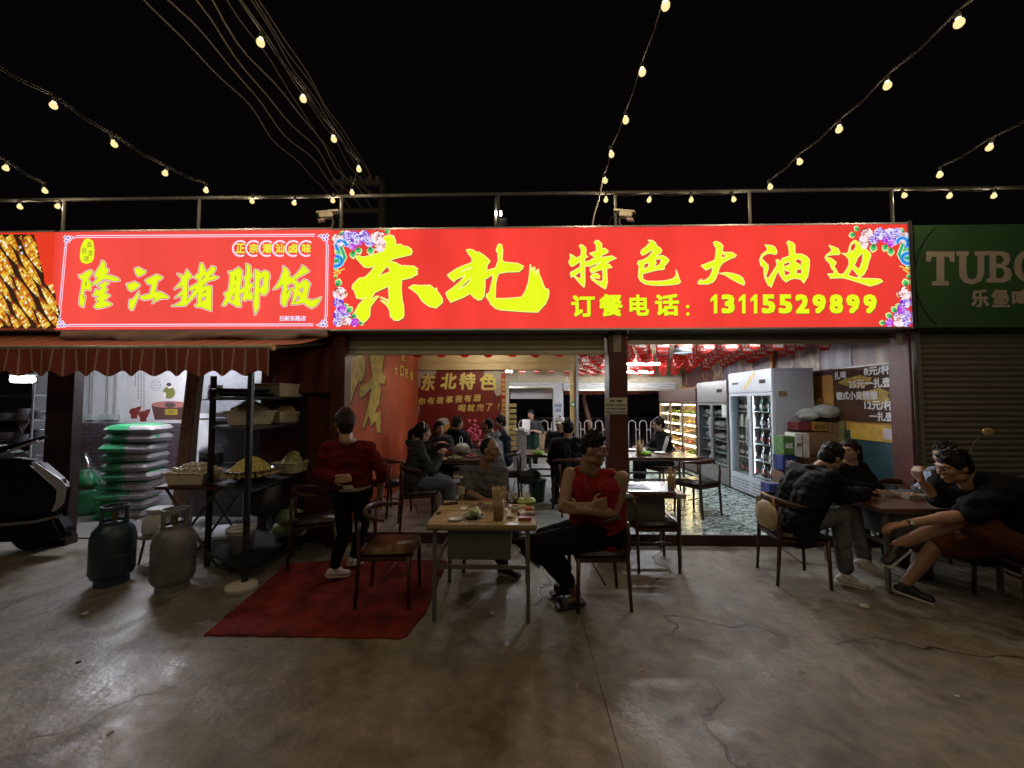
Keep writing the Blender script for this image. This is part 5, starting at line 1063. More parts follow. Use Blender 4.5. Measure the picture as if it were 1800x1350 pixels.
for k, zv in enumerate(wsh):
    for j in range(2):
        for i in range(6):
            kind = (2 if (k == 3 and j == 1) else (0 if k == 4 and j == 1 else [1, 0, 1, 0, 3][(k + j * 2) % 5]))
            o = bpy.data.objects.new('drink_bottle', BM[kind]); C.objects.link(o); o.location = (XF + .14 + .03 * (i % 2), 1.49 + j * .61 + i * .088, zv + .001); o.rotation_euler.z = i; o.scale = (.92, .92, .9 + .12 * ((i + k) % 2))
            tag(o, f'drink bottle, {ORDS[i]} from the right, {ordn[k]} shelf, {"near" if j == 0 else "far"} door of the white fridge', 'bottle', 'bottles in the white fridge')
M_bag = mat('frosted_bag', (.36, .33, .32), .5, var=.3, bump=.4, bscale=20)
for k, zv in enumerate(gsh):
    for j in range(3):
        yy = 2.90 + j * .38; s = MB(); 
        for t in range(5): s.ell((XF + .26 + random.uniform(-.06, .06), yy + random.uniform(-.1, .1), zv + .06 + random.uniform(0, .04)), (.11, .11, .065), 9, 6)
        s.build('lumps', M_bag, tag(E('food_bag', f'bag of food on the {ordn[k]} shelf of the steel fridge, {["near", "middle", "far"][j]} one', 'bag', (XF + .26, yy, zv), 'bags in the steel fridge'), None, None), smooth=True)['kind'] = 'stuff'
# ---- goods stacked by the right wall
def carton(name, label, x0, x1, y0, y1, z0, z1, m, cat='box', marks=None):
    s = E(name, label, cat, ((x0+x1)/2, (y0+y1)/2, z0)); MB().box((x0, y0, z0), (x1, y1, z1)).build('body', m, s, bevel=.006)
    MB().box((x0 - .001, (y0+y1)/2 - .03, z1 - .001), (x1 + .001, (y0+y1)/2 + .03, z1 + .002)).build('tape', mat('packing_tape', (.30, .24, .16), .3, var=0), s)
    if marks: lettering('carton_print', marks[0], marks[1], s, ((x0+x1)/2, y0 - .002, (z0+z1)/2), (1,0,0), (0,0,1), width=(x1 - x0) * .72, height=min((z1 - z0) * .45, (x1 - x0) * .5), bold=.02)
    return s
def cbox(name, label, px0, px1, py0, py1, Y, m, cat='box', marks=None, dep=.3):
    a, b_ = at(px0, py0, Y), at(px1, py1, Y); return carton(name, label, a.x, b_.x, Y, Y + dep, b_.z, a.z, m, cat, marks)
M_card = mat('brown_card', (.24, .14, .08), .8, var=.15); M_redc = mat('red_card', (.15, .02, .025), .6, var=.1); M_yelc = mat('yellow_card', (.36, .20, .05), .6, var=.1)
Yc = 1.18
cbox('carton', 'red carton in the row under the clear plastic bags', 1402.5, 1426.5, 742.5, 757.5, Yc, M_redc); cbox('carton', 'yellow carton with dark print in the row under plastic bags', 1427.5, 1454.5, 742, 758, Yc, M_yelc, marks=('老土豆', M_ink)); cbox('carton', 'plain brown carton right of the yellow carton', 1455.5, 1483, 743.5, 760, Yc, M_card)
cbox('carton', 'long brown carton supporting the row of small cartons', 1402, 1484, 760, 800, Yc, M_card)
cbox('carton', 'large brown carton at the bottom of the goods stack', 1398, 1486, 802, 868, Yc, mat('brown_card_b', (.17, .10, .06), .8, var=.15))
M_crate = mat('olive_crate', (.16, .17, .05), .6, var=.12)
for i in range(6): cbox('egg_tray_crate', f'olive green tray crate, {["topmost", "second from top", "third from top", "fourth from top", "fifth from top", "lowest"][i]} of the stack beside the price board', 1485, 1522, 731 + i * 9.2, 739.6 + i * 9.2, Yc - .1, M_crate, 'crate', dep=.4)
M_grn = mat('green_pack', (.075, .18, .05), .5, var=.4, scale=14); M_wpk = mat('white_pack', (.58, .60, .58), .5, var=.15, scale=20)
cbox('paper_pack', 'green and white tissue pack beside the white fridge', 1377, 1397.5, 767, 800, 1.05, M_grn, 'pack', ('纸', M_bw), .22); cbox('paper_pack', 'white printed pack between green pack and cartons', 1398, 1411, 761, 803, 1.04, M_wpk, 'pack', ('清风', M_ink), .22); cbox('paper_pack', 'white pack with orange corner next to the printed pack', 1412, 1424, 761.5, 805, 1.04, mat('white_pack_b', (.56, .50, .46), .5, var=.2), 'pack', None, .22)
cbox('detergent_bag', 'blue and white bag standing under the green tissue pack', 1376, 1402, 801, 828, 1.03, mat('blue_pack', (.025, .035, .15), .4, var=.6, scale=18), 'bag', ('洗', M_bw), .22)
cbox('detergent_bag', 'second blue bag on the floor by the fridge', 1352, 1378, 851, 872, .95, mat('blue_pack_b', (.04, .05, .20), .4, var=.5, scale=18), 'bag', None, .2)
cbox('support_box', 'brown box under the tissue packs', 1377, 1424, 829, 880, 1.05, mat('brown_card_c', (.15, .09, .06), .8), 'box', None, .25)
q = at(1440, 741, Yc + .12); fb_ = E('plastic_bag_heap', 'crumpled clear plastic bags on the row of cartons', 'plastic bag', q)
def crumple(name, c, r, m, parent, seed, amp=.35, n=26, k=16):
    b = MB(); b.ell((0, 0, 0), r, n, k); P = np.array(b.v); f = 1 + amp * noise3(P / np.array(r) * .25, seed, 1.2, 4) * .5; P = P * f[:, None]; P[:, 2] = np.maximum(P[:, 2], -r[2] * .8); b.v = [tuple(p + np.array(c)) for p in P]; return b.build(name, m, parent, smooth=False)
M_pb = mat('cloudy_plastic', (.50, .54, .54), .18, var=.15, alpha=.75, spec=.8)
for i, (px, py, rx, rz) in enumerate(((1418, 730, .16, .09), (1450, 724, .18, .10), (1480, 728, .14, .08))): crumple('bag', at(px, py, Yc + .1), (rx, .14, rz), M_pb, fb_, i)
tri = at(1425, 712, Yc + .2); MB().prism([at(1412, 716, Yc + .25), at(1424, 705, Yc + .25), at(1437, 716, Yc + .25)], (0, .02, 0)).build('card_flap', M_card, tag(E('open_carton', 'open brown carton flaps behind the plastic bags', 'box', tri), None, None)); MB().prism([at(1424, 716, Yc + .29), at(1436, 699, Yc + .29), at(1454, 700, Yc + .29), at(1456, 716, Yc + .29)], (0, .02, 0)).build('card_flap', M_card, bpy.data.objects['open_carton'])
# ---- beyond the rear openings
M_fence = mat('pale_fence', (.62, .55, .52), .4, var=.05); YF = 8.6
fe = E('hoop_fence', 'white metal hoop fence behind the rear openings', 'fence', at(1050, 780, YF)); fe.location.z = 0
zt_f = at(1050, 739, YF).z; x = at(880, 740, YF).x; xe = at(1215, 740, YF).x; hw = .12
while x < xe:
    pts_ = [(x - hw, YF, .1), (x - hw, YF, zt_f - hw)] + [(x - hw * math.cos(t), YF, zt_f - hw + hw * math.sin(t)) for t in [k * math.pi / 8 for k in range(1, 8)]] + [(x + hw, YF, zt_f - hw), (x + hw, YF, .1)]
    MB().tube(pts_, .02, 6).build('hoop', M_fence, fe, smooth=True); MB().box((x + hw, YF - .012, zt_f - .32), (x + .37 - hw, YF + .012, zt_f - .28)).build('rail', M_fence, fe); MB().box((x + hw, YF - .012, .3), (x + .37 - hw, YF + .012, .34)).build('rail', M_fence, fe); x += .37
YF2 = 11.0; sf = E('spiked_fence', 'black spiked iron fence in the dark beyond the hoop fence', 'fence', (1, YF2, 0)); x = at(860, 740, YF2).x; xe = at(1215, 740, YF2).x
while x < xe:
    MB().tube([(x, YF2, 0), (x, YF2, 1.15), (x, YF2, 1.28)], [.012, .012, .001], 5).build('bar', mat('black_iron', (.05, .05, .05), .5, var=0), sf); x += .14
MB().box((at(860, 740, YF2).x, YF2 - .015, 1.02), (xe, YF2 + .015, 1.06)).build('cross_rail', MATS['black_iron'], sf)
# white awning sheet seen through the left rear opening
a, b_ = at(897, 680, 7.3), at(971, 701, 7.3); ba = E('white_awning_sheet', 'pale sheet hanging outside the left rear opening', 'awning', ((a.x+b_.x)/2, 7.3, b_.z)); MB().box((a.x, 7.3, b_.z), ((a.x+b_.x)*.5 - .3, 7.33, a.z)).build('panel', mat('pale_sheet', (.52, .48, .52), .6, var=.08), ba); MB().box(((a.x+b_.x)*.5 - .295, 7.3, b_.z), (b_.x, 7.33, a.z)).build('panel', MATS['pale_sheet'], ba)
a, b_ = at(992, 680, 7.2), at(1200, 693, 7.2); tag(MB().box((a.x, 7.2, b_.z), (b_.x, 7.23, a.z)).build('rear_valance', M_awn), 'dark red valance outside the right rear opening', 'awning')
# small tree behind, pink light on the trunk put into its bark colour
t0, t1 = gp(1038, 812), at(1026, 700, 9.6); tr = E('small_tree', 'slim tree with a pinkish lit trunk behind the hoop fence', 'tree', (at(1037, 740, 9.6).x, 9.6, 0))
xx = at(1036, 745, 9.6).x; MB().tube([(xx + .1, 9.6, 0), (xx + .02, 9.6, .9), (t1.x, 9.6, t1.z), (t1.x + .1, 9.6, t1.z + .6)], [.10, .09, .07, .03], 8).build('trunk', mat('pink_lit_bark', (.50, .26, .20), .7), tr, smooth=True)
lf = MB(); rr = random.Random(9)
for k in range(420):
    c = Vector((t1.x + rr.gauss(.35, .75), 9.6 + rr.gauss(0, .4), t1.z + .15 + abs(rr.gauss(0, .35)))); d = Vector((rr.gauss(0, 1), rr.gauss(0, 1), rr.gauss(0, .6))).normalized() * .09; e = Vector((rr.gauss(0, 1), rr.gauss(0, 1), rr.gauss(0, 1))); e = (e - d.normalized() * e.dot(d.normalized())).normalized() * .035
    lf.add([c - d, c + e, c + d, c - e], [(0,1,2,3)])
lf.build('crown', mat('tree_leaf', (.10, .11, .03), .6, var=.3), tr, fixn=False)
# ================================================================== furniture
M_cw = mat('chair_brown', (.055, .022, .014), .35, var=.2, scale=10); M_leather = mat('brown_leather', (.10, .045, .02), .3, var=.2, scale=8, bump=.12, bscale=40); M_leathb = mat('dark_leather', (.03, .022, .02), .3, var=.2, bump=.12, bscale=40)
def make_chair(leather):
    root = bpy.data.objects.new('dining_chair', None); C.objects.link(root); root.empty_display_size = .1
    L_ = dict(local=True)
    for sx in (1, -1):
        for sy in (1, -1):
            if sx > 0: MB().tube([(.205, sy * .21, 0), (.195, sy * .20, .43)], [.014, .019], 8).build('leg', M_cw, root, smooth=True, **L_)
            else: MB().tube([(-.235, sy * .20, 0), (-.205, sy * .205, .43), (-.215, sy * .215, .60), (-.20, sy * .225, .72)], [.014, .019, .016, .014], 8).build('leg', M_cw, root, smooth=True, **L_)
    MB().box((-.215, -.215, .395), (.215, .215, .43)).build('seat_frame', M_cw, root, bevel=.008, **L_)
    b = MB(); b.box((-.21, -.215, .432), (.215, .215, .475)); b.build('seat_cushion', leather, root, bevel=.018, smooth=True, **L_)
    arc = []
    for k in range(17):
        t = (k / 16 - .5) * math.radians(176); arc.append((.02 - .245 * math.cos(t), .262 * math.sin(t), .735 + .03 * math.cos(t)))
    MB().tube(arc, [.010 + .020 * math.cos((k / 16 - .5) * math.pi) ** 1.5 for k in range(17)], 8, flat=(.55, 1.25)).build('top_rail', M_cw, root, smooth=True, **L_)
    for x in (.0,): MB().tube([(-.02, -.2, .22), (-.02, .2, .22)], .009, 6).build('stretcher', M_cw, root, **L_)
    return root
CH = {False: make_chair(M_leather), True: make_chair(M_leathb)}; used = {False: False, True: False}
CHG = 'brown curved-back dining chairs'
def chair(p, rz, label, dark=False, z=0.0):
    c = copy_tree(CH[dark]) if used[dark] else CH[dark]; used[dark] = True
    c.location = (p[0], p[1], z); c.rotation_euler = (0, 0, R(rz)); return tag(c, label, 'chair', CHG)
c1 = (gp(633, 1068) + gp(715, 1066) + gp(737, 1035) + gp(660, 1036)) / 4
chair(c1, 3, 'empty brown chair on the red carpet, facing the front table')
c2 = (gp(1012, 1066) + gp(1093, 1075) + gp(1083, 1041) + gp(1010, 1036)) / 4
chair(c2, 183, 'brown chair carrying the person in the red sleeveless top', True)
c3 = gp(553, 985); chair(c3, 25, 'dark brown chair behind the walking person, near the shelf rack', True)
c4 = (gp(1157, 1005) + Vector((0, .2, 0))); chair(c4, 90, 'brown chair with its back to the camera at the grill table', True)
c5 = gp(1395, 1016); chair(c5, -8, 'brown chair with a canvas bag on its back rail at the right table', True)
c6 = at(735, 920, .42); chair((c6.x, .42), 20, 'chair under the long haired person in grey', True, FZ)
chair((at(683, 900, .95).x, 1.0), 60, 'empty chair beside the orange mural', True, FZ)
chair((at(890, 880, 1.75).x, 1.75), 175, 'chair of the bald diner in the grey hooded top', True, FZ)
chair((at(1003, 900, 1.15).x, 1.10), 100, 'chair of the black jacketed diner seen from behind', True, FZ)
chair((at(1213, 830, 1.25).x, 1.05), 120, 'empty chair at the near side of the brown table by the fridges', True, FZ)
chair((at(1160, 800, 2.4).x, 2.35), 200, 'chair of the diner in the black striped track jacket', True, FZ)
chair((at(800, 800, 2.2).x, 2.35), -95, 'chair of the diner in a black hooded top below the poster', True, FZ)
cM = (at(852, 930, -.45)); chair((cM.x, -.40), -85, 'chair under the diner in the grey shirt behind the front table', True)
cB = gp(1775, 1040); chair((at(1790, 960, -1.15).x, -1.2), 170, 'chair under the broad diner in black at the right edge', True)
chair((at(1590, 900, .0).x, -.05), -100, 'chair on the far side of the right table', True)
# ---- tables
M_leg = mat('grey_table_leg', (.17, .165, .16), .4, metal=.5, var=.15); M_top = mat('oak_table_top', (.34, .25, .135), .38, var=.3, scale=3, stretch=(1, 6, 1)); M_topd = mat('dark_brown_top', (.07, .03, .02), .25, var=.2)
def table(label, x0, x1, y0, y1, z, m, floor_z=0.0, lw=.03, apron=.05, panel=False, tt=.035):
    t = E('dining_table', label, 'table', ((x0+x1)/2, (y0+y1)/2, floor_z), 'dining tables')
    MB().box((x0, y0, z - tt), (x1, y1, z)).build('table_top', m, t, bevel=.006)
    MB().box((x0 + .004, y0 + .004, z - tt - .012), (x1 - .004, y1 - .004, z - tt - .0005)).build('top_edging', M_leg, t)
    for x in (x0 + .05, x1 - .05 - lw):
        for y in (y0 + .03, y1 - .03 - lw): MB().box((x, y, floor_z), (x + lw, y + lw, z - tt - .012)).build('leg', M_leg, t); 
    for y in (y0 + .035, y1 - .035 - lw * .6): MB().box((x0 + .05 + lw, y, z - .35), (x1 - .05 - lw, y + lw * .6, z - .32)).build('stretcher', M_leg, t)
    for x in (x0 + .053, x1 - .053 - lw * .8): MB().box((x, y0 + .03 + lw, z - .33), (x + lw * .8, y1 - .03 - lw, z - .30)).build('stretcher', M_leg, t)
    if panel: MB().box((x0 + .16, y0 + .06, z - .29), (x1 - .20, y1 - .06, z - tt - .013)).build('burner_box', mat('burner_box_grey', (.13, .13, .13), .4, metal=.3, var=.15), t, bevel=.006)
    return t
tl, tr_ = at(748, 922, -1.55), at(942, 922, -1.55); Z1 = .75
A1, A2 = gp(748, 922, Z1), gp(943, 922, Z1); Yb1 = gp(860, 880, Z1).y
T1 = table('oak topped table with a grey burner box in the foreground', A1.x, A2.x, A1.y, Yb1, Z1, M_top, panel=True)
B2 = gp(1207, 869, Z1); T2 = table('steel topped grill table right of the person in red', at(1070, 869, B2.y).x, B2.x, B2.y, .14, Z1, mat('steel_top', (.55, .56, .60), .22, metal=.6, var=.12), panel=True)
xg0, xg1, yg0, yg1 = at(1085, 860, B2.y).x + .1, B2.x - .28, B2.y + .2, .0
MB().box((xg0, yg0, Z1 + .001), (xg1, yg1, Z1 + .006)).build('grill_inset', mat('grill_dark', (.05, .05, .05), .4, metal=.4), T2)
for k in range(9): MB().box((xg0 + .02, yg0 + .02 + k * (yg1 - yg0 - .04) / 9, Z1 + .0065), (xg1 - .02, yg0 + .028 + k * (yg1 - yg0 - .04) / 9, Z1 + .012)).build('grill_bar', M_leg, T2)
zT = FZ + .75
x0 = at(1098, 803, 1.28).x; T3 = table('dark brown table by the fridges with chopsticks and green tissue', x0, at(1240, 803, 1.28).x, 1.28, 1.95, zT, M_topd, FZ)
T4 = table('small table of the capped diner in the middle of the room', at(925, 803, 1.6).x, at(985, 803, 1.6).x + .35, 1.55, 2.25, zT, M_topd, FZ)
T5 = table('crowded table of the group in front of the slogan poster', at(752, 812, .9).x, at(862, 812, .9).x, .95, 1.85, zT, M_topd, FZ)
T6 = table('outdoor table with takeaway food boxes at the right', gp(1462, 868, .75).x, gp(1462, 868, .75).x + 1.1, -.98, -.2, .75, mat('dark_laminate', (.10, .05, .03), .35, var=.2), 0, panel=True)
# counter behind
a, b_ = at(902, 765, 4.3), at(922, 815, 4.3); cn = E('grey_counter', 'grey counter piled with plates beside the standing waiter', 'counter', ((a.x+b_.x)/2, 4.5, FZ)); MB().box((a.x, 4.3, FZ), (b_.x + .05, 4.9, .98)).build('cabinet', mat('counter_grey', (.26, .26, .28), .5), cn, bevel=.01); MB().box((a.x - .03, 4.27, .98), (b_.x + .08, 4.93, 1.01)).build('worktop', M_steel, cn)
for i, (dx, h_) in enumerate(((.06, .05), (.2, .08))):
    s = E('plate_stack', ['low stack of plates at the left of the grey counter', 'taller stack of plates at the right of the grey counter'][i], 'plates', (a.x + dx, 4.45, 1.01)); MB().lathe([(0, 0), (.05, 0), (.09, .02)] + [(.09 - .012 * (k % 2), .02 + k * .008) for k in range(int(h_ / .008))] + [(0, h_ + .02)], (a.x + dx, 4.45, 1.01), 16).build('plates', mat('plate_white', (.6,.6,.58), .3, var=0), s)
# yellow racks by the strip
q = at(898, 745, 4.0); rk = E('yellow_tube_rack', 'stack of yellowish trays next to the welcome strip', 'rack', (q.x, 4.0, FZ))
for k in range(9): MB().box((q.x - .05, 3.98, FZ + .5 + k * .12), (q.x + .12, 4.15, FZ + .58 + k * .12)).build('tray', mat('tray_ochre', (.40, .32, .12), .5), rk)
# cardboard box outside rear door
p = at(955, 772, 7.6); bx_ = carton('cardboard_box', 'pale brown box standing outside behind the waiter', p.x - .35, p.x + .35, 7.6, 8.0, at(955, 800, 7.6).z, at(955, 760, 7.6).z, mat('pale_card', (.42, .27, .18), .8))
# ================================================================== things on tables
M_chop = mat('bamboo_chopstick', (.58, .45, .26), .6, var=.15); M_glassware = glass_mat('drinking_glass', (.85, .86, .84), .22, .05); M_cupb = mat('amber_cup', (.30, .19, .08), .3, var=.1, alpha=.85)
def chop_cup(p, label, r=.038, h=.15, n=26, seed=0, m=None, ch=.235):
    s = E('chopstick_cup', label, 'cup', p); rr = random.Random(seed); p = Vector(p)
    MB().lathe([(0, 0), (r * .85, 0), (r, h), (r * .93, h), (r * .8, .008), (0, .008)], p, 18).build('cup', m or M_cupb, s, smooth=True)
    for k in range(n):
        a = rr.random() * 6.28; q = rr.random() ** .5; d0 = Vector((math.cos(a), math.sin(a), 0)) * r * .7 * q; d1 = Vector((math.cos(a), math.sin(a), 0)) * r * 1.35 * q
        MB().tube([p + d0 + Vector((0, 0, .012)), p + d1 + Vector((rr.gauss(0, .004), rr.gauss(0, .004), ch + rr.uniform(-.015, .01)))], [.0024, .0034], 5).build('chopstick', M_chop, s)
    return s
chop_cup(gp(876, 914, Z1), 'amber cup crammed with chopsticks on the front table', .047, .17, 34, 1, ch=.265)
chop_cup(gp(1180, 862, Z1), 'cup of chopsticks on the steel grill table', .04, .15, 22, 2)
chop_cup(gp(1124, 800, zT), 'cup of chopsticks on the dark table by the fridges', .05, .16, 20, 3)
def tissue(p, label, s_=1.0, rz=0, body=None):
    p = Vector(p); s = E('tissue_pack', label, 'tissue pack', p, None, rz); b = MB(); b.box((-.09 * s_, -.05 * s_, 0), (.09 * s_, .05 * s_, .055 * s_)); b.build('pack', body or mat('lime_pack', (.30, .55, .06), .4, var=.3, scale=18), s, local=True, bevel=.015, smooth=True)
    rr = random.Random(3); t = MB(); t.add([(-.03 * s_, 0, .05 * s_), (.03 * s_, .01, .05 * s_), (.045 * s_, -.01, .10 * s_), (.0, .015, .115 * s_), (-.035 * s_, .0, .095 * s_)], [(0,1,2,3,4)]); t.build('tissue', mat('tissue_white', (.75,.75,.75), .8, var=0), s, local=True, fixn=False); return s
tissue(gp(925, 886, Z1), 'lime green tissue pack on the front table', .95, .1, mat('lime_clear_pack', (.36, .48, .14), .3, var=.35, scale=25)); tissue(gp(1133, 800, zT), 'bright green tissue pack on the dark table by the fridges', 1.1); tissue(gp(947, 799, zT), 'bright green tissue pack on the capped diner table', 1.0)
def phone(p, rz, label): s = E('mobile_phone', label, 'phone', p, None, rz); MB().box((-.075, -.037, 0), (.075, .037, .009)).build('body', mat('phone_black', (.012, .012, .014), .25, var=0), s, local=True, bevel=.006); MB().box((-.068, -.031, .0095), (.068, .031, .0105)).build('screen', mat('phone_screen', (.01, .011, .015), .08, var=0), s, local=True); return s
phone(gp(791, 886, Z1), .35, 'black phone lying at the left of the front table'); 
s = phone(gp(925, 905, Z1), 0.02, 'black phone at the right edge of the front table')
p = gp(923, 914, Z1); tag(MB().box((p.x - .055, p.y - .025, Z1 + .0005), (p.x + .05, p.y + .03, Z1 + .024)).build('cigarette_packet', mat('red_packet', (.28, .08, .05), .4, var=.2), bevel=.003), 'small red packet on the right corner of the front table', 'packet')
p = gp(910, 889, Z1)
for i, (dx, dy, w_, d_, lab) in enumerate(((-.02, .0, .10, .07, 'pale wooden board lying under the tissue pack'), (-.05, .07, .09, .06, 'wooden slat tray behind the chopstick cup'))):
    MB().box((p.x + dx - w_, p.y + dy - d_, Z1 + .0008), (p.x + dx + w_, p.y + dy + d_, Z1 + .012)).build('board', mat('pale_board', (.48, .36, .2), .6, var=.2), tag(E('serving_board', lab, 'board', (p.x + dx, p.y + dy, Z1)), None, None))
# glasses behind the cup
for i, px in enumerate((893, 906)):
    q = gp(px, 884, Z1); s = E('glass_tumbler', ['glass tumbler just right of the front chopstick cup', 'glass tumbler next to the lime tissue pack'][i], 'glass', q); MB().lathe([(0, .004), (.03, .004), (.034, .085), (.031, .085), (.027, .01), (0, .01)], q, 16).build('glass', M_glassware, s, smooth=True); MB().lathe([(0, .011), (.0262, .011), (.028, .05), (0, .05)], q, 16).build('drink', mat('tea_drink', (.20, .11, .04), .2, var=0, alpha=.8), s)
def strands(n, c, r, h, seed, rad=.003, ln=.09, el=.5):
    """heap of noodles or shreds: curved thin strands over a mound"""
    rr = random.Random(seed); b = MB()
    for k in range(n):
        a = rr.random() * 6.28; q = rr.random() ** .6; x, y = math.cos(a) * r[0] * q, math.sin(a) * r[1] * q
        zz_ = h * max(0, 1 - q ** 1.7) + rr.uniform(-.01, .012); t = rr.random() * 6.28; pts_ = []
        for j in range(4):
            u = (j / 3 - .5) * ln * rr.uniform(.8, 1.2); X, Y = x + math.cos(t) * u + rr.gauss(0, .006), y + math.sin(t) * u + rr.gauss(0, .006)
            qq = min(1.15, math.hypot(X / r[0], Y / r[1])); pts_.append((c[0] + X, c[1] + Y, c[2] + h * max(-.12, 1 - qq ** 1.7) + (zz_ - h * max(0, 1 - q ** 1.7)) + .006 * math.sin(j * 2 + k)))
        b.tube(pts_, rad, 4, cap=False)
    n0 = len(b.v); b.ell((c[0], c[1], c[2] - .03), (r[0] * .93, r[1] * .93, h * .9), 16, 8); b.v[n0:] = [(x, y, max(z, c[2] - .035)) for x, y, z in b.v[n0:]]; return b
# cabbage plate, skewer tray, sauce dish, chopstick pairs, bottle on the front table
q = gp(832, 910, Z1); s = E('salad_plate', 'black plate heaped with cabbage at the front of the table', 'plate', q); MB().lathe([(0, .003), (.05, .003), (.085, .02), (.082, .023), (.05, .009), (0, .009)], q, 20).build('plate', mat('black_plate', (.02, .02, .02), .25, var=0), s, smooth=True)
cbm = mat('cabbage_leaf', (.52, .58, .36), .5, var=.3, scale=16); b = MB(); rr = random.Random(4)
for k in range(30):
    c = Vector((q.x + rr.gauss(0, .026), q.y + rr.gauss(0, .026), q.z + .02 + rr.random() * .05)); b.ell(c, (rr.uniform(.014, .03), rr.uniform(.014, .03), rr.uniform(.006, .016)), 8, 5, Matrix.Rotation(rr.uniform(-.8, .8), 3, 'X') @ Matrix.Rotation(rr.uniform(-.8, .8), 3, 'Y'))
b.build('cabbage', cbm, s, smooth=True)['kind'] = 'stuff'
q = gp(858, 895, Z1); s = E('skewer_tray', 'tray of grilled skewers in the middle of the front table', 'tray', q); MB().box((q.x - .17, q.y - .07, Z1 + .001), (q.x + .17, q.y + .10, Z1 + .012)).build('tray', mat('tray_foil', (.42, .34, .22), .35, metal=.3), s, bevel=.004)
for k in range(14):
    x = q.x - .15 + k * .022; MB().tube([(x, q.y - .06 + rr.uniform(-.02, .02), Z1 + .022), (x + rr.uniform(-.02, .05), q.y + .1, Z1 + .026)], .003, 5).build('stick', M_chop, s); o = MB()
    for j in range(4): o.ell((x + .004 * j, q.y - .03 + j * .03, Z1 + .026), (.011, .014, .010), 7, 5)
    o.build('grilled_pieces', mat('char_meat', (.14, .07, .03), .45, var=.35, scale=30), s, smooth=True)['kind'] = 'stuff'
q = gp(880, 884, Z1 + .03); s = E('meat_heap', 'small heap of grilled meat on the far side of the front table', 'food', (q.x, q.y, Z1)); b = strands(60, (q.x, q.y, Z1 + .005), (.07, .06), .05, 6, .005, .07); b.build('heap', MATS['char_meat'], s, smooth=True)['kind'] = 'stuff'
q = gp(771, 904, Z1); s = E('sauce_dish', 'tiny dark sauce dish at the left front of the table', 'dish', q); MB().lathe([(0, .002), (.014, .002), (.022, .012), (.019, .012), (.012, .006), (0, .006)], q, 12).build('dish', mat('black_plate_b', (.02,.015,.012), .2, var=0), s)
for i, (px0, py0, px1, py1, lab) in enumerate(((772, 896, 812, 896, 'pair of wooden chopsticks lying across the left of the front table'), (800, 905, 815, 888, 'pair of pale chopsticks lying beside the skewer tray'))):
    a, b_ = gp(px0, py0, Z1 + .004), gp(px1, py1, Z1 + .004); s = E('chopstick_pair', lab, 'chopsticks', (a + b_) / 2)
    for o in (0, .008): MB().tube([a + Vector((0, o, 0)), b_ + Vector((0, o * 1.6, 0))], [.0035, .0025], 5).build('chopstick', M_chop, s)
q = gp(811, 880, Z1); s = E('water_bottle', 'clear plastic water bottle at the far left of the front table', 'bottle', q); MB().lathe([(0, 0), (.03, 0), (.032, .02), (.030, .08), (.032, .14), (.028, .17), (.012, .2), (.012, .215), (0, .215)], q, 16).build('bottle', M_glassware, s, smooth=True); MB().lathe([(.0325, .07), (.0325, .13)], q, 16).build('label', mat('bottle_paper', (.42, .40, .38), .6), s); MB().lathe([(0, .216), (.014, .216), (.014, .235), (0, .235)], q, 12).build('cap', mat('cap_white', (.5,.5,.5), .5, var=0), s)
for i, (px, py, kind, lab) in enumerate(((845, 890, 'plate', 'small plate of grilled scraps left of the chopstick cup'), (905, 899, 'bowl', 'small pale bowl behind the red packet'), (800, 914, 'plate', 'small empty saucer at the front left of the table'), (897, 910, 'napkin', 'crumpled napkin beside the front chopstick cup'), (815, 896, 'napkin', 'crumpled napkin left of the cabbage plate'), (930, 896, 'lighter', 'small lighter by the phone on the front table'))):
    q = gp(px, py, Z1); s = E({'plate': 'side_plate', 'bowl': 'rice_bowl', 'napkin': 'napkin', 'lighter': 'lighter'}[kind], lab, kind, q)
    if kind == 'plate': MB().lathe([(0, .002), (.035, .002), (.055, .012), (.053, .014), (.034, .006), (0, .006)], q, 18).build('dish', mat('plate_pale', (.5,.49,.46), .3, var=.05), s, smooth=True)
    if kind == 'plate' and i == 0: strands(26, (q.x, q.y, Z1 + .006), (.035, .035), .018, 41, .004, .03).build('scraps', mat('char_meat', (.14, .07, .03), .45, var=.35, scale=30), s, smooth=True)['kind'] = 'stuff'
    if kind == 'bowl': MB().lathe([(0, .002), (.025, .002), (.045, .03), (.050, .05), (.047, .05), (.04, .03), (0, .008)], q, 18).build('bowl', mat('plate_pale', (.5,.49,.46), .3, var=.05), s, smooth=True); strands(20, (q.x, q.y, Z1 + .035), (.036, .036), .012, 42, .004, .03).build('food', mat('bowl_food', (.45,.3,.12), .6, var=.3), s, smooth=True)['kind'] = 'stuff'
    if kind == 'napkin':
        o = MB(); o.ell((q.x, q.y, Z1 + .014), (.035, .028, .014), 14, 9); Pn = np.array(o.v); Pn += noise3(Pn, i, 7.0)[:, None] * .006; o.v = [tuple(v) for v in Pn]; o.build('paper', mat('tissue_white', (.75,.75,.75), .8, var=0), s)
    if kind == 'lighter': MB().box((q.x - .035, q.y - .01, Z1 + .0006), (q.x + .03, q.y + .01, Z1 + .014)).build('barrel', mat('lighter_red', (.5, .04, .03), .3, var=0), s, bevel=.004); MB().box((q.x + .031, q.y - .009, Z1 + .001), (q.x + .045, q.y + .009, Z1 + .013)).build('cap', M_steel, s)
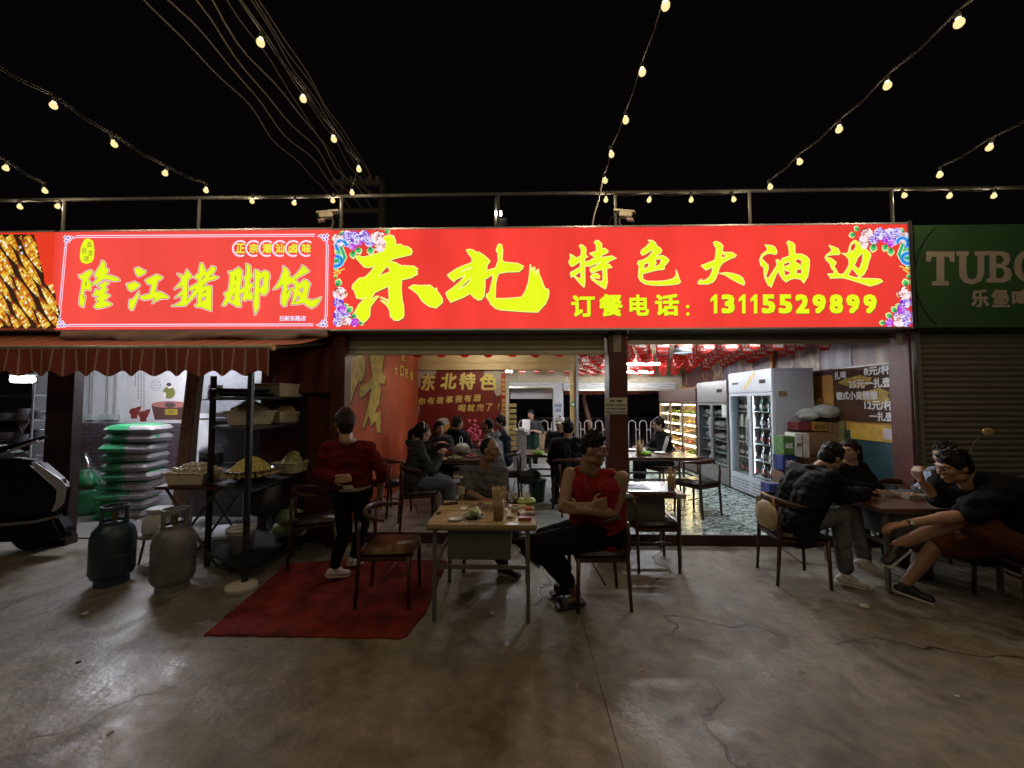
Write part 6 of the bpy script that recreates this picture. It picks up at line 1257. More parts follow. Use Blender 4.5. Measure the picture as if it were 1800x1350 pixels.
# dishes on the crowded table, plastic carrier bag, flowers
for i, (px, py, r_, m_, lab) in enumerate(((800, 806, .10, 'food_greens', 'white plate of greens on the crowded table'), (776, 808, .08, 'food_pale_meat', 'plate of pale food at the left of the crowded table'), (830, 803, .09, 'food_red_meat', 'plate of red food at the right of the crowded table'))):
    q = gp(px, py, zT); s = E('food_plate', lab, 'plate', q); MB().lathe([(0, .003), (r_ * .6, .003), (r_, .02), (r_ * .96, .023), (r_ * .6, .009), (0, .009)], q, 18).build('plate', mat('plate_white', (.6,.6,.58), .3, var=0), s, smooth=True); b = strands(40, (q.x, q.y, zT + .01), (r_ * .7, r_ * .7), .03, i, .006, .05); b.build('food', MATS[m_], s, smooth=True)['kind'] = 'stuff'
q = gp(812, 798, zT); s = E('carrier_bag', 'white plastic carrier bag with tied handles on the crowded table', 'bag', q); crumple('bag', (q.x, q.y, zT + .09), (.13, .09, .095), mat('white_film', (.62, .63, .65), .3, var=.1), s, 4, .3); MB().tube([(q.x - .03, q.y, zT + .15), (q.x - .04, q.y, zT + .24), (q.x - .015, q.y, zT + .28), (q.x + .01, q.y, zT + .24), (q.x + .0, q.y, zT + .15)], .012, 6, flat=(1, .5)).build('handle_loop', MATS['white_film'], s, smooth=True)
q = gp(788, 800, zT); s = E('drink_tub', 'clear tub with red drink beside the carrier bag', 'tub', q); MB().lathe([(0, 0), (.05, 0), (.06, .13), (.056, .13), (.047, .008), (0, .008)], q, 16).build('tub', M_glassware, s); MB().lathe([(0, .009), (.046, .009), (.05, .06), (0, .06)], q, 16).build('content', mat('red_drink', (.5, .08, .03), .3, var=.1), s)
q = at(838, 765, 3.0); s = E('pink_flowers', 'pot of pink flowers in front of the slogan poster', 'flowers', (q.x, 3.0, FZ)); MB().lathe([(0, .5), (.10, .5), (.14, .72), (.12, .72), (0, .68)], (q.x, 3.0, FZ), 14).build('pot', mat('pot_red', (.35, .06, .04), .5), s); b = MB(); rr = random.Random(8)
MB().tube([(q.x, 3.0, FZ), (q.x, 3.0, FZ + .52)], .09, 10).build('stand', M_cw, s)
for k in range(46):
    c = Vector((q.x + rr.gauss(-.04, .09), 3.0 + rr.gauss(0, .06), q.z + rr.gauss(0, .14))); b.ell(c, (.035, .02, .03), 6, 4, Matrix.Rotation(rr.random() * 3, 3, 'Y'))
b.build('blossoms', mat('pink_petal', (.65, .12, .22), .6, var=.2), s, smooth=True)['kind'] = 'stuff'
for k in range(5): MB().tube([(q.x, 3.0, FZ + .7), (q.x + rr.gauss(0, .06), 3.0, q.z + rr.uniform(-.1, .1))], .006, 5).build('stem', mat('stem_green', (.08, .16, .04), .6), s)
for i, (px, py, lab) in enumerate(((1160, 797, 'white dish on the dark table by the fridges'), (1112, 792, 'crumpled white wrapper on the dark table by the fridges'), (962, 801, 'flat dish on the capped diner table'))):
    q = gp(px, py, zT); s = E('side_dish', lab, 'dish', q); MB().lathe([(0, .003), (.06, .003), (.09, .02), (.086, .023), (.06, .009), (0, .009)], q, 16).build('dish', MATS['plate_white'], s, smooth=True)
q = gp(968, 801, zT); s = E('drink_can', 'silver can on the capped diner table', 'can', q); MB().lathe([(0, 0), (.028, 0), (.033, .01), (.033, .11), (.028, .122), (0, .122)], q, 14).build('can', M_steel, s, smooth=True)
q = at(918, 850, 1.75); s = E('shoulder_bag', 'black shoulder bag hanging from the capped diner table', 'bag', (q.x, 1.62, FZ + .35)); crumple('bag', (at(930, 835, 1.5).x, 1.5, at(930, 838, 1.5).z), (.19, .10, .13), mat('black_nylon', (.012, .012, .014), .35, var=.2, bump=.2), s, 7, .15); a = at(905, 840, 1.5); MB().tube([a, at(902, 862, 1.5), at(908, 868, 1.5), at(920, 855, 1.5), at(930, 845, 1.5)], .018, 6, flat=(1, .3)).build('strap', MATS['black_nylon'], s, smooth=True)
q = at(975, 875, 1.2); s = E('waste_bin', 'dark green bin on the floor by the capped diner table', 'bin', (at(945, 880, 1.6).x, 1.7, FZ)); MB().lathe([(0, 0), (.11, 0), (.14, .33), (.13, .33), (.10, .01), (0, .01)], s.location, 18).build('bin', mat('bin_green', (.03, .07, .05), .5), s, smooth=True); MB().lathe([(.13, .325), (.148, .33), (.148, .345), (.13, .345)], s.location, 18).build('rim', mat('bin_rim', (.05,.09,.07), .5), s)
# takeaway boxes, glasses on the right table
for i, (px, py, w_, lab, m_) in enumerate(((1490, 866, .11, 'foil box of noodles at the left of the right table', 'food_gold'), (1560, 872, .10, 'open box of skewers in the middle of the right table', 'food_brown'), (1602, 876, .09, 'clear takeaway box at the right of the outdoor table', 'food_pale_meat'))):
    q = gp(px, py, .75); s = E('takeaway_box', lab, 'food box', q); b = MB(); w2, h_ = w_, .045
    for (xa, xb_, ya, yb_) in ((-w2, w2, -.07, -.064), (-w2, w2, .064, .07), (-w2, -w2 + .006, -.064, .064), (w2 - .006, w2, -.064, .064)): b.box((q.x + xa, q.y + ya, .7515), (q.x + xb_, q.y + yb_, .75 + h_))
    b.box((q.x - w2 + .006, q.y - .064, .7512), (q.x + w2 - .006, q.y + .064, .756)); b.build('tray', mat('foil_tray', (.45, .42, .38), .35, metal=.3), s); b = strands(50, (q.x, q.y, .765), (w_ * .8, .055), .03, i + 9, .005, .08); b.build('food', MATS[m_], s, smooth=True)['kind'] = 'stuff'
for i, (px, py) in enumerate(((1556, 862), (1580, 864), (1612, 868))):
    q = gp(px, py, .75); s = E('glass_tumbler', ['left of the two glasses behind the skewer box', 'right of the two glasses behind the skewer box', 'wide clear cup near the eating person'][i], 'glass', q); k = 1 + (i == 2) * .5; MB().lathe([(0, .004), (.028 * k, .004), (.034 * k, .075), (.031 * k, .075), (.025 * k, .01), (0, .01)], q, 16).build('glass', M_glassware, s, smooth=True)
# canvas bag hung on the right chair
p = Vector((c5.x - .235, c5.y, .60)); s = E('canvas_tote', 'beige canvas tote hanging on the back of the right chair', 'bag', p); crumple('bag', (p.x - .02, p.y - .02, .60), (.05, .16, .14), mat('canvas', (.40, .32, .20), .8, var=.15, bump=.3), s, 12, .12); MB().tube([(p.x - .01, p.y - .12, .70), (p.x, p.y - .1, .79), (p.x + .02, p.y + .1, .79), (p.x, p.y + .12, .70)], .012, 6).build('strap', MATS['canvas'], s, smooth=True)
# ---- red carpet
cv = [gp(*q) for q in ((360, 1118), (706, 1124), (716, 1118), (750, 1075), (787, 988), (640, 982), (505, 992))]
cpts = []; rr = random.Random(31)
for i in range(len(cv)):
    a_, b2 = cv[i], cv[(i + 1) % len(cv)]
    nk_ = max(1, int((b2 - a_).length / .05))
    for k in range(nk_): q = a_.lerp(b2, k / nk_); cpts.append((q.x + rr.uniform(-.006, .006), q.y + rr.uniform(-.006, .006)))
cc = (sum(p[0] for p in cpts) / len(cpts), sum(p[1] for p in cpts) / len(cpts)); cp_ = MB(); nC = len(cpts); VC = []
for f_ in (1.0, .97, .9, .75, .5, .25, .0): VC += [(cc[0] + (x - cc[0]) * f_, cc[1] + (y - cc[1]) * f_, .010 + .0015 * math.sin(x * 9 + y * 5) + (.008 * max(0, math.sin(i * .37)) ** 6 if f_ == 1.0 else 0)) for i, (x, y) in enumerate(cpts)]
VC += [(x, y, .001) for x, y in cpts]
FC = [(k*nC+i, k*nC+(i+1) % nC, (k+1)*nC+(i+1) % nC, (k+1)*nC+i) for k in range(6) for i in range(nC)] + [(7*nC+i, 7*nC+(i+1) % nC, (i+1) % nC, i) for i in range(nC)]
cp_.add(VC, FC); tag(cp_.build('red_carpet', mat('red_carpet_pile', (.17, .024, .022), .95, var=.55, scale=5, bump=.6, bscale=150, spec=.1), smooth=True), 'worn red carpet lying on the concrete before the entrance', 'carpet')
# ================================================================== gas bottles, rack, basins, scooter
def gas(p, label, col, name, rough=.35):
    m = mat(name, col, rough, metal=.2, var=.45, scale=5, bump=.15, bscale=25); s = E('gas_cylinder', label, 'gas cylinder', p, 'gas cylinders by the rack'); r = .163
    MB().lathe([(0, .04), (.10, .045), (.145, .075), (r, .12), (r, .42), (.150, .49), (.11, .545), (.05, .565), (0, .57)], p, 28).build('body', m, s, smooth=True)
    MB().lathe([(.115, 0), (.125, 0), (.125, .07), (.115, .07)], p, 24).build('foot_ring', m, s)
    MB().lathe([(r + .001, .27), (r + .003, .274), (r + .001, .278)], p, 28).build('weld_seam', m, s)
    c = MB(); n = 24
    for k in range(n):
        a0, a1 = 6.283 * k / n, 6.283 * (k + 1) / n
        for (z0, z1) in (((.53, .58), (.68, .72)) if k % 8 not in (0, 1) else ((.53, .72),)):
            v = [(p[0] + rr_ * math.cos(a), p[1] + rr_ * math.sin(a), z) for rr_ in (.095, .102) for a in (a0, a1) for z in (z0, z1)]
            c.add(v, [(0,1,3,2),(4,6,7,5),(0,2,6,4),(1,5,7,3),(0,4,5,1),(2,3,7,6)])
    c.build('collar', m, s); MB().tube([(p[0], p[1], .56), (p[0], p[1], .66)], .02, 10).build('valve', mat('brass_valve', (.35, .25, .08), .35, metal=.8), s); MB().lathe([(0, 0), (.032, 0), (.032, .018), (0, .018)], (p[0], p[1], .662), 12).build('hand_wheel', mat('valve_knob', (.08, .02, .02), .5), s)
g1, g2 = gp(196, 1024), gp(303, 1034)
gas(g1, 'dark teal gas cylinder standing left of the grey one', (.03, .055, .075), 'teal_paint_gas'); gas(g2, 'grey gas cylinder beside the shelf rack', (.17, .175, .19), 'grey_paint_gas', .45)
# stool with a white jar
q = gp(278, 985); s = E('round_stool', 'small stool carrying the white jar behind the gas cylinders', 'stool', q); MB().lathe([(0, .27), (.17, .27), (.175, .285), (.17, .30), (0, .30)], q, 22).build('seat', mat('stool_plastic', (.20, .19, .19), .5), s)
for k in range(4): a = .8 + k * 1.571; MB().tube([(q.x + .15 * math.cos(a), q.y + .15 * math.sin(a), 0), (q.x + .11 * math.cos(a), q.y + .11 * math.sin(a), .27)], .012, 6).build('leg', M_cw, s)
j = Vector((q.x, q.y, .301)); s = E('white_jar', 'white plastic jar with screw neck on the stool', 'jar', j); MB().lathe([(0, 0), (.13, 0), (.145, .03), (.14, .15), (.10, .20), (.095, .22), (.105, .222), (.105, .26), (.09, .262), (0, .262)], j, 24).build('jar', mat('milky_plastic', (.50, .50, .52), .4, var=.06), s, smooth=True); MB().lathe([(.106, .225), (.112, .228), (.112, .256), (.106, .259)], j, 24).build('neck_band', mat('milky_plastic_b', (.42,.43,.45), .4), s)
# ---- black shelf rack
M_rack = mat('black_rack', (.022, .022, .024), .45, metal=.4, var=.2); N0, N1, N2 = gp(430, 1030), gp(364, 996), gp(528, 958)
ra, rb = N1 - N0, N2 - N0; rackT = [.16, .865, 1.455, 1.755]
rk2 = E('shelf_rack', 'tall black metal shelf rack loaded with basins of food', 'shelf rack', N0)
for p in (N0, N0 + ra, N0 + rb, N0 + ra + rb): MB().box((p.x - .02, p.y - .02, .0), (p.x + .02, p.y + .02, 1.97)).build('post', M_rack, rk2)
for z in rackT:
    c = N0 + (ra + rb) / 2; MB().obox((c.x, c.y, z - .012), ra / 2 * 1.03, rb / 2 * 1.03, (0, 0, .006)).build('shelf', M_rack, rk2)
    for a, b_ in ((N0, N0 + ra), (N0, N0 + rb), (N0 + ra, N0 + ra + rb), (N0 + rb, N0 + ra + rb)): MB().tube([(a.x, a.y, z - .02), (b_.x, b_.y, z - .02)], .016, 6).build('rim_bar', M_rack, rk2)
w_ = tag(MB().lathe([(0, 0), (.125, 0), (.13, .012), (.13, .035), (.12, .045), (0, .04)], gp(424, 1036), 26).build('round_weight', mat('pale_weight', (.42, .39, .36), .7, var=.15), smooth=False), 'round pale weight on the ground at the foot of the rack', 'weight')
ang = math.atan2(rb.y, rb.x)
M_tub = mat('cream_tub', (.68, .61, .48), .4, var=.08); M_nood = mat('noodle_yellow', (.74, .58, .20), .55, var=.5, scale=60); M_nood2 = mat('shred_pale', (.66, .55, .28), .6, var=.5, scale=60)
def tub(c, L_, W_, H_, rz, label, food=None, nf=170, seed=0, m=None):
    c = Vector(c); s = E('plastic_tub', label, 'tub', c, None, rz); b = MB(); t = .82; w = .006
    def ring(k, z): return [(-L_/2*k, -W_/2*k, z), (L_/2*k, -W_/2*k, z), (L_/2*k, W_/2*k, z), (-L_/2*k, W_/2*k, z)]
    R_ = [ring(t, 0), ring(1, H_), ring(1.07, H_), ring(1.07, H_ - .012), ring(1.03, H_ - .012)]; R_ = [ring(t, 0), ring(.985, H_ - .012), ring(1.06, H_ - .012), ring(1.06, H_), ring(.965, H_), ring(t - .02, .008)]
    V = [p for r_ in R_ for p in r_]; F = [(0,3,2,1)]
    for i in range(len(R_) - 1):
        for k in range(4): F.append((i*4+k, i*4+(k+1) % 4, (i+1)*4+(k+1) % 4, (i+1)*4+k))
    F.append(tuple(range((len(R_)-1)*4, len(R_)*4))); b.add(V, F); b.build('tub', m or M_tub, s, local=True, bevel=.004)
    if food: o = strands(nf, (0, 0, H_ - .03), (L_ * .47, W_ * .47), .135, seed, .0046, .10); o = o.build('heap', food, s, local=True, smooth=True); o['kind'] = 'stuff'
    return s
def on(z, u, v): p = N0 + ra * u + rb * v; return (p.x, p.y, z)
tub(on(1.456, .55, .33), .44, .32, .145, ang - .9, 'cream tub of pale shreds at the front of the upper rack shelf', M_nood2, 200, 1); tub(on(1.456, .35, .82), .36, .28, .13, ang - .3, 'smaller cream tub of shreds at the back of the upper rack shelf', M_nood2, 160, 2)
tub(on(1.757, .3, .75), .48, .34, .15, ang - .2, 'empty cream tub on the top shelf of the rack')
for i, (u, v, z, lab) in enumerate(((.62, .3, 1.757, 'lower black tray on the top shelf of the rack'), (.72, .28, 1.80, 'upper black tray jutting over the top shelf'))): tub(on(z, u, v), .50, .30, .04, ang - 1.0 + i * .25, lab, m=mat('black_tray', (.02, .018, .016), .4))
# steel bowl of noodles and tub of greens on the middle shelf
c = Vector(on(.867, .42, .30)); s = E('steel_bowl', 'wide steel bowl heaped with yellow noodles', 'bowl', c); MB().lathe([(0, .0), (.12, .0), (.19, .06), (.225, .115), (.25, .12), (.25, .126), (.22, .124), (.18, .07), (.11, .008), (0, .008)], c, 30).build('bowl', mat('polished_steel', (.5, .5, .52), .2, metal=.9, var=.1), s, smooth=True)
o = strands(620, (c.x, c.y, c.z + .09), (.205, .205), .15, 3, .0048, .10).build('noodles', M_nood, s, smooth=True); o['kind'] = 'stuff'
s = tub(on(.867, .15, .93), .36, .28, .13, ang - .15, 'cream tub of greenish noodles at the right of the middle shelf', mat('noodle_green', (.46, .46, .18), .55, var=.25, scale=30), 220, 4); MB().tube([(.10, .05, .14), (.16, .09, .27)], .005, 6).build('ladle_handle', M_steel, s, local=True)
# folding table with a tub of eggs, left of the rack
F0 = gp(300, 930); fa = N1 + Vector((-.46, .02, 0)); ft = E('folding_table', 'low folding table with crossed legs between gas cylinders and rack', 'table', fa)
xf0, xf1, yf0, yf1 = fa.x - .05, fa.x + .62, fa.y - .10, fa.y + .45
MB().box((xf0, yf0, .80), (xf1, yf1, .83)).build('table_top', M_cw, ft)
for y in (yf0 + .05, yf1 - .05): MB().tube([(xf0 + .05, y, 0), (xf1 - .05, y, .80)], .013, 6).build('leg', M_pipe, ft); MB().tube([(xf1 - .05, y + .02, 0), (xf0 + .05, y + .02, .80)], .013, 6).build('leg', M_pipe, ft)
ec = (fa.x + .19, fa.y + .10, .832); tb_ = tub(ec, .42, .32, .13, .05, 'cream tub full of peeled eggs on the folding table')
em = MB().ell((0, 0, 0), (.024, .024, .030), 12, 8).mesh('egg'); em.materials.append(mat('egg_pale', (.56, .48, .38), .35, var=.08)); em.polygons.foreach_set('use_smooth', [True] * len(em.polygons)); rr = random.Random(21); ne = 0
for lay, (nx_, ny_, z) in enumerate(((8, 6, .125), (7, 5, .160), (4, 3, .195))):
    for i in range(nx_):
        for k in range(ny_):
            o = bpy.data.objects.new('peeled_egg', em); C.objects.link(o); o.location = (ec[0] + (i - (nx_ - 1) / 2) * .049 + rr.uniform(-.006, .006), ec[1] + (k - (ny_ - 1) / 2) * .049 + rr.uniform(-.006, .006), ec[2] + z - .01 + rr.uniform(-.006, .006)); o.rotation_euler = (rr.random() * 3, rr.random() * 3, 0); tag(o, 'peeled egg heaped in the cream tub left of the rack', 'egg', 'eggs in the tub')
# bucket, cabbage bag, clutter below
q = on(.148, .50, .22); q = Vector(q); s = E('white_bucket', 'white plastic bucket on the lowest shelf of the rack', 'bucket', q); MB().lathe([(0, 0), (.10, 0), (.125, .22), (.135, .222), (.135, .25), (.13, .255), (.118, .25), (.095, .01), (0, .01)], q, 24).build('bucket', mat('bucket_white', (.74, .73, .74), .4, var=.08), s, smooth=True); MB().lathe([(.122, .195), (.131, .197), (.131, .205), (.123, .207)], q, 24).build('rib', mat('bucket_rib', (.4,.4,.41), .4), s); MB().tube([(q.x + .132, q.y, q.z + .23), (q.x + .16, q.y - .02, q.z + .12), (q.x + .13, q.y - .07, q.z + .06)], .004, 6).build('handle', M_pipe, s)
q = Vector(on(.15, .06, .78)); s = E('cabbage_bag', 'clear bag bulging with cabbages behind the bucket', 'bag', q); crumple('film', (q.x, q.y, .36), (.21, .19, .22), M_film, s, 5, .15)
for i, (dx, dy, dz) in enumerate(((-.08, 0, .10), (.09, .03, .10), (0, -.05, .25), (.03, .08, .22))): crumple('cabbage', (q.x + dx, q.y + dy, .148 + dz), (.10, .10, .095), mat('cabbage_head', (.46, .55, .30), .5, var=.3), s, 30 + i, .12)
q = gp(420, 935); s = E('black_pot', 'soot black pot under the middle shelf of the rack', 'pot', on(.55, .1, .3)); MB().lathe([(0, 0), (.12, 0), (.14, .05), (.14, .28), (.12, .28), (0, .26)], on(.55, .1, .35), 20).build('pot', mat('soot_black', (.012, .012, .012), .6), s, smooth=True); MB().tube([on(.55 + .28, .1, .35), on(.84, .1, .35)], .01, 6).build('hanging_hook', M_rack, s)
p = at(385, 930, .0); tag(MB().obox((p.x, p.y, .17), (.30, .0, .02), (0, .25, 0), (0, 0, .015)).build('white_board', mat('white_sheet', (.58, .60, .66), .5, var=.06), bevel=.003), 'tilted white board on the floor behind the rack', 'board')
# stall workbench seen behind the rack
q = at(400, 745, .75); s = E('steel_workbench', 'steel workbench with shelf behind the rack', 'workbench', (at(400, 800, .9).x, .9, 0)); xw0, xw1 = at(352, 780, .9).x, at(450, 780, .9).x
for z in (.80, 1.45, 1.72): MB().box((xw0, .7, z), (xw1, 1.1, z + .02)).build('shelf', M_steel, s)
MB().box((xw0 + .03, 1.04, .1), (xw1 - .03, 1.06, 1.42)).build('back_panel', mat('dull_steel_panel', (.13, .13, .135), .5, metal=.3, var=.25), s); MB().box((xw0 + .04, .74, .12), (xw1 - .04, 1.03, .79)).build('cupboard', MATS['dull_steel_panel'], s, bevel=.006)
for x in (xw0 + .02, xw1 - .02): MB().tube([(x, .72, 0), (x, .72, 1.8)], .014, 6).build('upright', M_steel, s); MB().tube([(x, 1.08, 0), (x, 1.08, 1.8)], .014, 6).build('upright', M_steel, s)
q = at(368, 760, .8); s = E('rice_cooker', 'white and black rice cooker on the workbench', 'cooker', (q.x, .85, .82)); MB().lathe([(0, 0), (.12, 0), (.14, .03), (.14, .16)], (q.x, .85, .82), 20).build('base', mat('cooker_black', (.02,.02,.02), .3), s, smooth=True); MB().lathe([(.142, .16), (.142, .20), (.12, .26), (.04, .28), (0, .285)], (q.x, .85, .82), 20).build('lid', M_fw, s, smooth=True)
for i, (px, col, lab) in enumerate(((372, (.40, .16, .36), 'purple tub on the top of the workbench'), (384, (.16, .40, .10), 'green tub on the top of the workbench'))):
    q = at(px, 700, .82); s = E('storage_jar', lab, 'jar', (q.x, .82, 1.74)); MB().lathe([(0, 0), (.05, 0), (.052, .14), (.045, .15), (.045, .17), (0, .17)], (q.x, .82, 1.741), 14).build('jar', mat('jar_col%d' % i, col, .4), s, smooth=True); MB().lathe([(0, .171), (.05, .171), (.05, .195), (0, .195)], (q.x, .82, 1.741), 14).build('lid', M_bw, s)
# ---- scooter parked at the left edge
M_sc = mat('scooter_black', (.006, .0065, .009), .5, var=.15, spec=.2); M_scw = mat('scooter_silver', (.34, .33, .39), .35, var=.05); M_tyre = mat('tyre_rubber', (.014, .014, .014), .7)
YSC = -.22; s = E('electric_scooter', 'black electric scooter with a silver chevron parked at the left edge', 'scooter', (at(40, 900, YSC).x, YSC, 0))
def scp(px, py, dy=0): return at(px, py, YSC + dy)
def panel(name, pts, dy, th, m, bevel=.012): 
    P = [scp(x, y, dy) for x, y in pts]; return MB().prism(P, (0, th, 0)).build(name, m, s, bevel=bevel)
panel('body_fairing', [(-120, 812), (18, 806), (56, 811), (101, 850), (104, 862), (96, 902), (60, 914), (-120, 930)], -.17, .16, M_sc, .05)
panel('chevron_trim', [(54, 812), (62, 813), (106, 843), (116, 855), (111, 884), (94, 900), (90, 899), (98, 880), (99, 861), (94, 855), (60, 824)], -.185, .014, M_scw, .003)
panel('footboard', [(-120, 930), (92, 908), (106, 930), (110, 944), (100, 952), (-120, 958)], -.15, .16, M_sc, .04)
panel('trim_strip', [(-120, 932), (60, 915), (104, 905), (104, 909), (60, 920), (-120, 937)], -.182, .01, mat('scooter_grey', (.18,.18,.19), .35), .002)
wc = scp(64, 922, .06); wc.z = .22
MB().lathe([(.16, -.05), (.21, -.045), (.22, 0), (.21, .045), (.16, .05), (.15, 0), (.16, -.05)], n=26).mesh('w')
wm = MB().lathe([(.15, -.045), (.205, -.045), (.22, 0), (.205, .045), (.15, .045)], n=26).mesh('tyre'); wm.transform(Matrix.Rotation(R(90), 4, 'X')); wm.materials.append(M_tyre)
for dx in (0, -1.25):
    o = bpy.data.objects.new('wheel', wm); C.objects.link(o); o.parent = s; o.location = wc + Vector((dx - .05, 0, 0)) - woff(s)
    rm = MB().lathe([(0, -.03), (.05, -.03), (.06, -.015), (.15, -.02), (.15, .02), (.06, .015), (.05, .03), (0, .03)], n=20).mesh('rim'); rm.transform(Matrix.Rotation(R(90), 4, 'X')); rm.materials.append(M_steel); ro = bpy.data.objects.new('rim', rm); C.objects.link(ro); ro.parent = o
MB().tube([scp(-40, 812), scp(0, 790), scp(40, 780), scp(80, 768)], [.05, .035, .028, .02], 8).build('handlebar', M_sc, s, smooth=True)
MB().tube([scp(2, 800, -.1), scp(30, 788, -.1), scp(66, 775, -.1)], .012, 6).build('bar_highlight', M_scw, s)
MB().tube([scp(14, 786), scp(24, 770), scp(38, 756)], .008, 6).build('mirror_stem', M_pipe, s); e_ = MB().ell(scp(41, 745), (.075, .02, .055), 14, 8, Matrix.Rotation(R(-50), 3, 'Y')); e_.build('mirror', mat('mirror_glass', (.6, .58, .6), .08, metal=.9, var=0), s, smooth=True)
panel('seat', [(-120, 790), (-40, 786), (-10, 800), (-30, 812), (-120, 812)], -.14, .28, mat('seat_vinyl', (.02,.02,.022), .4, bump=.2))
# second scooter behind the eating man: only its round mirror shows
m0 = at(1737, 759, -.35); s2 = E('scooter_mirror_stalk', 'round amber mirror on a thin stalk before the closed shutter', 'mirror', (m0.x, -.35, 0))
MB().ell(m0, (.062, .014, .042), 18, 8).build('mirror_disc', mat('amber_mirror', (.75, .55, .26), .25, metal=.5, var=.15), s2, smooth=True); MB().tube([m0 + Vector((-.04, .01, -.03)), at(1712, 780, -.35), at(1700, 810, -.3), (at(1700, 810, -.3).x, -.3, .9)], .008, 6).build('stalk', M_pipe, s2, smooth=True)
MB().box((m0.x - .2, -.40, .0), (m0.x + .35, -.18, .92)).build('body', M_sc, s2, bevel=.05)
rl = random.Random(77)
for i in range(9):
    q = gp(rl.uniform(150, 1700), rl.uniform(1060, 1300)); a_ = rl.random() * 6.28; d = Vector((math.cos(a_), math.sin(a_), 0)) * .014; s = E('cigarette_butt', 'cigarette end lying on the concrete of the forecourt', 'cigarette butt', q, 'cigarette ends on the concrete'); MB().tube([q - d + Vector((0, 0, .005)), q + d * .3 + Vector((0, 0, .005))], .0038, 6).build('paper', mat('butt_white', (.55, .53, .5), .8, var=0), s); MB().tube([q + d * .3 + Vector((0, 0, .005)), q + d + Vector((0, 0, .005))], .0039, 6).build('filter', mat('butt_filter', (.40, .24, .1), .8, var=0), s)
# ---- litter on the ground
for i, (px, py, r_, lab) in enumerate(((1520, 1067, .03, 'crumpled white tissue on the concrete at the right'), (865, 1079, .014, 'small white scrap under the front table'), (150, 1080, .02, 'pale strip of litter on the concrete at the left'), (139, 1164, .012, 'dark spot of litter at the lower left'), (1683, 1225, .012, 'small pale scrap at the lower right'), (926, 1072, .009, 'tiny paper bit near the table leg'))):
    q = gp(px, py); o = MB(); o.ell((q.x, q.y, r_ * .4), (r_ * 1.3, r_, r_ * .5), 9, 6); P = np.array(o.v); P += noise3(P, i, 9.0)[:, None] * r_ * .2; o.v = [tuple(p) for p in P]; tag(o.build('litter', mat('litter_pale', (.5, .48, .44), .8) if i != 3 else M_dark), lab, 'litter')
# ================================================================== people
UP = Vector((0, 0, 1))
def tcap(mb, p0, p1, r0, r1, n=12):
    p0, p1 = Vector(p0), Vector(p1); t = (p1 - p0); L_ = t.length
    if L_ < 1e-5: return mb.ell(p0, max(r0, r1), n, 8)
    t /= L_; a = t.cross(UP if abs(t.z) < .9 else Vector((1, 0, 0))).normalized(); b = t.cross(a); prof = []
    for k in range(5): th = math.pi / 2 * (1 - k / 4); prof.append((-r0 * math.sin(th), max(1e-4, r0 * math.cos(th))))
    for k in range(5): th = math.pi / 2 * k / 4; prof.append((L_ + r1 * math.sin(th), max(1e-4, r1 * math.cos(th))))
    V = []; F = []
    for z, r in prof: V += [p0 + t * z + (a * math.cos(6.28319*k/n) + b * math.sin(6.28319*k/n)) * r for k in range(n)]
    for i in range(len(prof) - 1):
        for k in range(n): F.append((i*n+k, i*n+(k+1) % n, (i+1)*n+(k+1) % n, (i+1)*n+k))
    F.append(tuple(range(n))[::-1]); F.append(tuple(range((len(prof)-1)*n, len(prof)*n))); return mb.add(V, F)
def surf(mb, voxel, smooth=3, wr=0.0, wf=3.0, seed=0):
    me = bpy.data.meshes.new('t'); me.from_pydata(mb.v, [], mb.f); o = bpy.data.objects.new('tmp', me); C.objects.link(o)
    m = o.modifiers.new('r', 'REMESH'); m.mode = 'VOXEL'; m.voxel_size = voxel
    if smooth: s = o.modifiers.new('s', 'SMOOTH'); s.iterations = smooth; s.factor = .5
    dg = bpy.context.evaluated_depsgraph_get(); dg.update(); out = bpy.data.meshes.new_from_object(o.evaluated_get(dg)); bpy.data.objects.remove(o)
    n = len(out.vertices)
    if wr > 0 and n:
        P = np.empty(n * 3); out.vertices.foreach_get('co', P); P = P.reshape(-1, 3); N = np.empty(n * 3); out.vertices.foreach_get('normal', N); N = N.reshape(-1, 3)
        Q = P * np.array([1, 1, 1.6]); f = noise3(Q, seed, wf, 2); f = np.abs(f) - .4
        out.vertices.foreach_set('co', (P + N * (f * wr)[:, None]).ravel()); out.update()
    return out
def basis(f, u=UP):
    f = Vector(f).normalized(); r = f.cross(u).normalized(); uu = r.cross(f).normalized(); return f, r, uu
def head_pieces(mb, c, f, u, s=1.0):
    f, r, u = basis(f, u); M = Matrix((r, f, u)).transposed(); P = lambda x, y, z: c + (r * x + f * y + u * z) * s; S = lambda *a: tuple(v * s for v in a)
    mb.ell(P(0, -.008, .022), S(.075, .094, .098), 16, 12, M); mb.ell(P(0, .026, -.035), S(.060, .068, .082), 14, 10, M); mb.ell(P(0, .062, -.092), S(.032, .026, .024), 10, 8, M)
    for x in (-1, 1):
        mb.ell(P(x * .038, .055, -.018), S(.026, .034, .028), 10, 8, M); mb.ell(P(x * .077, -.008, -.008), S(.011, .021, .032), 10, 8, M); mb.ell(P(x * .048, .01, -.07), S(.020, .045, .03), 10, 8, M)
        tcap(mb, P(x * .012, .088, .036), P(x * .046, .076, .034), .011 * s, .010 * s, 8)
    tcap(mb, P(0, .090, .024), P(0, .108, -.018), .0095 * s, .0155 * s, 8)
    for x in (-1, 1): mb.ell(P(x * .011, .100, -.024), S(.010, .012, .009), 8, 6, M)
    mb.ell(P(0, .088, -.052), S(.026, .012, .0075), 10, 6, M); mb.ell(P(0, .087, -.063), S(.022, .012, .008), 10, 6, M); tcap(mb, P(0, -.03, -.06), P(0, -.045, -.16), .052 * s, .056 * s)
    return P, M
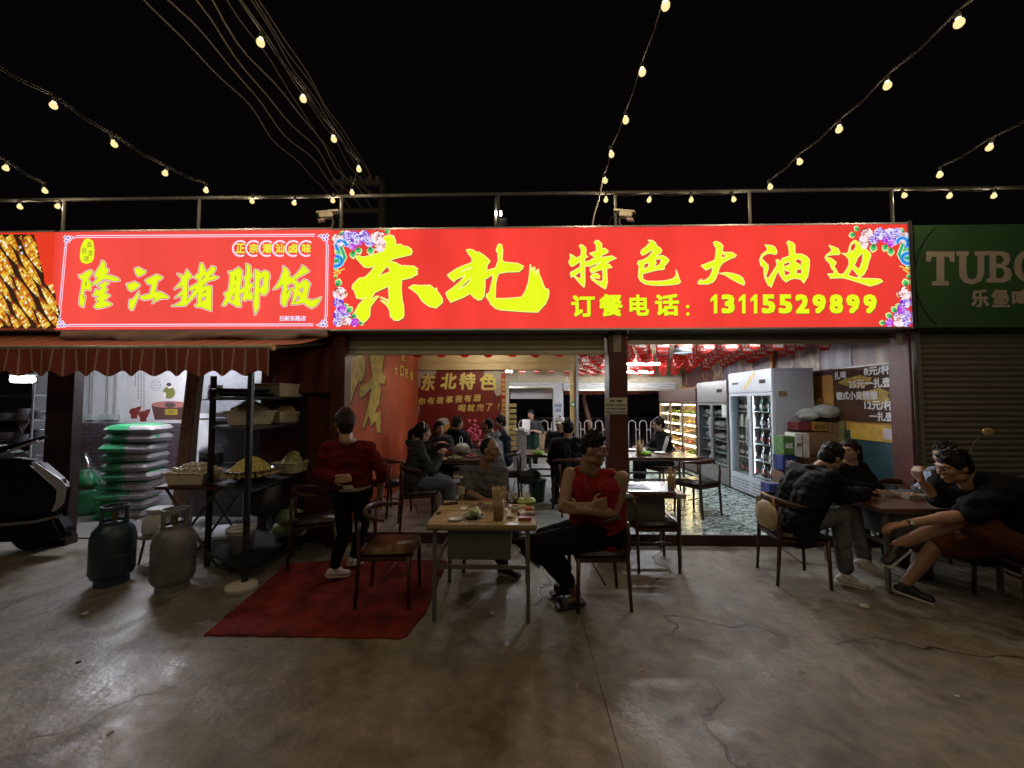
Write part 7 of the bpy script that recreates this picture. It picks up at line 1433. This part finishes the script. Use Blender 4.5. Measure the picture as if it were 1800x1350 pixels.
def hand_pieces(mb, w, d, nrm, side=1, curl=.5, s=1.0):
    d = Vector(d).normalized(); nrm = Vector(nrm); nrm = (nrm - d * nrm.dot(d)).normalized(); lat = d.cross(nrm) * side
    for k in (-1, -.33, .33, 1): tcap(mb, w + lat * k * .016 * s, w + d * .085 * s + lat * k * .031 * s, .016 * s, .0135 * s, 8)
    for k, ln in zip((-1.05, -.35, .35, 1.05), (.062, .078, .084, .074)):
        b = w + d * .09 * s + lat * k * .031 * s; d1 = (d * math.cos(curl) + nrm * math.sin(curl)).normalized(); d2 = (d * math.cos(curl * 2.2) + nrm * math.sin(curl * 2.2)).normalized()
        m = b + d1 * ln * .5 * s; tcap(mb, b, m, .0095 * s, .0085 * s, 8); tcap(mb, m, m + d2 * ln * .5 * s, .0085 * s, .007 * s, 8)
    b = w + d * .025 * s + lat * .03 * s; m = b + (d * .6 + lat * .7 + nrm * .3).normalized() * .045 * s; tcap(mb, b, m, .0125 * s, .0105 * s, 8); tcap(mb, m, m + (d * .9 + lat * .1 + nrm * .4).normalized() * .035 * s, .0105 * s, .008 * s, 8)
M_skin = {k: mat('skin_' + k, c, .5, var=.08, scale=20) for k, c in dict(a=(.29, .165, .105), b=(.36, .215, .145), c=(.225, .128, .082)).items()}
for m_ in M_skin.values(): m_.node_tree.nodes['Principled BSDF'].inputs['Subsurface Weight'].default_value = .06; m_.node_tree.nodes['Principled BSDF'].inputs['Subsurface Radius'].default_value = (.01, .004, .002)
M_hair = mat('black_hair', (.007, .006, .006), .55, var=.3, scale=60, bump=.3, bscale=120, stretch=(1, 1, .25), spec=.14); M_hairb = mat('brown_hair', (.016, .009, .006), .55, var=.3, scale=60, bump=.3, bscale=120, stretch=(1, 1, .25), spec=.14)
M_eyew = mat('eye_white', (.6, .58, .56), .2, var=0); M_iris = mat('eye_dark', (.015, .01, .008), .1, var=0); M_lip = mat('lip', (.28, .10, .085), .45, var=0)
CL = {}
def cloth(name, c, rough=.9, bump=.35, bs=30): return mat(name, tuple(v * .72 for v in c), rough, var=.2, scale=9, bump=bump, bscale=bs, spec=.12)
def hair_mesh(mb, P, M, s, style, seed):
    S = lambda *a: tuple(v * s for v in a); rr = random.Random(seed)
    if style == 'bald':
        mb.ell(P(0, -.022, .026), S(.077, .087, .0985), 18, 12, M); return
    if style == 'top':
        mb.ell(P(0, -.014, .050), S(.080, .096, .080), 18, 12, M); mb.ell(P(0, -.05, .012), S(.076, .062, .07), 16, 10, M)
    else:
        mb.ell(P(0, -.016, .046), S(.083, .097, .084), 18, 12, M); mb.ell(P(0, -.045, .0), S(.080, .070, .095), 16, 10, M)
        for x in (-1, 1): mb.ell(P(x * .066, .0, .035), S(.022, .045, .05), 10, 8, M)
    if style in ('short', 'top'):
        for k in range(70):
            a = rr.uniform(0, 6.28); e = rr.uniform(.35, 1.5) if style == 'top' else rr.uniform(.0, 1.5); d = Vector((math.cos(a) * math.cos(e), math.sin(a) * math.cos(e), math.sin(e)))
            if d.y > .2 and d.z < .35: continue
            l = rr.uniform(.012, .032) * (1.5 if style == 'top' and d.z > .5 else 1); b = P(d.x * .08, d.y * .092 - .014, d.z * .082 + .046); t = P(d.x * .08 + rr.gauss(0, .012), d.y * .092 - .014 + rr.gauss(.012 if style == 'top' else 0, .012), d.z * .082 + .046 + l * .9); tcap(mb, b, t, .013 * s, .004 * s, 6)
    if style == 'top':
        mb.ell(P(0, .02, .105), S(.066, .070, .035), 12, 8, M)
    if style in ('long', 'pony'):
        for x in (-1, 1): tcap(mb, P(x * .066, -.01, .03), P(x * .064, -.02, -.11), .026 * s, .016 * s)
    if style == 'long':
        for x in (-.05, -.02, .02, .05): tcap(mb, P(x, -.075, .03), P(x * 1.1, -.105, -.26 + rr.uniform(-.03, .03)), .045 * s, .022 * s)
    if style == 'pony':
        tcap(mb, P(0, -.10, .03), P(0, -.15, -.02), .032 * s, .036 * s); tcap(mb, P(0, -.15, -.02), P(0, -.145, -.22), .036 * s, .012 * s)
    if style == 'updo':
        mb.ell(P(0, -.03, .03), S(.092, .10, .10), 16, 12, M); mb.ell(P(0, -.09, -.015), S(.076, .062, .075), 14, 10, M); mb.ell(P(.0, -.07, -.07), S(.062, .05, .05), 12, 8, M); mb.ell(P(0, -.03, .10), S(.06, .065, .04), 12, 8, M)
    if style == 'bob':
        for x in (-1, -.5, 0, .5, 1): tcap(mb, P(x * .06, -.05 - .02 * (1 - abs(x)), .03), P(x * .066, -.065 - .02 * (1 - abs(x)), -.105), .04 * s, .03 * s)
        mb.ell(P(0, -.10, -.02), S(.05, .04, .05), 10, 8, M)
def person(label, J, skin='a', top=None, legs=None, shoe=None, hair=('short', 'black'), scale=1.0, vox=.009, sh_w=.19, girth=1.0, seed=0, extras=None, hands=((.5, 1), (.5, 1)), detail=True, group='diners and staff'):
    """J: pel, nk, hd, face, rt, elL, wrL, elR, wrR, knL, anL, knR, anR, toeL, toeR (L/R = the person's own)"""
    V_ = lambda k: Vector(J[k]); pel, nk, hd = V_('pel'), V_('nk'), V_('hd'); rt = V_('rt').normalized(); s = scale
    root = E('person', label, 'person', (pel.x, pel.y, min(V_('anL').z, V_('anR').z) - .08), group)
    up = (nk - pel).normalized(); fw = UP.cross(rt).normalized()
    hu = V_('headup') if 'headup' in J else UP
    sL, sR = nk - rt * sh_w * s - up * .055, nk + rt * sh_w * s - up * .055; hL, hR = pel - rt * .095 * s, pel + rt * .095 * s; ch = nk.lerp(pel, .32)
    if 'lift' in J: pass
    b = MB(); P, M = head_pieces(b, hd, V_('face'), hu, s); tcap(b, hd - hu * .06 * s - V_('face').normalized() * .03 * s, nk - up * .02, .054 * s, .06 * s)
    def torso(mb, e, narrow=False):
        for k in (-1, 1):
            tcap(mb, pel + rt * k * .075 * s, ch + rt * k * .085 * s, (.112 * girth + e) * s, (.108 * girth + e) * s); tcap(mb, ch + rt * k * .085 * s, nk + rt * k * .07 * s - up * .10, (.105 * girth + e) * s, (.08 + e) * s)
        q = .60 if narrow else 1.0; a_, c_ = nk.lerp(sL, q), nk.lerp(sR, q); w_ = .046 if narrow else .058; tcap(mb, a_, c_, (w_ + e) * s, (w_ + e) * s); tcap(mb, nk - up * .03, a_, (w_ - .006 + e) * s, (w_ - .003 + e) * s); tcap(mb, nk - up * .03, c_, (w_ - .006 + e) * s, (w_ - .003 + e) * s)
    torso(b, -.012)
    for k, sh_, el, wr_ in (('L', sL, V_('elL'), V_('wrL')), ('R', sR, V_('elR'), V_('wrR'))):
        tcap(b, sh_, sh_.lerp(el, .45), .052 * s * girth ** .5, .048 * s * girth ** .5); tcap(b, sh_.lerp(el, .45), el, .048 * s * girth ** .5, .039 * s); tcap(b, el, el.lerp(wr_, .35), .039 * s, .041 * s * girth ** .5); tcap(b, el.lerp(wr_, .35), wr_, .041 * s, .027 * s)
        d = (wr_ - el).normalized(); d = Vector(J['hd' + k]).normalized() if 'hd' + k in J else d; nr = Vector(J.get('pn' + k, fw * -.2 - UP)); cu, sg = hands[0 if k == 'L' else 1]
        hand_pieces(b, wr_, d, nr, sg if k == 'R' else -sg, cu, s)
    for hp, kn, an, toe in ((hL, V_('knL'), V_('anL'), V_('toeL')), (hR, V_('knR'), V_('anR'), V_('toeR'))):
        tcap(b, hp, kn, .082 * s * girth ** .5, .055 * s); tcap(b, kn, kn.lerp(an, .3), .054 * s, .056 * s); tcap(b, kn.lerp(an, .3), an, .056 * s, .036 * s); toe = toe.normalized(); tcap(b, an, an + (toe * .02 if shoe else Vector()) - UP * .03, .034, .030)
        if not shoe: tcap(b, an - UP * .03, an + toe * .11 - UP * .055, .034, .026)
    link('body', surf(b, vox, 3), M_skin[skin], root, smooth=True)
    if top:
        t = MB(); e = top.get('e', .014); torso(t, e, top.get('sleeve', 1) <= 0); low = top.get('low', .06)
        for k in (-1, 1): tcap(t, pel + rt * k * .07 * s, pel - up * low + rt * k * .078 * s + fw * top.get('fwd', 0), (.115 * girth + e) * s, (.12 * girth + e) * s)
        sv = top.get('sleeve', 1.0)
        for sh_, el, wr_ in ((sL, V_('elL'), V_('wrL')), (sR, V_('elR'), V_('wrR'))):
            if sv <= 0: continue
            r_ = top.get('sr', 1.0); tcap(t, sh_, sh_.lerp(el, min(1, sv * 2)), (.062 + e * .5) * s * r_ * girth ** .3, (.056 + e * .5) * s * r_)
            if sv > .5: q = el.lerp(wr_, min(.96, (sv - .5) * 2)); tcap(t, el, q, (.052 + e * .5) * s * r_, (.042 + e * .3) * s * r_); tcap(t, q - (q - el).normalized() * .02, q, (.046 + e * .3) * s * r_, (.044 + e * .3) * s)
        if top.get('hood'): f_, r2, u2 = basis(V_('face')); 
        if top.get('hood'):
            for a in range(7): th = math.pi * (a / 6) ; q = nk + rt * math.cos(th) * .11 - fw * math.sin(th) * .12 + UP * .03; t.ell(q, (.055, .055, .05), 10, 8)
        if top.get('collar'):
            for a in range(12): th = 6.283 * a / 12; t.ell(nk + rt * math.cos(th) * .065 + fw * math.sin(th) * .06 + UP * .03, .026, 8, 6)
        tm = surf(t, max(vox, .009), 2, 1.5 * top.get('wr', .010), top.get('wf', 3.4), seed)
        if 'cut' in top:
            bm = bmesh.new(); bm.from_mesh(tm); bmesh.ops.bisect_plane(bm, geom=bm.verts[:] + bm.edges[:] + bm.faces[:], plane_co=pel + up * top['cut'], plane_no=up, clear_inner=True); bm.to_mesh(tm); bm.free()
        o = link('top', tm, top['m'], root, smooth=True)
    if legs:
        t = MB(); ln = legs.get('len', 1.0)
        for k in (-1, 1): tcap(t, pel + rt * k * .07 * s + up * .06, pel + rt * k * .085 * s - up * .02, .118 * s * girth, .122 * s * girth)
        for hp, kn, an in ((hL, V_('knL'), V_('anL')), (hR, V_('knR'), V_('anR'))):
            w_ = legs.get('w', 1.0); tcap(t, hp, hp.lerp(kn, min(1, ln * 2)), .105 * s * w_ * girth ** .5, .078 * s * w_ * (1 if ln >= .5 else 1.15))
            if ln > .5: q = kn.lerp(an, min(1, (ln - .5) * 2)); tcap(t, kn, q, .075 * s * w_, .056 * s * w_); tcap(t, q - (q - kn).normalized() * .03, q, .058 * s * w_, .058 * s * w_)
        link('trousers', surf(t, max(vox, .009), 2, legs.get('wr', .009), 3.0, seed + 3), legs['m'], root, smooth=True)
    if shoe:
        for k in ('L', 'R'):
            an, toe = V_('an' + k), V_('toe' + k).normalized(); q = MB(); lat = toe.cross(UP).normalized(); dn = lat.cross(toe).normalized(); dn = dn if dn.z < 0 else -dn; hl = an - toe * .035 + dn * .045; tp = an + toe * .155 + dn * .058
            tcap(q, hl, tp, .037, .03, 10); tcap(q, hl + lat * .012, tp + lat * .016, .03, .026, 10); tcap(q, hl - lat * .012, tp - lat * .016, .03, .026, 10); tcap(q, an + dn * .012, an + toe * .07 + dn * .04, .046, .036, 10)
            so = link('shoe', surf(q, .008, 2), shoe['m'], root, smooth=True)
            z = MB(); 
            for dd in (0,): z.obox((hl + tp) / 2 + dn * .030, (tp - hl) / 2 * 1.32, lat * .043, dn * .012)
            z.build('sole', shoe.get('sole', shoe['m']), so, bevel=.01)
    h = MB(); hair_mesh(h, P, M, s, hair[0], seed)
    hm = surf(h, .007, 1, .004, 14, seed); ho = link('hair', hm, M_hair if hair[1] == 'black' else M_hairb, root, smooth=True)
    if detail:
        for x in (-1, 1):
            eye = MB().ell(P(x * .031, .078, .016), tuple(v * s for v in (.0125, .010, .0085)), 10, 8, M).build('eye', M_eyew, root, smooth=True); MB().ell(P(x * .031, .0862, .0155), tuple(v * s for v in (.0058, .0035, .0062)), 8, 6, M).build('iris', M_iris, eye, smooth=True)
            e_ = MB(); tcap(e_, P(x * .015, .099, .040), P(x * .048, .084, .041), .0028 * s, .002 * s, 6); e_.build('eyebrow', M_hair, root)
        l_ = MB(); l_.ell(P(0, .0975, -.057), tuple(v * s for v in (.022, .006, .0062)), 10, 6, M); l_.build('lips', M_lip, root, smooth=True)
    pass
    return root, P, M, dict(sL=sL, sR=sR, fw=fw, up=up)
def seated(x, y, fz, deg, look=None, lean=.12, s=1.0, arms='table', dz=0, headdrop=0.0):
    f = Vector((math.cos(R(deg)), math.sin(R(deg)), 0)); r = f.cross(UP); pel = Vector((x, y, fz + .555)) - f * .04; nk = pel + UP * .47 * s * math.cos(lean) + f * .47 * s * math.sin(lean); hd = nk + UP * (.165 - headdrop) * s + f * (.04 + headdrop) * s
    J = dict(pel=pel, nk=nk, hd=hd, rt=r, face=Vector((math.cos(R(look if look is not None else deg)), math.sin(R(look if look is not None else deg)), -.15)))
    for k, g in (('L', -1), ('R', 1)):
        sh_ = nk + r * g * .19 * s - UP * .055
        if arms == 'table': el = sh_ - UP * .26 + f * .12 + r * g * .05; wr_ = el + f * .22 + UP * .06 - r * g * .09
        elif arms == 'up': el = sh_ - UP * .25 + f * .14 + r * g * .04; wr_ = el + f * .12 + UP * .17 - r * g * .12
        else: el = sh_ - UP * .28 + f * .02 + r * g * .05; wr_ = el + f * .24 - UP * .06 - r * g * .08
        J['el' + k], J['wr' + k] = el, wr_
        J['kn' + k] = pel + f * .44 + r * g * .12 - UP * .04; J['an' + k] = Vector((J['kn' + k].x, J['kn' + k].y, fz + .085)) + f * .02; J['toe' + k] = f + r * g * .15
    return J
# ---- clothes
K_black = cloth('black_cloth', (.008, .008, .009)); K_blackj = cloth('black_jacket', (.009, .009, .011), .75); K_char = cloth('charcoal_cloth', (.05, .052, .056)); K_grey = cloth('grey_cotton', (.13, .13, .145)); K_greyh = cloth('grey_hoodie', (.24, .25, .27)); K_red = cloth('red_vest', (.26, .012, .016), .65); K_redk = cloth('red_knit', (.125, .009, .011), .9, .5, 70); K_jean = cloth('blue_grey_denim', (.11, .125, .155)); K_jeang = cloth('grey_denim', (.15, .155, .165)); K_white = cloth('white_shirt', (.55, .53, .5)); K_lblue = cloth('light_blue_shirt', (.34, .42, .56)); K_brown = cloth('brown_shorts', (.15, .055, .03)); K_navy = cloth('navy_cloth', (.02, .025, .04)); K_dgrn = cloth('green_apron', (.02, .05, .035))
M_shk = mat('black_shoe', (.015, .015, .016), .4); M_shw = mat('white_shoe', (.55, .53, .50), .6, var=.1); M_sol = mat('pale_sole', (.5, .5, .48), .6); M_slide = mat('dark_slide', (.035, .03, .04), .5); M_heel = mat('pale_heel', (.52, .44, .40), .3)
HALF = .0075
# 1 person in the red knit walking away
Yw = -.95; J = dict(pel=at(617, 862, Yw + .03), nk=at(612, 779, Yw), hd=at(606, 742, Yw - .0), face=(-.55, .83, -.1), rt=(.98, .15, 0), elR=at(672, 826, Yw + .03), wrR=at(668, 872, Yw + .16), elL=at(561, 830, Yw - .04), wrL=at(584, 842, Yw - .17), hdL=(1, -.05, .05), pnL=(0, 1, 0), knL=at(606, 930, Yw + .05), knR=at(637, 925, Yw + .16), toeL=(.5, .8, -.25), toeR=(.15, .95, -.25))
a1 = gp(584, 1022); J['anL'] = Vector((a1.x + .02, a1.y, .13)); a2 = gp(622, 1000); J['anR'] = Vector((a2.x, a2.y, .13))
w1, P, M, X = person('walking person in a dark red knit top and black trousers, seen from behind', J, 'b', dict(m=K_redk, e=.022, low=-.02, wr=.012, sr=.96, cut=.05), dict(m=K_black, len=.97, w=.86), dict(m=M_heel), ('updo', 'brown'), 1.0, HALF, sh_w=.165, girth=.95, seed=1, hands=((.35, 1), (.4, 1)))
MB().lathe([(.985, .0), (1.0, .06)], J['pel'] + Vector((0, 0, .012)), 32, sx=.188, sy=.128).build('shirt_hem', K_white, w1, smooth=True)
t = MB(); 
for a in range(12): th = 6.283 * a / 12; t.ell(J['nk'] + Vector((math.cos(th) * .062, math.sin(th) * .055, .02)), .022, 8, 6)
link('shirt_collar', surf(t, .008, 2), K_white, w1, smooth=True)
# 2 diner in grey behind the front table
xg = cM.x; J = dict(pel=(xg, -.40, .565), nk=at(851, 822, -.50), hd=at(861, 791, -.53), face=(.93, -.36, -.1), rt=(-1, .1, 0), elR=at(826, 868, -.60), wrR=at(852, 880, -.74), elL=at(887, 866, -.60), wrL=at(870, 882, -.74), hdR=(.8, -.3, .05), hdL=(-.7, -.4, .15), knL=(xg + .22, -.80, .52), knR=(xg + .02, -.80, .52), anL=at(929, 962, -.72), toeL=(.75, -.45, -.35), toeR=(.9, -.4, -.06))
a2 = gp(886, 1012); J['anR'] = Vector((a2.x, a2.y, .10)); J['anL'].z = max(.2, J['anL'].z)
g_, P, M, X = person('bald diner in a grey T-shirt seated behind the front table', J, 'c', dict(m=K_grey, sleeve=.36, wr=.012), dict(m=K_char, len=.96), dict(m=M_shk, sole=M_sol), ('bald', 'black'), 1.0, HALF, girth=1.08, seed=2)
for k in ('R',):
    an, toe = Vector(J['an' + k]), Vector(J['toe' + k]).normalized(); lat = toe.cross(UP).normalized(); sw = [an + toe * u + lat * .0655 + UP * (-.055 + v) for u, v in ((-.02, -.005), (.02, -.016), (.10, .012), (.03, -.002), (.0, .006))]; MB().add(sw, [(0,1,2,3,4)]).build('shoe_stripe', M_bw, g_, fixn=False)
# 3 diner in the red sleeveless top, arms folded
Yc2 = c2.y; J = dict(pel=(c2.x + .02, Yc2, .565), nk=at(1046, 826, Yc2 - .06), hd=at(1043, 791, Yc2 - .09), face=(.88, -.46, -.12), rt=(-.93, .36, 0), elR=at(989, 893, Yc2 - .16), wrR=at(1040, 889, Yc2 - .27), elL=at(1079, 902, Yc2 - .17), wrL=at(1018, 897, Yc2 - .33), hdR=(.9, .1, .15), pnR=(0, 1, 0), hdL=(-.8, .35, .1), pnL=(0, 1, -.1), knR=at(957, 946, Yc2 + .05), knL=at(946, 958, Yc2 - .22), toeR=(-.96, -.2, -.1), toeL=(-.96, -.25, -.08))
a1, a2 = gp(1004, 1047), gp(1014, 1066); J['anR'] = Vector((a1.x, a1.y, .13)); J['anL'] = Vector((a2.x, a2.y, .105))
r_, P, M, X = person('muscular diner with folded arms in a red sleeveless top', J, 'c', dict(m=K_red, sleeve=0, e=.006, low=.05, wr=.010, wf=4), dict(m=K_black, len=.86, w=1.12), None, ('top', 'black'), 1.08, .007, sh_w=.205, girth=1.28, seed=3, hands=((.5, 1), (.6, 1)))
for k in ('L', 'R'):
    an, toe = J['an' + k], Vector(J['toe' + k]).normalized(); lat = toe.cross(UP).normalized(); s = MB(); c_ = an + toe * .06; c_.z = an.z - .085 if k == 'L' else an.z - .09
    s.obox(c_ + UP * .0, toe * .135, lat * .05, UP * .014); so = s.build('slide_sole', M_slide, r_, bevel=.012); s = MB()
    for q in range(9): th = math.pi * q / 8; s.ell(c_ + toe * .06 + lat * math.cos(th) * .05 + UP * (math.sin(th) * .055 + .01), (.03, .03, .014), 8, 6)
    link('slide_strap', surf(s, .008, 2), M_slide, so, smooth=True)
ck = [X['sL'].lerp(X['sR'], .5 + .17 * math.cos(t_)) + UP * (.03 - .13 * max(0, math.sin(t_))) + X['fw'] * (-.03 + (.02 if math.sin(t_) < 0 else .155)) for t_ in [k * .524 for k in range(12)]]
MB().tube(ck + [ck[0]], .0017, 5).build('necklace', mat('silver_chain', (.5, .48, .45), .3, metal=.9, var=0), r_)
# 4 diner in the black jacket at the right table
J = dict(pel=(c5.x + .02, c5.y, .565), nk=at(1432, 826, c5.y - .04), hd=at(1462, 804, c5.y - .05), face=(.9, .1, -.42), headup=(.4, 0, .92), rt=(.12, -.99, 0), elR=at(1478, 872, c5.y - .16), wrR=at(1524, 866, c5.y + .0), elL=at(1480, 852, c5.y + .22), wrL=at(1530, 860, c5.y + .2), knR=at(1476, 905, c5.y - .12), knL=at(1496, 897, c5.y + .06), toeR=(.95, -.25, -.1), toeL=(.93, -.2, -.32))
a1 = gp(1487, 1030); J['anR'] = Vector((a1.x, a1.y, .10)); J['anL'] = at(1519, 985, c5.y - .12)
k_, P, M, X = person('diner in a black track jacket leaning over the right table', J, 'a', dict(m=K_blackj, e=.03, low=.10, wr=.014, sr=1.1, collar=True), dict(m=K_jeang, len=.94, w=1.05), dict(m=M_shw, sole=M_shw), ('short', 'black'), 1.02, HALF, girth=1.12, seed=4)
pp = [X['sR'].lerp(J['elR'], u) + UP * (.075 - .005 * u) + Vector((0, -.03, 0)) for u in (-.15, .1, .35, .6, .85)]; MB().tube(pp, .008, 5, flat=(1, .5)).build('sleeve_stripe', M_bw, k_)
# 5 far side of the right table
xn = at(1483, 800, -.03).x; person('diner with dark hair on the far side of the right table', seated(xn, -.02, 0, -95, -150, .22, .97), 'b', dict(m=K_black, e=.02), dict(m=K_black), dict(m=M_shw), ('bob', 'brown'), .97, .011, sh_w=.165, seed=5)
# 6 broad diner in black at the right edge
Yb = -1.28; J = dict(pel=at(1800, 962, Yb + .02), nk=at(1712, 838, Yb + .05), hd=at(1676, 820, Yb + .06), face=(-.93, .12, -.34), headup=(-.42, 0, .9), rt=(0.05, 1, 0), elL=at(1694, 905, Yb - .10), wrL=at(1592, 921, Yb + .02), hdL=(-.9, .25, -.25), elR=at(1652, 880, Yb + .28), wrR=at(1620, 846, Yb + .30), hdR=(-.35, .05, .9), pnR=(1, 0, -.1), knL=at(1690, 912, Yb + .0), anL=at(1577, 958, Yb + .08), knR=at(1646, 958, Yb + .25), toeL=(-.86, -.1, -.5), toeR=(.75, -.65, -.1))
J['pel'].z = .575; J['pel'].x = min(J['pel'].x, 4.25)
a1 = gp(1617, 1062); J['anR'] = Vector((a1.x, a1.y + .12, .105))
b_, P, M, X = person('broad diner in a black T-shirt eating at the right edge', J, 'a', dict(m=K_black, e=.03, sleeve=.42, sr=1.25, low=.10, wr=.014), dict(m=K_brown, len=.42, w=1.25), dict(m=M_shk, sole=M_sol), ('short', 'black'), 1.08, HALF, sh_w=.21, girth=1.3, seed=6, hands=((.4, 1), (.9, 1)))
wv = Vector(J['wrL']); wd = (wv - Vector(J['elL'])).normalized(); MB().tube([wv - wd * .03, wv - wd * .012], .034, 14).build('watch_strap', M_shk, b_); MB().ell(wv - wd * .02 + Vector((0, -.032, .01)), (.016, .008, .016), 12, 8).build('watch_face', MATS['plate_white'], b_, smooth=True)
hp = Vector(J['wrR']) + Vector((-.03, -.06, .085)); s = E('eating_chopsticks', 'pale chopsticks held to the mouth by the broad diner', 'chopsticks', hp)
for o_ in (0, .012): MB().tube([hp + Vector((-.07, 0, .01 + o_)), hp + Vector((.13, .0, .035 + o_ * .4))], .0032, 5).build('chopstick', M_bw, s)
# 7 half hidden diner in light blue
xl = at(1650, 850, -.5).x; person('half hidden diner in a light blue shirt behind the broad diner', seated(xl + .12, -.55, 0, 175, 190, .2, .98), 'a', dict(m=K_lblue, e=.02), dict(m=K_jean), dict(m=M_shk), ('short', 'black'), .97, .011, seed=7)
# ---- diners inside
ip = lambda px, Y: at(px, 800, Y).x
p8, P, M, X = person('diner with a ponytail in a grey top and jeans near the mural', seated(ip(733, .44), .44, FZ, 18, 30, .14, 1.0, 'up'), 'b', dict(m=K_char, e=.026, wr=.014, hood=True, low=-.02), dict(m=K_jean), dict(m=M_shk, sole=M_sol), ('pony', 'black'), 1.0, .009, sh_w=.165, seed=8)
hb = [P(.088 * math.cos(t_), -.012, .05 + .088 * math.sin(t_)) for t_ in [k * math.pi / 10 for k in range(11)]]; MB().tube(hb, .006, 6).build('hairband', MATS['plate_white'], p8, smooth=True)
person('diner in black and white behind the ponytailed diner', seated(ip(768, 1.95), 2.05, FZ, -70, -60, .25, .97, 'up', headdrop=.02), 'b', dict(m=cloth('black_white_top', (.05, .05, .055)), e=.02), dict(m=K_black), None, ('long', 'black'), .97, .012, sh_w=.17, seed=9)
person('diner in a black hooded top seen from behind below the poster', seated(ip(801, 2.45), 2.4, FZ, 62, 40, .14, 1.0), 'a', dict(m=cloth('black_hoodie', (.022, .024, .028)), e=.03, hood=True), dict(m=K_black), None, ('short', 'black'), 1.0, .011, seed=10)
person('bald diner in a pale grey hooded top, looking left', seated(ip(868, 1.62), 1.62, FZ, 172, 165, .22, 1.02), 'c', dict(m=K_greyh, e=.03, hood=True, wr=.016), dict(m=K_navy), dict(m=M_shk, sole=M_sol), ('bald', 'black'), 1.02, .010, seed=11)
person('black haired diner in a dark jacket beside the welcome strip', seated(ip(884, 2.75), 2.75, FZ, 185, 190, .1, 1.0), 'b', dict(m=K_navy, e=.02), dict(m=K_black), None, ('short', 'black'), 1.0, .011, seed=12)
J = seated(ip(984, 2.62), 2.62, FZ, -92, -110, .16, .98); pcap, P, M, X = person('diner in a white cap facing the camera in the middle', J, 'b', dict(m=K_black, e=.022), dict(m=K_black), None, ('short', 'black'), .98, .011, seed=13)
c_ = MB(); c_.ell(P(0, -.012, .065), (.090, .104, .078), 16, 10, M); cp2 = link('cap', surf(c_, .008, 2), mat('cap_cloth', (.60, .60, .58), .8, var=.05), pcap, smooth=True); c_ = MB(); c_.ell(P(0, .115, .045), (.072, .062, .010), 14, 6, M); c_.build('peak', MATS['cap_cloth'], cp2, smooth=True)
person('diner in a black jacket seen from behind in the middle', seated(ip(1001, 1.12), 1.14, FZ, 97, 80, .12, 1.0), 'a', dict(m=K_blackj, e=.03, wr=.014), dict(m=K_black), dict(m=M_shk), ('short', 'black'), 1.0, .010, seed=14, sh_w=.2)
J = seated(ip(1163, 2.4), 2.4, FZ, 185, 178, .10, .98); ad, P, M, X = person('diner in a black track jacket with white sleeve stripes', J, 'b', dict(m=K_blackj, e=.022, collar=True), dict(m=K_black), None, ('short', 'black'), .98, .010, seed=15)
for o_ in (-.022, 0, .022):
    pp = [X['sL'].lerp(Vector(J['elL']), u) + Vector((o_, -.082, .02 * (1 - u))) for u in (-.05, .25, .5, .75, 1.0)]; MB().tube(pp, .007, 5).build('sleeve_stripe', M_bw, ad)
# ---- waiter standing at the rear opening
xw, yw, zf = ip(934, 5.4), 5.4, at(934, 722, 5.4).z - 1.62
J = dict(pel=(xw, yw, zf + .88), nk=(xw, yw, zf + 1.36), hd=(xw - .01, yw - .02, zf + 1.52), face=(-.25, -.9, -.2), rt=(-1, .1, 0), elR=(xw - .27, yw - .04, zf + 1.08), wrR=(xw - .18, yw - .22, zf + 1.12), elL=(xw + .28, yw - .02, zf + 1.06), wrL=(xw + .06, yw - .22, zf + 1.12), knL=(xw + .1, yw, zf + .48), anL=(xw + .1, yw + .02, zf + .09), knR=(xw - .1, yw, zf + .48), anR=(xw - .1, yw + .02, zf + .09), toeL=(.1, -1, 0), toeR=(-.1, -1, 0))
wt, P, M, X = person('waiter in dark shirt and green apron standing at the rear opening', J, 'b', dict(m=K_char, e=.02, sleeve=.45, low=.0), dict(m=K_black), dict(m=M_shk), ('short', 'black'), .97, .011, seed=16)
t = MB(); 
for k in (-1, 1): tcap(t, (xw + k * .07, yw - .02, zf + .98), (xw + k * .09, yw - .02, zf + .52), .135, .14)
link('apron', surf(t, .012, 2, .008, 3, 5), K_dgrn, wt, smooth=True)
q = Vector((xw - .14, yw - .27, zf + 1.22)); tag(MB().obox(q, (.10, .02, 0), (0.0, .006, 0), (.012, .0, .19)).build('paper_sheets', mat('paper_white', (.7, .68, .72), .7, var=.03), bevel=.004), 'white papers held up by the standing waiter', 'papers')
